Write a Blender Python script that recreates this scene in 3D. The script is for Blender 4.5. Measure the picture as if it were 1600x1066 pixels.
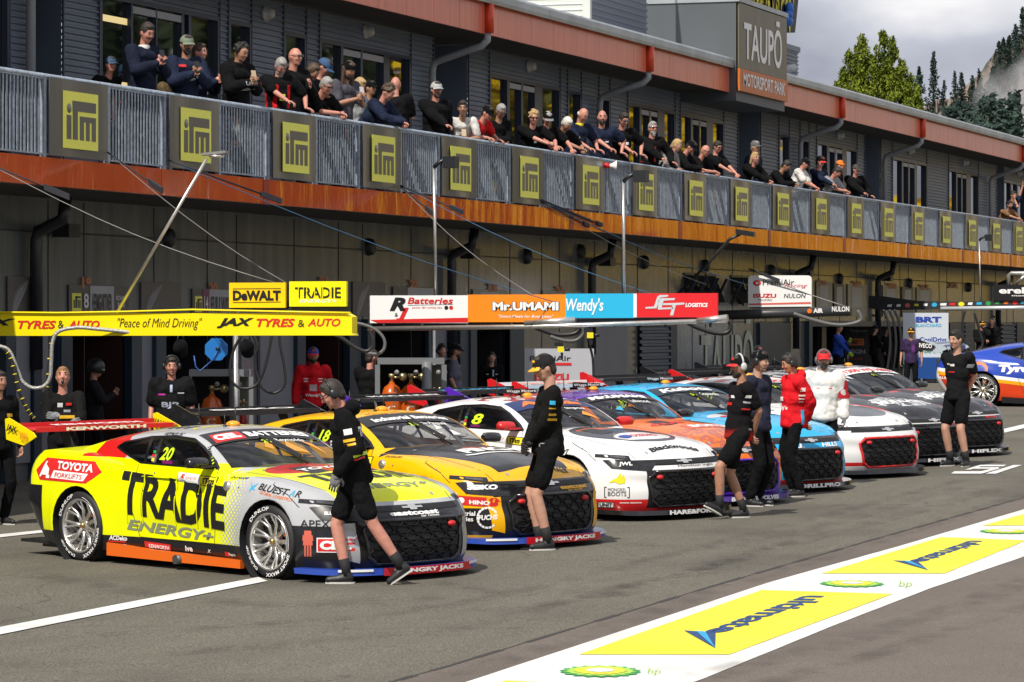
import bpy, bmesh, math, random
from mathutils import Vector, Matrix
from mathutils.bvhtree import BVHTree
random.seed(7)
R = math.radians
for o in list(bpy.data.objects): bpy.data.objects.remove(o)
SC = bpy.context.scene
COL = SC.collection
# ---------------- camera (level, 124 mm lens, small vertical shift) ----------------
F, PX, HY = 5500.0, 800.0, 506.6
TH = math.atan2(1853, F)
FW = Vector((math.cos(TH), math.sin(TH), 0)); RT = Vector((math.sin(TH), -math.cos(TH), 0)); UP = Vector((0, 0, 1))
CAMZ, SLOPE = 2.8, 0.01575
cam_d = bpy.data.cameras.new('camera'); cam = bpy.data.objects.new('camera', cam_d); COL.objects.link(cam)
cam.location = (0, 0, CAMZ); cam.rotation_euler = (R(90), 0, TH - R(90))
cam_d.sensor_width = 36; cam_d.lens = 36 * F / 1600; cam_d.shift_y = -(533 - HY) / 1600
cam_d.clip_start = 0.5; cam_d.clip_end = 6000
SC.camera = cam
# ---------------- world: Nishita sky with broken cloud ----------------
SUNV = Vector((-0.80, 0.10, 0.92)).normalized()
sun_el = math.asin(SUNV.z); sun_az = math.atan2(SUNV.y, SUNV.x)
w = bpy.data.worlds.new('World'); SC.world = w; w.use_nodes = True
nt = w.node_tree; N = nt.nodes; L = nt.links; N.clear()
out = N.new('ShaderNodeOutputWorld'); bg = N.new('ShaderNodeBackground'); bg2 = N.new('ShaderNodeBackground')
sky = N.new('ShaderNodeTexSky'); sky.sky_type = 'NISHITA'; sky.sun_disc = False
sky.sun_elevation = sun_el; sky.sun_rotation = math.pi / 2 - sun_az; sky.altitude = 400; sky.dust_density = 1.5
L.new(sky.outputs[0], bg.inputs[0]); bg.inputs[1].default_value = 0.085
tc = N.new('ShaderNodeTexCoord'); mp = N.new('ShaderNodeMapping'); mp.inputs['Scale'].default_value = (1, 1, 2.2); mp.inputs['Location'].default_value = (-1.2, .4, .6)
n1 = N.new('ShaderNodeTexNoise'); n1.inputs['Scale'].default_value = 5.2; n1.inputs['Detail'].default_value = 7; n1.inputs['Roughness'].default_value = .48
n2 = N.new('ShaderNodeTexNoise'); n2.inputs['Scale'].default_value = 9.5; n2.inputs['Detail'].default_value = 6; n2.inputs['Roughness'].default_value = .45
L.new(tc.outputs['Generated'], mp.inputs[0]); L.new(mp.outputs[0], n1.inputs[0]); L.new(mp.outputs[0], n2.inputs[0])
rc = N.new('ShaderNodeValToRGB'); rc.color_ramp.elements[0].position = .22; rc.color_ramp.elements[1].position = .40
L.new(n1.outputs[0], rc.inputs[0])
cr = N.new('ShaderNodeValToRGB'); e = cr.color_ramp.elements
e[0].position = .34; e[0].color = (.27, .29, .36, 1); e[1].position = .62; e[1].color = (.86, .85, .86, 1)
m_ = e.new(.5); m_.color = (.50, .52, .59, 1)
L.new(n2.outputs[0], cr.inputs[0]); L.new(cr.outputs[0], bg2.inputs[0]); bg2.inputs[1].default_value = 1.06
mx = N.new('ShaderNodeMixShader'); L.new(rc.outputs[0], mx.inputs[0]); L.new(bg.outputs[0], mx.inputs[1]); L.new(bg2.outputs[0], mx.inputs[2])
L.new(mx.outputs[0], out.inputs[0])
sd = bpy.data.lights.new('sun', 'SUN'); sd.energy = 4.6; sd.angle = R(.5); sd.color = (1, .94, .84)
so = bpy.data.objects.new('sun', sd); COL.objects.link(so); so.rotation_euler = SUNV.to_track_quat('Z', 'Y').to_euler()
SC.view_settings.view_transform = 'Standard'; SC.view_settings.look = 'None'; SC.view_settings.exposure = 0.1; SC.view_settings.gamma = 1
SC.render.engine = 'CYCLES'
SC.cycles.max_bounces = 5; SC.cycles.diffuse_bounces = 2; SC.cycles.glossy_bounces = 3; SC.cycles.transmission_bounces = 4; SC.cycles.transparent_max_bounces = 12
SC.cycles.use_denoising = True

# ---------------- mapping from the surveyed photograph to places in the world ----------------
def G(x, y): return SLOPE * (FW.x * x + FW.y * y)
def gp(px, py):
    d = CAMZ * F / (py - 420.0); p = FW * d + RT * ((px - PX) / F * d); return Vector((p.x, p.y, G(p.x, p.y)))
def onY(px, py, Y):
    u = (px - PX) / F; d = Y / (RT.y * u + FW.y); p = FW * d + RT * (u * d); return Vector((p.x, Y, CAMZ - (py - HY) / F * d))
def XY(px, Y): return onY(px, 500, Y).x
def atd(px, py, d): p = FW * d + RT * ((px - PX) / F * d); return Vector((p.x, p.y, CAMZ - (py - HY) / F * d))

# ---------------- materials ----------------
MATS = {}
def mat(name, col, rough=.5, metal=0., noise=0., nsc=6., bump=0., coat=0., spec=.5, col2=None, emit=0., alpha=1., rnoise=0., stretch=None, bdist=.02, ior=None):
    if name in MATS: return MATS[name]
    m = bpy.data.materials.new(name); m.use_nodes = True; nt = m.node_tree; b = nt.nodes['Principled BSDF']
    c4 = (col[0], col[1], col[2], 1); b.inputs['Base Color'].default_value = c4
    b.inputs['Roughness'].default_value = rough; b.inputs['Metallic'].default_value = metal
    b.inputs['Specular IOR Level'].default_value = spec; b.inputs['Coat Weight'].default_value = coat; b.inputs['Coat Roughness'].default_value = .04
    if ior: b.inputs['IOR'].default_value = ior
    if alpha < 1: b.inputs['Alpha'].default_value = alpha
    if emit: b.inputs['Emission Color'].default_value = c4; b.inputs['Emission Strength'].default_value = emit
    if noise or bump or rnoise:
        t = nt.nodes.new('ShaderNodeTexCoord'); nz = nt.nodes.new('ShaderNodeTexNoise'); nz.inputs['Scale'].default_value = nsc; nz.inputs['Detail'].default_value = 6
        src = t.outputs['Object']
        if stretch:
            mp = nt.nodes.new('ShaderNodeMapping'); mp.inputs['Scale'].default_value = stretch; nt.links.new(src, mp.inputs[0]); src = mp.outputs[0]
        nt.links.new(src, nz.inputs['Vector'])
        if noise:
            r = nt.nodes.new('ShaderNodeValToRGB'); c2 = col2 or tuple(max(0, c * (1 - noise)) for c in col); c1 = col if col2 else tuple(min(1, c * (1 + noise)) for c in col)
            r.color_ramp.elements[0].color = (*c2, 1); r.color_ramp.elements[1].color = (*c1, 1)
            r.color_ramp.elements[0].position = .32; r.color_ramp.elements[1].position = .68
            nt.links.new(nz.outputs[0], r.inputs[0]); nt.links.new(r.outputs[0], b.inputs['Base Color'])
        if rnoise:
            mr = nt.nodes.new('ShaderNodeMapRange'); mr.inputs[3].default_value = max(0, rough - rnoise); mr.inputs[4].default_value = rough + rnoise
            nt.links.new(nz.outputs[0], mr.inputs[0]); nt.links.new(mr.outputs[0], b.inputs['Roughness'])
        if bump:
            bp = nt.nodes.new('ShaderNodeBump'); bp.inputs['Strength'].default_value = bump; bp.inputs['Distance'].default_value = bdist
            nt.links.new(nz.outputs[0], bp.inputs['Height']); nt.links.new(bp.outputs[0], b.inputs['Normal'])
    MATS[name] = m; return m
WHITE = mat('white_print', (.82, .82, .81), .45); BLACK = mat('black_print', (.012, .012, .013), .4); YEL = mat('yellow_print', (.80, .68, .02), .45)
RED = mat('red_print', (.62, .02, .02), .4); BLUE = mat('blue_print', (.02, .05, .32), .4); GREYP = mat('grey_print', (.30, .31, .33), .4)
LBLUE = mat('sky_blue_print', (.03, .40, .68), .4); ORANGE = mat('orange_print', (.75, .17, .015), .4); LIME = mat('lime_print', (.55, .75, .02), .4)
GREEN = mat('green_print', (.02, .30, .06), .5); NAVY = mat('navy_print', (.01, .025, .12), .4); BLKRUB = mat('black_rubber', (.018, .018, .018), .7, bump=.2, nsc=40)
STEEL = mat('galvanised_steel', (.34, .40, .48), .4, .35, noise=.25, nsc=14); SILVER = mat('brushed_silver', (.62, .60, .56), .3, .85, noise=.1, nsc=20)
DARK = mat('dark_void', (.010, .010, .012), .9); DKMETAL = mat('black_painted_metal', (.015, .017, .02), .35)

# ---------------- objects ----------------
def link(o, parent=None):
    COL.objects.link(o)
    if parent is not None: o.parent = parent
    return o
def tag(o, label=None, cat=None, group=None, kind=None):
    if label: o['label'] = label
    if cat: o['category'] = cat
    if group: o['group'] = group
    if kind: o['kind'] = kind
    return o
def empty(name, loc=(0, 0, 0), rz=0, label=None, cat=None, group=None):
    o = bpy.data.objects.new(name, None); COL.objects.link(o); o.location = loc; o.rotation_euler = (0, 0, rz); o.empty_display_size = .1
    tag(o, label, cat, group); return o
def gid(ms): return ms if isinstance(ms, (list, tuple)) else [ms]
class MB:
    def __init__(s): s.v = []; s.f = []; s.m = []; s.sm = []
    def add(s, vs, fs, mi=0, smooth=False):
        b = len(s.v); s.v += [tuple(v) for v in vs]
        for f in fs: s.f.append(tuple(i + b for i in f)); s.m.append(mi); s.sm.append(smooth)
    def box(s, a, b, mi=0):
        x0, y0, z0 = [min(p, q) for p, q in zip(a, b)]; x1, y1, z1 = [max(p, q) for p, q in zip(a, b)]
        s.add([(x0, y0, z0), (x1, y0, z0), (x1, y1, z0), (x0, y1, z0), (x0, y0, z1), (x1, y0, z1), (x1, y1, z1), (x0, y1, z1)],
              [(0, 3, 2, 1), (4, 5, 6, 7), (0, 1, 5, 4), (1, 2, 6, 5), (2, 3, 7, 6), (3, 0, 4, 7)], mi)
    def obox(s, c, ax, ay, az, mi=0):
        c = Vector(c); ax = Vector(ax); ay = Vector(ay); az = Vector(az); vs = []
        for k in (-1, 1):
            for i, j in ((-1, -1), (1, -1), (1, 1), (-1, 1)): vs.append(c + ax * i + ay * j + az * k)
        s.add(vs, [(0, 3, 2, 1), (4, 5, 6, 7), (0, 1, 5, 4), (1, 2, 6, 5), (2, 3, 7, 6), (3, 0, 4, 7)], mi)
    def tube(s, pts, r, n=8, mi=0, caps=True):
        pts = [Vector(p) for p in pts]; rs = r if isinstance(r, (list, tuple)) else [r] * len(pts)
        rings = []; up = Vector((0, 0, 1)); b0 = len(s.v); prev = None
        for i, p in enumerate(pts):
            t = (pts[min(i + 1, len(pts) - 1)] - pts[max(i - 1, 0)])
            t = t.normalized() if t.length > 1e-9 else Vector((0, 0, 1))
            if prev is None:
                a = t.cross(up) if abs(t.z) < .95 else t.cross(Vector((1, 0, 0)))
            else: a = prev - t * prev.dot(t)
            a.normalize(); prev = a; b = t.cross(a)
            for k in range(n):
                an = 2 * math.pi * k / n; s.v.append(tuple(p + (a * math.cos(an) + b * math.sin(an)) * rs[i]))
        for i in range(len(pts) - 1):
            for k in range(n):
                s.f.append((b0 + i * n + k, b0 + i * n + (k + 1) % n, b0 + (i + 1) * n + (k + 1) % n, b0 + (i + 1) * n + k)); s.m.append(mi); s.sm.append(True)
        if caps:
            s.f.append(tuple(b0 + k for k in range(n))[::-1]); s.m.append(mi); s.sm.append(False)
            s.f.append(tuple(b0 + (len(pts) - 1) * n + k for k in range(n))); s.m.append(mi); s.sm.append(False)
    def ell(s, c, rad, nu=12, nv=8, mi=0, M=None):
        c = Vector(c); vs = []; fs = []
        for j in range(nv + 1):
            ph = math.pi * j / nv
            for i in range(nu):
                an = 2 * math.pi * i / nu; p = Vector((rad[0] * math.sin(ph) * math.cos(an), rad[1] * math.sin(ph) * math.sin(an), rad[2] * math.cos(ph)))
                if M is not None: p = M @ p
                vs.append(c + p)
        for j in range(nv):
            for i in range(nu): fs.append((j * nu + i, (j + 1) * nu + i, (j + 1) * nu + (i + 1) % nu, j * nu + (i + 1) % nu))
        s.add(vs, fs, mi, True)
    def lathe(s, prof, c=(0, 0, 0), axis='y', n=32, mi=0, smooth=True):
        vs = []; fs = []; c = Vector(c)
        for (r, h) in prof:
            for i in range(n):
                a = 2 * math.pi * i / n; p = {'y': (r * math.cos(a), h, r * math.sin(a)), 'z': (r * math.cos(a), r * math.sin(a), h), 'x': (h, r * math.cos(a), r * math.sin(a))}[axis]
                vs.append(c + Vector(p))
        for j in range(len(prof) - 1):
            for i in range(n): fs.append((j * n + i, j * n + (i + 1) % n, (j + 1) * n + (i + 1) % n, (j + 1) * n + i))
        s.add(vs, fs, mi, smooth)
    def prism(s, poly, o, ex, ey, th, mi=0):
        o = Vector(o); ex = Vector(ex); ey = Vector(ey); n = ex.cross(ey).normalized(); k = len(poly)
        a = [o + ex * p[0] + ey * p[1] for p in poly]; b = [p - n * th for p in a]
        s.add(a + b, [tuple(range(k)), tuple(range(k, 2 * k))[::-1]] + [((i + 1) % k, i, k + i, k + (i + 1) % k) for i in range(k)], mi)
    def quad(s, a, b, c, d, mi=0): s.add([a, b, c, d], [(0, 1, 2, 3)], mi)
    def mesh(s, name, mats):
        me = bpy.data.meshes.new(name); me.from_pydata(s.v, [], s.f)
        for m in gid(mats): me.materials.append(m)
        me.polygons.foreach_set('material_index', s.m); me.polygons.foreach_set('use_smooth', s.sm); me.update(); return me
    def build_each(s, name, mats, parent=None):
        """one object for every separate piece"""
        me = s.mesh(name, mats); out = [link(bpy.data.objects.new(name, q), parent) for q in islands(me)]; return out
    def build(s, name, mats, parent=None, **kw):
        o = bpy.data.objects.new(name, s.mesh(name, mats)); link(o, parent); tag(o, **kw); return o

def islands(me):
    par = list(range(len(me.vertices)))
    def find(a):
        while par[a] != a: par[a] = par[par[a]]; a = par[a]
        return a
    for p in me.polygons:
        v = list(p.vertices)
        for q in v[1:]: par[find(q)] = find(v[0])
    grp = {}
    for p in me.polygons: grp.setdefault(find(p.vertices[0]), []).append(p)
    out = []
    for ps in grp.values():
        idx = {}; vs = []; fs = []
        for p in ps:
            f = []
            for v in p.vertices:
                if v not in idx: idx[v] = len(vs); vs.append(tuple(me.vertices[v].co))
                f.append(idx[v])
            fs.append(f)
        m2 = bpy.data.meshes.new(me.name); m2.from_pydata(vs, [], fs)
        for m in me.materials: m2.materials.append(m)
        m2.polygons.foreach_set('material_index', [p.material_index for p in ps]); m2.polygons.foreach_set('use_smooth', [p.use_smooth for p in ps]); m2.update(); out.append(m2)
    return out
TMP = bpy.data.scenes.new('work')
def evaluated(o):
    """mesh of an object after its modifiers, worked out in a small side scene"""
    TMP.collection.objects.link(o); vl = TMP.view_layers[0]; vl.update(); dg = vl.depsgraph; dg.update()
    me = bpy.data.meshes.new_from_object(o.evaluated_get(dg)); TMP.collection.objects.unlink(o); return me
_tc = {}
def text2d(t, bold=0., shear=0., spacing=1.):
    """glyph outlines of a word as 2-D points and faces, box scaled to 1 x 1 plus its aspect"""
    k = (t, bold, shear, spacing)
    if k in _tc: return _tc[k]
    cu = bpy.data.curves.new('t', 'FONT'); cu.body = t; cu.offset = bold; cu.shear = shear; cu.space_character = spacing; cu.resolution_u = 3; cu.fill_mode = 'FRONT'
    cu.size = 1; cu.align_x = 'LEFT'
    o = bpy.data.objects.new('t', cu); me = evaluated(o)
    vs = [(v.co.x, v.co.y) for v in me.vertices]; fs = [tuple(p.vertices) for p in me.polygons]
    bpy.data.objects.remove(o); bpy.data.curves.remove(cu); bpy.data.meshes.remove(me)
    if not vs: vs = [(0, 0), (1, 0), (1, 1)]; fs = []
    x0 = min(v[0] for v in vs); x1 = max(v[0] for v in vs); y0 = min(v[1] for v in vs); y1 = max(v[1] for v in vs)
    vs = [((v[0] - x0) / (x1 - x0 + 1e-9), (v[1] - y0) / (y1 - y0 + 1e-9)) for v in vs]
    _tc[k] = (vs, fs, (x1 - x0) / (y1 - y0 + 1e-9)); return _tc[k]
def put_text(mb, t, o, ex, ey, mi=0, bold=0.02, shear=0., lift=.004, spacing=1.):
    """ex, ey: full width / height vectors of the word's box"""
    vs, fs, a = text2d(t, bold, shear, spacing); o = Vector(o); ex = Vector(ex); ey = Vector(ey); n = ex.cross(ey).normalized() * lift
    mb.add([o + ex * v[0] + ey * v[1] + n for v in vs], fs, mi)
# ================= ground =================
gm = bpy.data.materials.new('apron_concrete'); gm.use_nodes = True
def ground_mat(m, c1, c2, c3, fine=90, crack=True, streak=(.25, 1.2, 1)):
    nt = m.node_tree; N = nt.nodes; L = nt.links; b = N['Principled BSDF']; b.inputs['Roughness'].default_value = .9; b.inputs['Specular IOR Level'].default_value = .25
    t = N.new('ShaderNodeTexCoord'); mp = N.new('ShaderNodeMapping'); mp.inputs['Rotation'].default_value = (0, 0, R(25)); mp.inputs['Scale'].default_value = streak
    L.new(t.outputs['Object'], mp.inputs[0])
    a = N.new('ShaderNodeTexNoise'); a.inputs['Scale'].default_value = 1.1; a.inputs['Detail'].default_value = 9; a.inputs['Roughness'].default_value = .72; L.new(mp.outputs[0], a.inputs['Vector'])
    f = N.new('ShaderNodeTexNoise'); f.inputs['Scale'].default_value = fine; f.inputs['Detail'].default_value = 2; L.new(t.outputs['Object'], f.inputs['Vector'])
    r = N.new('ShaderNodeValToRGB'); e = r.color_ramp.elements; e[0].position = .3; e[0].color = (*c2, 1); e[1].position = .7; e[1].color = (*c1, 1); L.new(a.outputs[0], r.inputs[0])
    r2 = N.new('ShaderNodeValToRGB'); e = r2.color_ramp.elements; e[0].position = .35; e[0].color = (.38, .38, .38, 1); e[1].position = .66; e[1].color = (1.42, 1.42, 1.40, 1); L.new(f.outputs[0], r2.inputs[0])
    mu = N.new('ShaderNodeMix'); mu.data_type = 'RGBA'; mu.blend_type = 'MULTIPLY'; mu.inputs[0].default_value = .8; L.new(r.outputs[0], mu.inputs[6]); L.new(r2.outputs[0], mu.inputs[7])
    # darker stains and tyre scuffs
    s = N.new('ShaderNodeTexNoise'); s.inputs['Scale'].default_value = .35; s.inputs['Detail'].default_value = 5; L.new(t.outputs['Object'], s.inputs['Vector'])
    rs = N.new('ShaderNodeValToRGB'); e = rs.color_ramp.elements; e[0].position = .36; e[0].color = (1, 1, 1, 1); e[1].position = .5; e[1].color = (0, 0, 0, 1); L.new(s.outputs[0], rs.inputs[0])
    m2 = N.new('ShaderNodeMix'); m2.data_type = 'RGBA'; m2.inputs[7].default_value = (*c3, 1); sc = N.new('ShaderNodeMath'); sc.operation = 'MULTIPLY'; sc.inputs[1].default_value = .45
    L.new(rs.outputs[0], sc.inputs[0]); L.new(sc.outputs[0], m2.inputs[0]); L.new(mu.outputs[2], m2.inputs[6]); last = m2.outputs[2]
    if crack:
        v = N.new('ShaderNodeTexVoronoi'); v.feature = 'DISTANCE_TO_EDGE'; v.inputs['Scale'].default_value = .16
        wn = N.new('ShaderNodeTexNoise'); wn.inputs['Scale'].default_value = .9; wn.inputs['Detail'].default_value = 8; L.new(t.outputs['Object'], wn.inputs['Vector'])
        va = N.new('ShaderNodeVectorMath'); va.operation = 'MULTIPLY_ADD'; va.inputs[1].default_value = (1.4, 1.4, 0); L.new(wn.outputs['Color'], va.inputs[0]); L.new(t.outputs['Object'], va.inputs[2]); L.new(va.outputs[0], v.inputs['Vector'])
        lt = N.new('ShaderNodeMapRange'); lt.inputs[1].default_value = 0; lt.inputs[2].default_value = .0022; lt.inputs[3].default_value = .55; lt.inputs[4].default_value = 0; L.new(v.outputs['Distance'], lt.inputs[0])
        m3 = N.new('ShaderNodeMix'); m3.data_type = 'RGBA'; m3.inputs[7].default_value = (.03, .028, .026, 1); L.new(lt.outputs[0], m3.inputs[0]); L.new(last, m3.inputs[6]); last = m3.outputs[2]
    L.new(last, b.inputs['Base Color'])
    bp = N.new('ShaderNodeBump'); bp.inputs['Strength'].default_value = .35; bp.inputs['Distance'].default_value = .01; L.new(f.outputs[0], bp.inputs['Height']); L.new(bp.outputs[0], b.inputs['Normal'])
ground_mat(gm, (.160, .148, .121), (.122, .113, .092), (.07, .066, .055), 60)
am = bpy.data.materials.new('pit_lane_asphalt'); am.use_nodes = True
ground_mat(am, (.172, .146, .126), (.145, .122, .106), (.10, .088, .078), 110, False, (1, 1, 1))
def sheet(pts, lift, nx=1):
    return [Vector((p[0], p[1], G(p[0], p[1]) + lift)) for p in pts]
mb = MB(); xs = [-60, 0, 30, 60, 100, 150, 220, 400, 700, 1100]; ys = [-300, -150, -60, -20, 0, 12, 21, 40, 100, 300, 700]
for i in range(len(xs) - 1):
    for j in range(len(ys) - 1):
        q = [(xs[i], ys[j]), (xs[i + 1], ys[j]), (xs[i + 1], ys[j + 1]), (xs[i], ys[j + 1])]
        mb.add([(a, b, min(G(a, b), 3.2)) for a, b in q], [(0, 1, 2, 3)])
mb.build('ground', gm, kind='structure')
# pit lane asphalt strip: everything on the near side of the seam
seam = [gp(-400, 1330), gp(350, 1140), gp(700, 1042), gp(1116, 916), gp(1350, 848), gp(1500, 806), gp(1600, 778), gp(1750, 738)]
mb = MB(); near = [gp(2300, 3000), gp(2300, 3000)]
far = [Vector((p.x + 5, p.y - 30, 0)) for p in seam]; far = [Vector((p.x, p.y, G(p.x, p.y))) for p in far]
sl = [p + UP * .004 for p in seam]; fl = [p + UP * .004 for p in far]
mb.add(sl + fl, [(i, i + len(sl), i + 1 + len(sl), i + 1) for i in range(len(sl) - 1)])
mb.build('pit_lane', am, kind='structure')
# tar seam
mb = MB()
for a, b in zip(seam[:-1], seam[1:]):
    k = 12
    for i in range(k):
        p = a.lerp(b, i / k); q = a.lerp(b, (i + 1) / k); wv = Vector((.01, .02 + .012 * math.sin(i * 2.3), 0))
        mb.quad(p - wv + UP * .006, q - wv + UP * .006, q + wv + UP * .006, p + wv + UP * .006)
mb.build('pavement_joint', mat('tar', (.035, .032, .03), .8), kind='structure')
PW = mat('road_paint_white', (.80, .80, .80), .6, noise=.2, nsc=1.6, col2=(.60, .59, .57), bump=.3, bdist=.004); PY = mat('road_paint_yellow', (.88, .80, .01), .55, noise=.2, nsc=1.3, col2=(.72, .62, .03), bump=.3, bdist=.004)
PB = mat('road_paint_blue', (.01, .05, .17), .6); PBL = mat('road_paint_light_blue', (.02, .33, .62), .6); PG = mat('road_paint_green', (.03, .33, .08), .6, noise=.2, nsc=9); PLG = mat('road_paint_light_green', (.35, .62, .08), .6)
def strip_edge(tab, px):
    for (a, b), (c, d) in zip(tab[:-1], tab[1:]):
        if a <= px <= c: return b + (d - b) * (px - a) / (c - a)
    (a, b), (c, d) = (tab[0], tab[1]) if px < tab[0][0] else (tab[-2], tab[-1]); return b + (d - b) * (px - a) / (c - a)
upe = [(300, 1207), (733, 1066), (1000, 978), (1206, 910), (1400, 856), (1600, 797), (1800, 741)]
loe = [(300, 1340), (1090, 1066), (1300, 980), (1450, 922), (1600, 871), (1800, 806)]
mb = MB(); n = 30; A = [gp(300 + 1500 * i / n, strip_edge(upe, 300 + 1500 * i / n)) for i in range(n + 1)]; B = [gp(300 + 1500 * i / n, strip_edge(loe, 300 + 1500 * i / n)) for i in range(n + 1)]
A = [p + UP * .008 for p in A]; B = [p + UP * .008 for p in B]
mb.add(A + B, [(i, n + 1 + i, n + 2 + i, i + 1) for i in range(n)]); 
def gpoly(mb, pts, lift, mi=0): mb.add([gp(*p) + UP * lift for p in pts], [tuple(range(len(pts)))[::-1]], mi)
# single painted lines across the apron
gpoly(mb, [(-20, 984), (420, 902), (395, 909), (-20, 996)][:0] or [(-60, 993), (-60, 1005), (418, 909), (404, 903)], .008)
gpoly(mb, [(1375, 716), (1385, 720), (1620, 665), (1620, 659)], .008)
gpoly(mb, [(-20, 838), (-20, 843), (70, 833), (70, 829)], .008)
gpoly(mb, [(880, 640), (880, 642), (1010, 640), (1010, 638)], .008)
# numeral 5 and bar by the pit box
gpoly(mb, [(1540, 741), (1584, 727.5), (1597, 727.5), (1556, 741)], .008)
gpoly(mb, [(1486, 741), (1491, 737.5), (1539, 737.5), (1534, 741)], .008); gpoly(mb, [(1534, 741), (1528, 739), (1556, 731), (1562, 733)], .0085)
gpoly(mb, [(1516, 733.5), (1520, 731), (1562, 731), (1558, 733.5)], .009); gpoly(mb, [(1508, 735), (1530, 728), (1538, 728), (1516, 735)], .0095); gpoly(mb, [(1528, 729.8), (1532, 727.5), (1572, 727.5), (1568, 729.8)], .010)
mb.build('road_markings', PW, kind='structure')
# yellow boxes with lettering
mb = MB()
boxes = [[(905, 1025), (1140, 1025), (1395, 930), (1190, 924)], [(1284, 899), (1480, 900), (1600, 855), (1680, 828), (1590, 840), (1468, 841)][:0] or [(1284, 898), (1476, 898), (1604, 846), (1470, 841)],
         [(1535, 823), (1690, 822), (1800, 785), (1690, 779)], [(440, 1186), (720, 1186), (1010, 1076), (790, 1066)]]
for i, b in enumerate(boxes): gpoly(mb, b, .012)
def on_quad(b, u, v):   # u along the lane, v across, inside a painted box
    a = gp(*b[0]).lerp(gp(*b[3]), u); c = gp(*b[1]).lerp(gp(*b[2]), u); return a.lerp(c, v) + UP * .016
for i, b in enumerate(boxes):
    # word runs along the lane and is read from the building side
    vs, fs, asp = text2d('ultimate', .03)
    mb.add([on_quad(b, .86 - .56 * (1 - v[0]) if 0 else .30 + .62 * (1 - v[0]), .42 + .22 * (v[1])) for v in vs], [f for f in fs], 1)
    tri = [on_quad(b, *p) for p in ((.10, .62), (.30, .36), (.27, .88))]; tri2 = [p + UP * .003 for p in (tri[0], tri[1].lerp(tri[2], .30), tri[1].lerp(tri[2], .62))]
    tri = [on_quad(b, .33, .26), on_quad(b, .30, .52), on_quad(b, .08, .80)]; tri2 = [tri[0].lerp(tri[1], .38) + UP * .003, tri[0].lerp(tri[1], .68) + UP * .003, tri[2] + UP * .003]
    mb.add(tri, [(0, 1, 2)], 1); mb.add(tri2, [(0, 1, 2)], 2)
mb.build('painted_boxes', [PY, PB, PBL], kind='structure')
mb = MB()
for (cx, cy) in ((938, 1052), (1331, 914.5), (1572, 832.5)):
    sc = 15400 / (cy - 420); c = gp(cx, cy)
    rx = 66 * (cy - 420) / 632 / F * sc * 1.0
    for li, (rad, mi) in enumerate(((1, 0), (.86, 1), (.66, 2), (.36, 3))):
        k = 36; pts = []
        for i in range(k):
            a = 2 * math.pi * i / k; rr = rad * (1.0 if i % 2 else .86)
            pts.append(c + RT * (rr * rx * math.cos(a)) + FW * (rr * rx * 1.25 * math.sin(a)) + Vector((0, 0, 0)))
        pts = [Vector((p.x, p.y, G(p.x, p.y) + .014 + li * .003)) for p in pts]; mb.add(pts, [tuple(range(k))], mi)
    put_text(mb, 'bp', gp(cx + 72, cy + 7) + UP * .016, gp(cx + 92, cy + 7) - gp(cx + 72, cy + 7), (gp(cx + 76, cy - 5) - gp(cx + 72, cy + 7)), 1, -.015, lift=.001)
mb.build('painted_emblems', [PG, PLG, PY, PW], kind='structure')

# the same strip carries on down the lane beyond the picture
far_ = MB(); fy = MB(); sd_ = Vector((1, 0, 0)); a0 = gp(1800, 741); b0 = gp(1800, 806)
def strip_pt(t, v): p = a0.lerp(b0, v) + sd_ * t; return Vector((p.x, p.y, G(p.x, p.y)))
far_.add([strip_pt(t, v) + UP * .008 for t in (0, 120) for v in (0, 1)], [(0, 1, 3, 2)]); far_.build('road_markings', PW, kind='structure')
for i in range(9): fy.add([strip_pt(2 + i * 13 + s_, v) + UP * .012 for s_, v in ((0, .14), (1.5, .86), (10.5, .86), (9, .14))], [(0, 1, 2, 3)])
fy.build('painted_boxes', PY, kind='structure')
# rubber laid down by cars turning in and out of their bays, and patched tar
RUB = mat('rubber_marks', (.03, .028, .027), .8); nt = RUB.node_tree; nz = nt.nodes.new('ShaderNodeTexNoise'); nz.inputs['Scale'].default_value = 3.5; nz.inputs['Detail'].default_value = 8; t = nt.nodes.new('ShaderNodeTexCoord'); nt.links.new(t.outputs['Object'], nz.inputs['Vector'])
mr = nt.nodes.new('ShaderNodeMapRange'); mr.inputs[1].default_value = .42; mr.inputs[2].default_value = .72; mr.inputs[3].default_value = 0; mr.inputs[4].default_value = .26; nt.links.new(nz.outputs[0], mr.inputs[0]); nt.links.new(mr.outputs[0], nt.nodes['Principled BSDF'].inputs['Alpha'])
mb = MB(); rnd = random.Random(21)
def mark(P, w_, li):
    Q = [gp(*p) for p in P]; R_ = []
    for i in range(len(Q) - 1):
        for k in range(8): R_.append(Q[i].lerp(Q[i + 1], k / 8))
    R_.append(Q[-1])
    for _ in range(3): R_ = [R_[0]] + [(R_[i - 1] + R_[i] * 2 + R_[i + 1]) / 4 for i in range(1, len(R_) - 1)] + [R_[-1]]
    vs = []
    for i, p in enumerate(R_): d = (R_[min(i + 1, len(R_) - 1)] - R_[max(0, i - 1)]).normalized(); n = Vector((-d.y, d.x, 0)) * w_; a, b = p - n, p + n; vs += [Vector((q.x, q.y, G(q.x, q.y) + .019 + li * .0006)) for q in (a, b)]
    mb.add(vs, [(2 * i, 2 * i + 1, 2 * i + 3, 2 * i + 2) for i in range(len(R_) - 1)])
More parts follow.
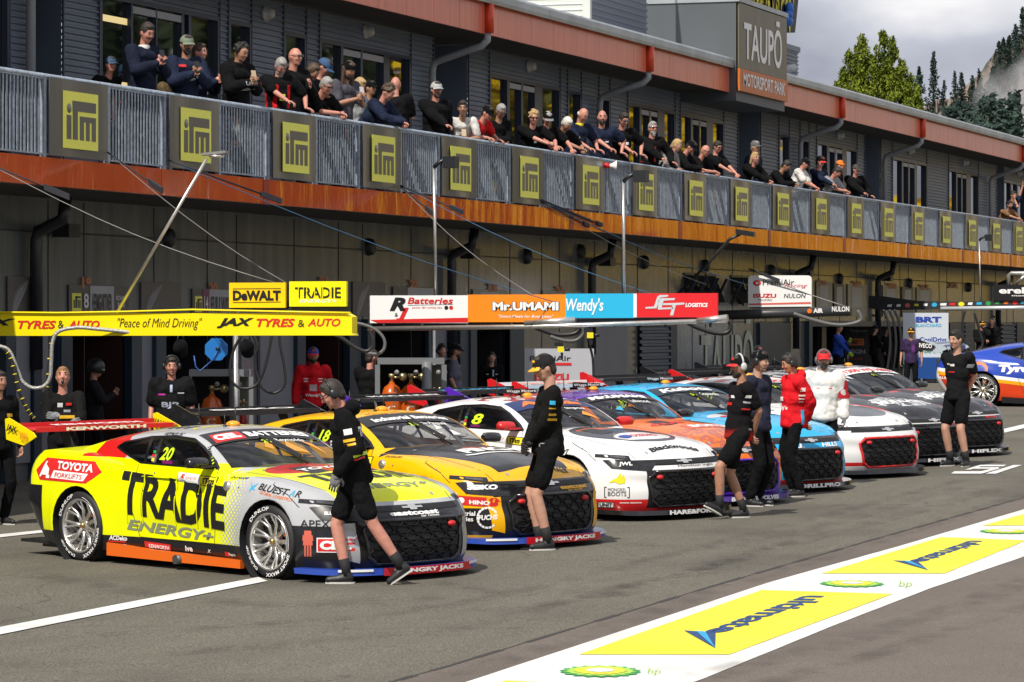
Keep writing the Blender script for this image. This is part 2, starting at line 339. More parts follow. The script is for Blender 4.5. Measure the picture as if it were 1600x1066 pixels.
for i, P in enumerate(([(-40, 1010), (300, 985), (640, 960), (900, 905), (1200, 830), (1500, 752)], [(-40, 1046), (320, 1018), (680, 990), (960, 925), (1260, 845), (1560, 765)], [(560, 935), (700, 960), (900, 945), (1150, 880)], [(640, 900), (800, 935), (1000, 915), (1250, 845)], [(980, 850), (1100, 862), (1300, 820), (1500, 762)], [(1100, 1060), (1300, 1010), (1500, 950), (1620, 905)], [(1180, 1075), (1400, 1015), (1620, 945)], [(700, 1060), (900, 1000), (1100, 930), (1300, 868), (1620, 770)], [(60, 900), (200, 925), (420, 950), (700, 935)])): mark(P, .11 + .03 * (i % 3), i)
mb.build('tyre_marks', RUB, kind='structure')
# ================= backdrop: hill, cliffs, trees =================
def fb(x, s=1.0): return sum(math.sin(x * f * s + f * 1.7) / f for f in (1, 2.3, 4.1, 7.9))
hd = 620.
prof = [(1150, 420), (1300, 300), (1395, 235), (1440, 172), (1462, 158), (1490, 150), (1520, 128), (1545, 92), (1556, 78), (1580, 76), (1592, 60), (1620, 35), (1720, 10), (1900, 60), (2300, 200)]
def hy(px): return strip_edge(prof, px)
mb = MB(); nx = 150; nz = 26; vs = []; fs = []
for j in range(nz + 1):
    v = j / nz
    for i in range(nx + 1):
        px = 1150 + 1150 * i / nx; top = hy(px) + 2.5 * fb(px * .11); d = hd - 150 * (1 - v) ** 1.4 + 9 * math.sin(px * .09 + v * 5) + 7 * math.sin(px * .31 + v * 9)
        base = 520; y = base + (top - base) * (v ** .8); p = atd(px, y, d); vs.append(p)
for j in range(nz):
    for i in range(nx): fs.append((j * (nx + 1) + i, j * (nx + 1) + i + 1, (j + 1) * (nx + 1) + i + 1, (j + 1) * (nx + 1) + i))
mb.add(vs, fs, 0, True)
hm = mat('hill_scrub_and_rock', (.30, .22, .19), .95, noise=.5, nsc=.12, col2=(.045, .06, .05), bump=.8, bdist=2.0)
mb.build('hill', hm, kind='structure')
def leaf_mat(n, c, c2): return mat(n, c, .75, noise=.4, nsc=.35, col2=c2, spec=.2)
PINE = leaf_mat('pine_needles_far', (.045, .075, .06), (.02, .035, .032)); BARK = mat('bark', (.10, .075, .055), .9, noise=.3, nsc=3)
CON1 = leaf_mat('golden_green_foliage', (.20, .24, .022), (.055, .09, .012))
def clump(mb, c, rad, n, size, mi=0, rnd=random, up=.35):
    for _ in range(n):
        while True:
            p = Vector((rnd.uniform(-1, 1), rnd.uniform(-1, 1), rnd.uniform(-1, 1)))
            if p.length < 1: break
        p = Vector((p.x * rad[0], p.y * rad[1], p.z * rad[2])) + Vector(c); s = size * rnd.uniform(.6, 1.4)
        a = Vector((rnd.gauss(0, 1), rnd.gauss(0, 1), rnd.gauss(0, .6))).normalized(); b = a.cross(Vector((rnd.gauss(0, 1), rnd.gauss(0, 1), rnd.gauss(0, 1)))).normalized(); 
        a = (a + UP * up).normalized()
        mb.add([p - b * s * .35, p + a * s * .9 + b * .05 * s, p + b * s * .35, p - a * s * .5], [(0, 1, 2, 3)], mi)
def pine(px, ytop, h, w, d, rnd, lean=0, group='dark pines along the ridge', label=''):
    z0 = atd(px, ytop, d); base = z0 - UP * h; e = empty('pine_tree', base, 0, label, 'tree', group)
    t = MB(); t.tube([(0, 0, 0), (lean * .4, 0, h * .5), (lean, 0, h * .97)], [w * .07, w * .05, .05], 6); t.build('trunk', BARK, e)
    c = MB(); n = 17
    for i in range(n):
        f = i / (n - 1); z = h * (.22 + .76 * f); r = w * .5 * (1 - f) ** .8 * rnd.uniform(.5, 1.15) + .3
        a = rnd.uniform(0, 6.28); off = w * .22 * (1 - f)
        clump(c, (lean * f + math.cos(a) * off, math.sin(a) * off, z), (r * .75, r * .75, h * .05), 85, w * .06, 0, rnd)
    c.build('crown', PINE, e)
rnd = random.Random(3)
pines = [(1437, 108, 22, 7.5, 'thick pine at the left end of the ridge'), (1458, 85, 26, 7, 'tallest lone pine standing above the ridge'), (1474, 128, 16, 4, 'small pine on the ridge skyline between two taller pines'),
         (1493, 114, 18, 5, 'pine below the cliff standing clear on the skyline'), (1503, 118, 18, 6.5, 'bushy pine at the foot of the grey cliff'), (1519, 122, 20, 6, 'pine just left of the bare cliff edge'), (1531, 112, 20, 5.5, 'slim pine against the bare cliff edge'),
         (1552, 108, 13, 7, 'dark round pine growing on the face of the cliff'), (1560, 66, 9, 4.5, 'small pine on the cliff top at its left end'), (1568, 61, 9, 5, 'green pine on the cliff top in the middle'), (1577, 57, 10, 5, 'green pine on the cliff top before the mist'), (1588, 42, 13, 6, 'tall pine on the cliff top half in mist'), (1597, 15, 16, 7, 'highest pine on the hill at the picture edge')]
for i, (px, yt, h, w, lb) in enumerate(pines): pine(px, yt, h, w, 606 - (25 if i == 7 else 0) + i % 3 * 3, rnd, rnd.uniform(-.8, .8), label=lb)
# wooded slope below: too many trunks to count
mb = MB()
for i in range(420):
    px = rnd.uniform(1400, 1598); t = rnd.random(); yt = hy(px) + 22 + t * (120 if px < 1530 else 70 + 40 * t); 
    if px > 1530 and yt < 150: continue
    if yt > 235: continue
    d = 585 - 90 * t; p = atd(px, yt, d); h = rnd.uniform(10, 16); wd = rnd.uniform(3, 5.5)
    for k in range(7):
        f = k / 6; clump(mb, p - UP * h * .75 * (1 - f), (wd * .5 * (1 - f * .8), wd * .5 * (1 - f * .8), 1.3), 20, .85, 0, rnd)
    if i % 3 == 0: mb.tube([p - UP * h * 1.5, p], .22, 4, 1)
mb.build('wooded_hillside', [PINE, BARK], kind='stuff')
# big golden conifer behind the roof
rnd = random.Random(11)
td = 240.; base = atd(1368, 506, td); base.z = 2.5; e = empty('conifer_tree', base, 0, 'large golden green conifer with twin peaks standing behind the pit roof', 'tree')
t = MB(); t.tube([(0, 0, 0), (.1, 0, 8), (-.2, 0, 14)], [.45, .33, .1], 8)
for i in range(14):
    a = rnd.uniform(0, 6.28); z = 6 + i * .9; t.tube([(0, 0, z), (math.cos(a) * 1.6, math.sin(a) * 1.6, z + 1.3)], [.1, .03], 5)
t.build('trunk', BARK, e)
c = MB()
def shoot(p, h, w, n, rnd):
    for i in range(n):
        f = rnd.random(); r = w * (1 - f) ** .75 * math.sqrt(rnd.random()); a = rnd.uniform(0, 6.28)
        q = p + RT * (math.cos(a) * r) + FW * (math.sin(a) * r) + UP * (h * f); clump(c, q, (.26, .26, .34), 30, .19, 0, rnd, .9)
pk = [(1346, 58, 150, 1.45), (1379, 54, 150, 1.5), (1328, 84, 150, 1.2), (1394, 64, 150, 1.0), (1362, 92, 160, 1.7), (1340, 105, 160, 2.2), (1385, 100, 160, 1.9), (1409, 97, 165, 1.0), (1420, 118, 170, 1.2), (1402, 128, 170, 1.8), (1316, 118, 160, 1.0), (1432, 138, 180, 1.0), (1425, 150, 185, 1.3), (1310, 140, 175, .6), (1437, 160, 190, .9)]
for (px, yt, yb, w) in pk:
    a = atd(px, yt, td); b = atd(px, yb + 10, td); shoot(b - base, (a - b).length, w, int(42 * w * (a - b).length / 3.5) , rnd)
c.build('crown', CON1, e)
# autumn tree belt and ridge across the track, seen only as reflections in the glazing and cladding
mb = MB(); rnd = random.Random(5)
for i in range(150):
    x = 110 + i * 2.8 + rnd.uniform(-2, 2); y = -38 + rnd.uniform(-8, 6); h = rnd.uniform(17, 25) if x < 305 else rnd.uniform(12, 15); mi = rnd.choice([1, 2, 2]) if x < 205 else rnd.choice([0, 0, 0, 1] if x < 310 else [0] * 6 + [1])
    for k in range(5): clump(mb, (x + rnd.uniform(-2, 2), y + rnd.uniform(-2, 2), 1 + h * (.08 + .2 * k)), (3.8 - .4 * k, 3.8 - .4 * k, h * .16), 60, 1.5, mi, rnd)
mb.build('autumn_tree_belt', [leaf_mat('autumn_yellow', (.85, .62, .02), (.60, .38, .01)), leaf_mat('olive_leaves', (.17, .17, .03), (.07, .08, .02)), leaf_mat('dark_leaves', (.05, .07, .03), (.02, .03, .015))], kind='stuff')
mb = MB()
k = 40
for i in range(k):
    x0, x1 = 120 + i * 9, 120 + (i + 1) * 9; z0, z1 = [8 + 5 * math.sin(x * .02) + 2 * math.sin(x * .11) + (0 if x < 420 else -6) for x in (x0, x1)]
    mb.quad((x0, -95, -2), (x1, -95, -2), (x1, -105, z1 + 6), (x0, -105, z0 + 6)); mb.quad((x0, -105, z0 + 6), (x1, -105, z1 + 6), (x1, -170, -2), (x0, -170, -2))
mb.build('far_ridge', mat('ridge_bush', (.06, .065, .03), .95, noise=.5, nsc=.2), kind='structure')
# steam drifting over the hill
sm = bpy.data.materials.new('steam'); sm.use_nodes = True; nt = sm.node_tree; nt.nodes.remove(nt.nodes['Principled BSDF']); pv = nt.nodes.new('ShaderNodeVolumePrincipled'); nt.links.new(pv.outputs[0], nt.nodes['Material Output'].inputs['Volume'])
pv.inputs['Color'].default_value = (.93, .93, .95, 1); t = nt.nodes.new('ShaderNodeTexCoord'); nz = nt.nodes.new('ShaderNodeTexNoise'); nz.inputs['Scale'].default_value = .055; nz.inputs['Detail'].default_value = 5; nt.links.new(t.outputs['Object'], nz.inputs['Vector'])
ln = nt.nodes.new('ShaderNodeVectorMath'); ln.operation = 'LENGTH'; sc_ = nt.nodes.new('ShaderNodeVectorMath'); sc_.operation = 'MULTIPLY'; sc_.inputs[1].default_value = (1 / 13, 1 / 13, 1 / 16); nt.links.new(t.outputs['Object'], sc_.inputs[0]); nt.links.new(sc_.outputs[0], ln.inputs[0])
ma = nt.nodes.new('ShaderNodeMath'); ma.operation = 'MULTIPLY_ADD'; ma.inputs[1].default_value = 2.4; ma.inputs[2].default_value = -.35; nt.links.new(nz.outputs[0], ma.inputs[0])
su = nt.nodes.new('ShaderNodeMath'); su.operation = 'SUBTRACT'; nt.links.new(ma.outputs[0], su.inputs[0]); nt.links.new(ln.outputs['Value'], su.inputs[1])
mr = nt.nodes.new('ShaderNodeMapRange'); mr.inputs[1].default_value = 0; mr.inputs[2].default_value = .35; mr.inputs[3].default_value = 0; mr.inputs[4].default_value = .22; nt.links.new(su.outputs[0], mr.inputs[0]); nt.links.new(mr.outputs[0], pv.inputs['Density'])
sm.cycles.volume_step_rate = 4 if hasattr(sm, 'cycles') and hasattr(sm.cycles, 'volume_step_rate') else 1
mb = MB(); mb.ell((0, 0, 0), (13, 13, 16), 24, 16); o = mb.build('steam_cloud', sm, kind='stuff'); o.location = atd(1642, 205, 545)
# ================= pit building =================
YF, YW, YR = 18.65, 20.9, 19.8      # balcony face, wall face, roof fascia face
X0, X1 = 24.0, 132.0
ZD, ZRAIL, ZU = 4.79, 5.79, 4.454    # deck, rail top, underside of balcony fascia
ZRF0, ZRF1, ZG = 7.80, 8.35, 8.53    # roof fascia bottom / top, gutter top
B = empty('pit_building', (X0, YW, G(X0, YW)), 0, 'long two storey grey clad pit building with red balcony fascia and salmon roof fascia', 'building')
B.location = (0, 0, 0)
CLAD = mat('dark_grey_ribbed_cladding', (.135, .165, .215), .42, .2, noise=.12, nsc=.8)
PANEL = mat('dark_grey_wall_panel', (.128, .138, .142), .22, 0, ior=1.75, spec=.9, noise=.22, nsc=1.2, stretch=(3, 1, .35), rnoise=.05)
FASC = mat('glossy_red_fascia', (.90, .125, .03), .10, 0, spec=1., noise=.08, nsc=1.6, bump=.45, bdist=.08, ior=2.7, stretch=(1, 1, .25))
RFASC = mat('salmon_roof_fascia', (.66, .155, .09), .30, 0, ior=1.8, noise=.14, nsc=2.5, stretch=(4, 1, .3), bump=.1, bdist=.02)
REDP = mat('bright_red_downpipe', (.62, .05, .01), .35); GUT = mat('zinc_gutter', (.42, .45, .47), .4, .45, noise=.15, nsc=1.5)
PIPE = mat('grey_downpipe', (.30, .32, .34), .4, noise=.08, nsc=3); FRAME = mat('navy_window_frame', (.012, .022, .05), .35); SOFF = mat('dark_soffit', (.055, .052, .048), .7, noise=.15, nsc=.7)
def glass_mat(name, tint, rough=.02):
    m = bpy.data.materials.new(name); m.use_nodes = True; nt = m.node_tree; b = nt.nodes['Principled BSDF']
    b.inputs['Base Color'].default_value = (*tint, 1); b.inputs['Roughness'].default_value = rough; b.inputs['Specular IOR Level'].default_value = 1.0; b.inputs['IOR'].default_value = 1.9
    nt2 = nt.nodes.new('ShaderNodeTexCoord'); nz = nt.nodes.new('ShaderNodeTexNoise'); nz.inputs['Scale'].default_value = .9; nt.links.new(nt2.outputs['Object'], nz.inputs['Vector'])
    bp = nt.nodes.new('ShaderNodeBump'); bp.inputs['Strength'].default_value = .02; bp.inputs['Distance'].default_value = .05; nt.links.new(nz.outputs[0], bp.inputs['Height']); nt.links.new(bp.outputs[0], b.inputs['Normal'])
    MATS[name] = m; return m
GLASS = glass_mat('reflective_window_glass', (.006, .009, .009))
# --- upper wall with window openings (X ranges read off the photograph) ---
wins = [[(-40, 9)], [(157, 203), (206, 242), (244, 282), (286, 293), (297, 338)], [(358, 388)], [(444, 474)], [(500, 531), (535, 562), (565, 598), (607, 638)], [(765, 791), (795, 813), (816, 834), (846, 872)],
        [(887, 905)], [(936, 950)], [(981, 998), (1001, 1013), (1015, 1026), (1037, 1052)], [(1063, 1078), (1081, 1091), (1093, 1103), (1113, 1128)], [(1217, 1231)], [(1250, 1262)],
        [(1276, 1291), (1294, 1303), (1305, 1315), (1322, 1337)], [(1394, 1408), (1410, 1418), (1420, 1428), (1432, 1446)], [(1482, 1493), (1495, 1501), (1503, 1509), (1516, 1527)], [(1568, 1578), (1580, 1588), (1590, 1600)]]
ZW1 = 7.38
recess = [(52, 96), (676, 730), (1152, 1187), (1350, 1375), (1557, 1566)]
spans = []
for wset in wins: spans.append((XY(wset[0][0], YW) - .06, XY(wset[-1][1], YW) + .06, 'w'))
for a, b in recess: spans.append((XY(a, YW), XY(b, YW), 'r'))
spans.sort()
def ribbed(mb, xa, xb, za, zb, Y, pitch=.085, dep=.022):
    n = max(1, int(round((zb - za) / pitch))); p = (zb - za) / n
    prof = []
    for i in range(n): z = za + i * p; prof += [(0, z), (0, z + p * .45), (-dep, z + p * .6), (-dep, z + p * .9)]
    prof.append((0, zb)); k = len(prof)
    mb.add([(xa, Y + y, z) for y, z in prof] + [(xb, Y + y, z) for y, z in prof], [(i, k + i, k + i + 1, i + 1) for i in range(k - 1)])
mb = MB(); cur = X0
for a, b, k in spans:
    if a > cur: ribbed(mb, cur, a, ZD, ZW1, YW)
    if k == 'r':
        ribbed(mb, a, b, ZD, ZRF0, YW + .7); mb.quad((a, YW, ZD), (a, YW + .7, ZD), (a, YW + .7, ZRF0), (a, YW, ZRF0)); mb.quad((b, YW + .7, ZD), (b, YW, ZD), (b, YW, ZRF0), (b, YW + .7, ZRF0))
    cur = max(cur, b)
ribbed(mb, cur, X1, ZD, ZW1, YW)
cur = X0
for a, b, k in [s for s in spans if s[2] == 'r'] + [(X1, X1, 'e')]:
    ribbed(mb, cur, a, ZW1, ZRF0, YW - .004); cur = b
mb.build('upper_wall', CLAD, B)
mb = MB()   # joint strips of the cladding
for a, b, k in spans:
    for x in (a - .03, b): mb.box((x, YW - .035, ZD), (x + .03, YW - .005, ZRF0))
mb.build_each('cladding_trim', mat('cladding_trim_grey', (.06, .07, .09), .5), B)
lightm = mat('warm_strip_light', (1, .78, .35), .5, emit=.55)
for wi, wset in enumerate(wins):
    fr = MB(); xa, xb = XY(wset[0][0], YW) - .06, XY(wset[-1][1], YW) + .06
    fr.box((xa, YW - .03, ZW1 - .07), (xb, YW + .10, ZW1)); fr.box((xa, YW - .03, ZD), (xa + .07, YW + .1, ZW1 - .07)); fr.box((xb - .07, YW - .03, ZD), (xb, YW + .1, ZW1 - .07))
    for (a, b), (c, d) in zip(wset[:-1], wset[1:]): fr.box((XY(b, YW), YW - .02, ZD), (XY(c, YW), YW + .1, ZW1 - .07))
    fo = fr.build('window', FRAME, B)
    for a, b in wset:
        p = MB(); xa, xb = XY(a, YW) + .0, XY(b, YW); p.quad((xa, YW + .05, ZD + .02), (xb, YW + .05, ZD + .02), (xb, YW + .05, ZW1 - .07), (xa, YW + .05, ZW1 - .07)); p.build('pane', GLASS, fo)
    if len(wset) > 3:
        hx0, hx1 = XY(wset[1][0], YW), XY(wset[2][1], YW); h = MB(); h.box((hx0, YW - .015, ZW1 - .20), (hx1, YW + .03, ZW1 - .10)); h.build('door_head', mat('pale_door_head', (.35, .36, .38), .4), fo)
mb = MB()
for z in (7.05, 6.2): mb.obox((XY(180, YW), YW + .045, z + (0 if z > 6.5 else -.05)), (.50, 0, 0), (0, .004, 0), (0, 0, .045))
mb.build_each('strip_light', lightm, B)
# --- lower wall with garage openings ---
ZH = 2.86
opens = [(100, 194, 'g'), (247, 352, 'g'), (466, 536, 'g'), (575, 660, 'g'), (735, 788, 'g'), (1262, 1432, 'g')]
louv = [(996, 1042)]
mb = MB(); cur = X0
for a, b, k in opens:
    xa, xb = XY(a, YW), XY(b, YW); mb.quad((cur, YW, -.2), (xa, YW, -.2), (xa, YW, ZH), (cur, YW, ZH)); cur = xb
mb.quad((cur, YW, -.2), (X1, YW, -.2), (X1, YW, ZH), (cur, YW, ZH)); mb.quad((X0, YW, ZH), (X1, YW, ZH), (X1, YW, ZU + .1), (X0, YW, ZU + .1))
mb.build('lower_wall', PANEL, B)
mb = MB()   # panel joints and folded trims
x = X0 + .8; i = 0
while x < X1:
    mb.box((x, YW - .008, .2), (x + .018, YW - .001, ZU)); x += (1.9, 1.1, 2.3)[i % 3]; i += 1
mb.box((X0, YW - .012, 4.02), (X1, YW - .002, 4.04)); mb.box((X0, YW - .01, ZH - .02), (X1, YW - .003, ZH))
mb.build('wall_joint', mat('dark_joint', (.02, .02, .022), .6), B)
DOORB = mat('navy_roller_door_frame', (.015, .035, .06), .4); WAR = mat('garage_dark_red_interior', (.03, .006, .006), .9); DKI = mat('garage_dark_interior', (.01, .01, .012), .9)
GREYD = mat('pale_grey_garage_panel', (.20, .21, .24), .45, noise=.08, nsc=1.5); FLOORM = mat('garage_floor', (.05, .05, .05), .6)
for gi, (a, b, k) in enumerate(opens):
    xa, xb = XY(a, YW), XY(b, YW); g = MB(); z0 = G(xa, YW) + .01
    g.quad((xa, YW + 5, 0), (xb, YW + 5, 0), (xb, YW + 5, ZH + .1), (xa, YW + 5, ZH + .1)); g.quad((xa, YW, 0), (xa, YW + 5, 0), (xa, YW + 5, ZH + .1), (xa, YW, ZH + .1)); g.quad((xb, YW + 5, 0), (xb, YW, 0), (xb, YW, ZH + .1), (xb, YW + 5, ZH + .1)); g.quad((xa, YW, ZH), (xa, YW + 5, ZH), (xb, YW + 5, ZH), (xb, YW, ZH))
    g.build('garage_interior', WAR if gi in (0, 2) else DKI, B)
    f = MB()
    for x in (xa - .32, xb - .0): f.box((x, YW - .12, z0 - .1), (x + .34, YW + .02, ZH))
    f.box((xa - .3, YW - .11, ZH - .12), (xb + .3, YW + .0, ZH + .02)); f.build('garage_door_frame', DOORB, B)
mb = MB()
for a, b, ya, yb in ((204, 240, 0, 0), (402, 462, 0, 0), (660, 705, 0, 0), (925, 976, 0, 0), (20, 42, 0, 0), (56, 70, 0, 0)):
    mb.box((XY(a, YW), YW - .05, G(XY(a, YW), YW) + .25), (XY(b, YW), YW - .012, ZH - .1))
mb.build_each('garage_panel', GREYD, B)
mb = MB()
for a, b in ((0, 14), (44, 56), (82, 99), (712, 734), (788, 812), (1042, 1052), (1182, 1212), (1212, 1230), (1436, 1452), (1480, 1498), (1504, 1518), (1545, 1560), (1585, 1598)):
    mb.box((XY(a, YW), YW - .09, G(XY(a, YW), YW) - .02), (XY(b, YW), YW - .01, ZH - .03))
mb.build_each('door_pier', DOORB, B)
mb = MB(); 
for a, b in louv + [(1500, 1514), (1562, 1583)]: ribbed(mb, XY(a, YW), XY(b, YW), .9, ZH - .05, YW - .05, .14, .05)
mb.build_each('louvre_door', mat('louvre_grey', (.12, .14, .17), .5), B)
for px in (350 / 3.85 + 0, 987, 1252, 1205):   # door handles
    pass
# painted word on the wall
mb = MB(); a = onY(1094, 500, YW); b = onY(1176, 500, YW)
put_text(mb, 'TAUPŌ', (a.x, YW - .02, 1.15), (b.x - a.x, 0, 0), (0, 0, 1.85), 0, .012); mb.build('wall_lettering', mat('faded_lettering', (.50, .52, .42), .5, noise=.25, nsc=2), B)
# open top hung windows
for (pa, pb) in ((1068, 1083), (1085, 1099), (1102, 1117), (1141, 1157), (1158, 1168)):
    xa, xb = XY(pa, YW), XY(pb, YW); f = MB(); zt, zb = 3.87, 3.22; yo = -.28
    f.box((xa, YW - .03, zt), (xb, YW - .001, zt + .05))
    for x in (xa, xb - .05): f.obox((x + .03, YW - .15, (zt + zb) / 2), (.03, 0, 0), (0, .14 * .98, -.28), (0, .02, .0) if 0 else (0, .025, .012))
    f.obox((xa / 2 + xb / 2, YW + yo - .02, zb + .03), (xb / 2 - xa / 2, 0, 0), (0, .02, 0), (0, 0, .03))
    o = f.build('open_window', FRAME, B); p = MB(); p.quad((xa + .03, YW + yo, zb), (xb - .03, YW + yo, zb), (xb - .03, YW - .02, zt), (xa + .03, YW - .02, zt)); p.build('pane', GLASS, o)
# round vents on the lower wall
for px, py in ((260, 372), (575, 386), (821, 401), (1100, 416), (1203, 423), (1310, 436), (1419, 443), (1512, 449), (905, 390 + 3), (1005, 412 - 2)):
    p = onY(px, py, YW); v = MB(); v.lathe([(.0, -.12), (.10, -.11), (.135, -.08), (.15, 0)], (p.x, YW, p.z), 'y', 20); v.build('wall_vent', mat('vent_black', (.02, .02, .022), .5), B)
for px, py in ((412, 22) , (569, 50), (824, 104), (1309, 212), (1420, 236), (1505, 254), (1590, 271)):
    p = onY(px, py, YW); v = MB(); v.lathe([(.0, -.16), (.06, -.15), (.09, -.10), (.10, -.03), (.12, -.03), (.12, 0)], (p.x, YW - .02, p.z), 'y', 18); v.build('wall_lamp', mat('frosted_lamp_cover', (.45, .45, .42), .25), B)
# --- balcony slab and red fascia in folded panels ---
mb = MB(); mb.box((X0, YF + .13, ZU + .03), (X1, YW + .7, ZD - .004)); mb.build('balcony_slab', SOFF, B)
mb = MB(); x = X0; k = 0
while x < X1:
    w_ = 3.46; x1 = min(x + w_, X1); dl = (.006, .002, .004, .000)[k % 4]; mb.add([(xx, yy, zz) for xx in (x, x1 - .012) for yy, zz in ((YF + dl, ZU), (YF + .12, ZU), (YF + .06, ZD), (YF, ZD))], [(0, 1, 2, 3), (7, 6, 5, 4), (0, 3, 7, 4), (1, 0, 4, 5), (2, 1, 5, 6), (3, 2, 6, 7)]); x = x1; k += 1
mb.build('balcony_fascia', FASC, B)
mb = MB()
x = 38.0 + 3.46 * 2 - .25
for i in range(16): mb.add([(x + i * 6.92 + q, YF - .006, z_) for q in (0, .22) for z_ in (ZU + .002, ZD - .002)], [(0, 2, 3, 1)])
mb.build('fascia_cover_strip', mat('fascia_cover_red', (.34, .035, .01), .3), B)
# --- roof ---
mb = MB(); mb.box((X0, YR + .05, ZRF0 + .02), (X1, YW + 1.2, ZRF0 + .1)); mb.build('roof_soffit', SOFF, B)
mb = MB(); x = X0
gap = (73.4, 77.65)
while x < X1:
    x1 = min(x + 1.28, X1)
    mb.box((x, YR, ZRF0), (x1 - .008, YR + .04, ZRF1)); x = x1
mb.build('roof_fascia', RFASC, B)
def bump_profile(mb, xa, xb, prof, mi=0):
    k = len(prof); mb.add([(xa, y, z) for y, z in prof] + [(xb, y, z) for y, z in prof], [(i, i + 1, k + i + 1, k + i) for i in range(k - 1)] + [tuple(range(k))[::-1], tuple(range(k, 2 * k))], mi)
mb = MB(); gp_ = [(YR - .10, ZRF1 - .03), (YR - .12, ZRF1 + .03), (YR - .12, ZG - .04), (YR - .10, ZG), (YR - .06, ZG), (YR - .05, ZG - .03), (YR + .05, ZG + .02), (YR + .05, ZRF1 - .03)]
x = X0
while x < X1:
    x1 = min(x + 6.1, X1); 
    if not (x < gap[0] and x1 > gap[1] and 0): bump_profile(mb, x, x1 - .01, gp_)
    x = x1
mb.build('gutter', GUT, B)
mb = MB(); mb.box((X0, YR + .1, ZG - .1), (X1, YW + 8, ZG - .02)); mb.build('roof_sheet', GUT, B)
for pv_, pe in ((47, None), (665, 57.38), (932, 67.2), (1246, 83.8), (1382, 93.2), (1547, 108.2)):
    X = XY(pv_, YW - .1) if pe is None else pe; p = MB()
    yv = YW - .11
    p.tube([(X, YR - .02, ZRF0 + .02), (X, YR - .02, ZRF0 - .10), (X, YR + .08, ZRF0 - .20), (X, YR + .3, ZRF0 - .26), (X, yv - .18, ZRF0 - .42), (X, yv - .04, ZRF0 - .47), (X, yv, ZRF0 - .60), (X, yv, ZD + .02)], .065, 12)
    p.tube([(X, yv, ZD + .9), (X, yv, ZD + .96)], .075, 12); p.build('downpipe', PIPE, B)
    if pe is not None:
        q = MB(); q.tube([(X, YR - .05, ZRF1 - .03), (X, YR - .05, ZRF0 + .02)], .085, 14); q.build('red_spout', REDP, B)
# black service pipes on lower wall
for px, off in ((57, .12), (706, .12), (925, .12), (1244, .12), (1372, .12), (1560, .12)):
    X = XY(px, YW - .12); p = MB(); p.tube([(X - .0, YW - .55, ZU + .02), (X, YW - .5, 4.18), (X, YW - .14, 4.02), (X, YW - .12, 3.9), (X, YW - .12, 2.2)], .085, 10); p.box((X - .12, YW - .03, 3.0), (X + .12, YW - .01, 3.06)); p.build('black_drainpipe', mat('black_plastic_pipe', (.018, .02, .028), .3), B)
    p = MB(); p.box((X + .5, YW - .35, 3.96), (X + .85, YW - .1, 4.14)); p.build('floodlight', DKMETAL, B)
# --- blocks on the roof ---
WSIDE = mat('white_siding', (.55, .57, .54), .5)
xb_ = XY(919, 21.2); xe = XY(1010, 21.2)
mb = MB(); ribbed(mb, xb_, xe, ZG - .2, ZG + 3.2, 21.2, .13, .03); mb.build('plant_room_front', mat('mid_grey_ribbed_siding', (.17, .19, .24), .45), B)
mb = MB(); k = 28; prof = []
for i in range(k): z = ZG - .2 + i * .12; prof += [(0, z), (0, z + .07), (-.025, z + .09)]
mb.add([(xb_ - .02 + y, 21.3, z) for y, z in prof] + [(xb_ - .02 + y, 25.5, z) for y, z in prof], [(i, i + 1, len(prof) + i + 1, len(prof) + i) for i in range(len(prof) - 1)])
mb.box((xb_ - .06, 21.14, ZG - .2), (xb_ + .06, 21.3, ZG + 3.2)); mb.build('plant_room_side', WSIDE, B)
# control tower box that carries the name sign
ta, tb = 73.45, 77.7; YS = 19.62
ztop = onY(1142, -1, YS).z
mb = MB(); mb.box((ta, YS + .03, 7.62), (tb, YW + 2.8, ztop)); mb.build('tower_box', mat('slate_grey_cladding', (.085, .095, .105), .5, noise=.06, nsc=1), B)
mb = MB(); mb.box((ta - .03, YS - .05, ztop), (tb + .05, YW + 2.8, ztop + .10)); mb.build('tower_flashing', GUT, B)
tx = XY(1240, 21.4)
mb = MB(); ribbed(mb, tb + .02, tx, ZG - .1, ZG + 1.05, 21.3, .1, .03); mb.box((tb, 21.25, ZG + 1.05), (tx + .1, 21.9, ZG + 1.18)); mb.build('roof_upstand', CLAD, B)
mb = MB(); mb.tube([onY(1222, 113, 20.2), onY(1232, 108, 20.2), onY(1240, 106, 20.2)], .09, 10); mb.tube([onY(1212, 116, 20.2), onY(1222, 113, 20.2)], .09, 10); mb.build('roof_pipe', PIPE, B)

sg = empty('venue_sign', (ta, YS, 8.3), 0, 'olive and orange venue name sign on the roof tower', 'sign'); sg.location = (0, 0, 0)
OLIVE = mat('olive_sign_panel', (.15, .13, .08), .4, noise=.15, nsc=1.5, stretch=(3, 1, .5)); SLET = mat('sign_silver_letters', (.85, .85, .83), .4)
z1 = onY(1142, 103, YS).z; z0 = onY(1142, 139, YS).z; zt = ztop - .02
mb = MB(); mb.box((ta + .03, YS - .03, z1), (tb - .02, YS, zt)); mb.build('name_panel', OLIVE, sg)
mb = MB(); mb.box((ta + .03, YS - .05, z0), (tb - .02, YS, z1 - .01)); mb.build('lower_panel', mat('orange_sign_panel', (.55, .14, .02), .4), sg)
mb = MB(); Wd = tb - ta
put_text(mb, 'TAUPŌ', (ta + Wd * .10, YS - .035, z1 + .22), (Wd * .78, 0, 0), (0, 0, (zt - z1) * .74), 0, .018); put_text(mb, 'MOTORSPORT PARK', (ta + Wd * .07, YS - .055, z0 + .12), (Wd * .86, 0, 0), (0, 0, (z1 - z0) * .58), 0, .02)
mb.build('sign_letters', SLET, sg)
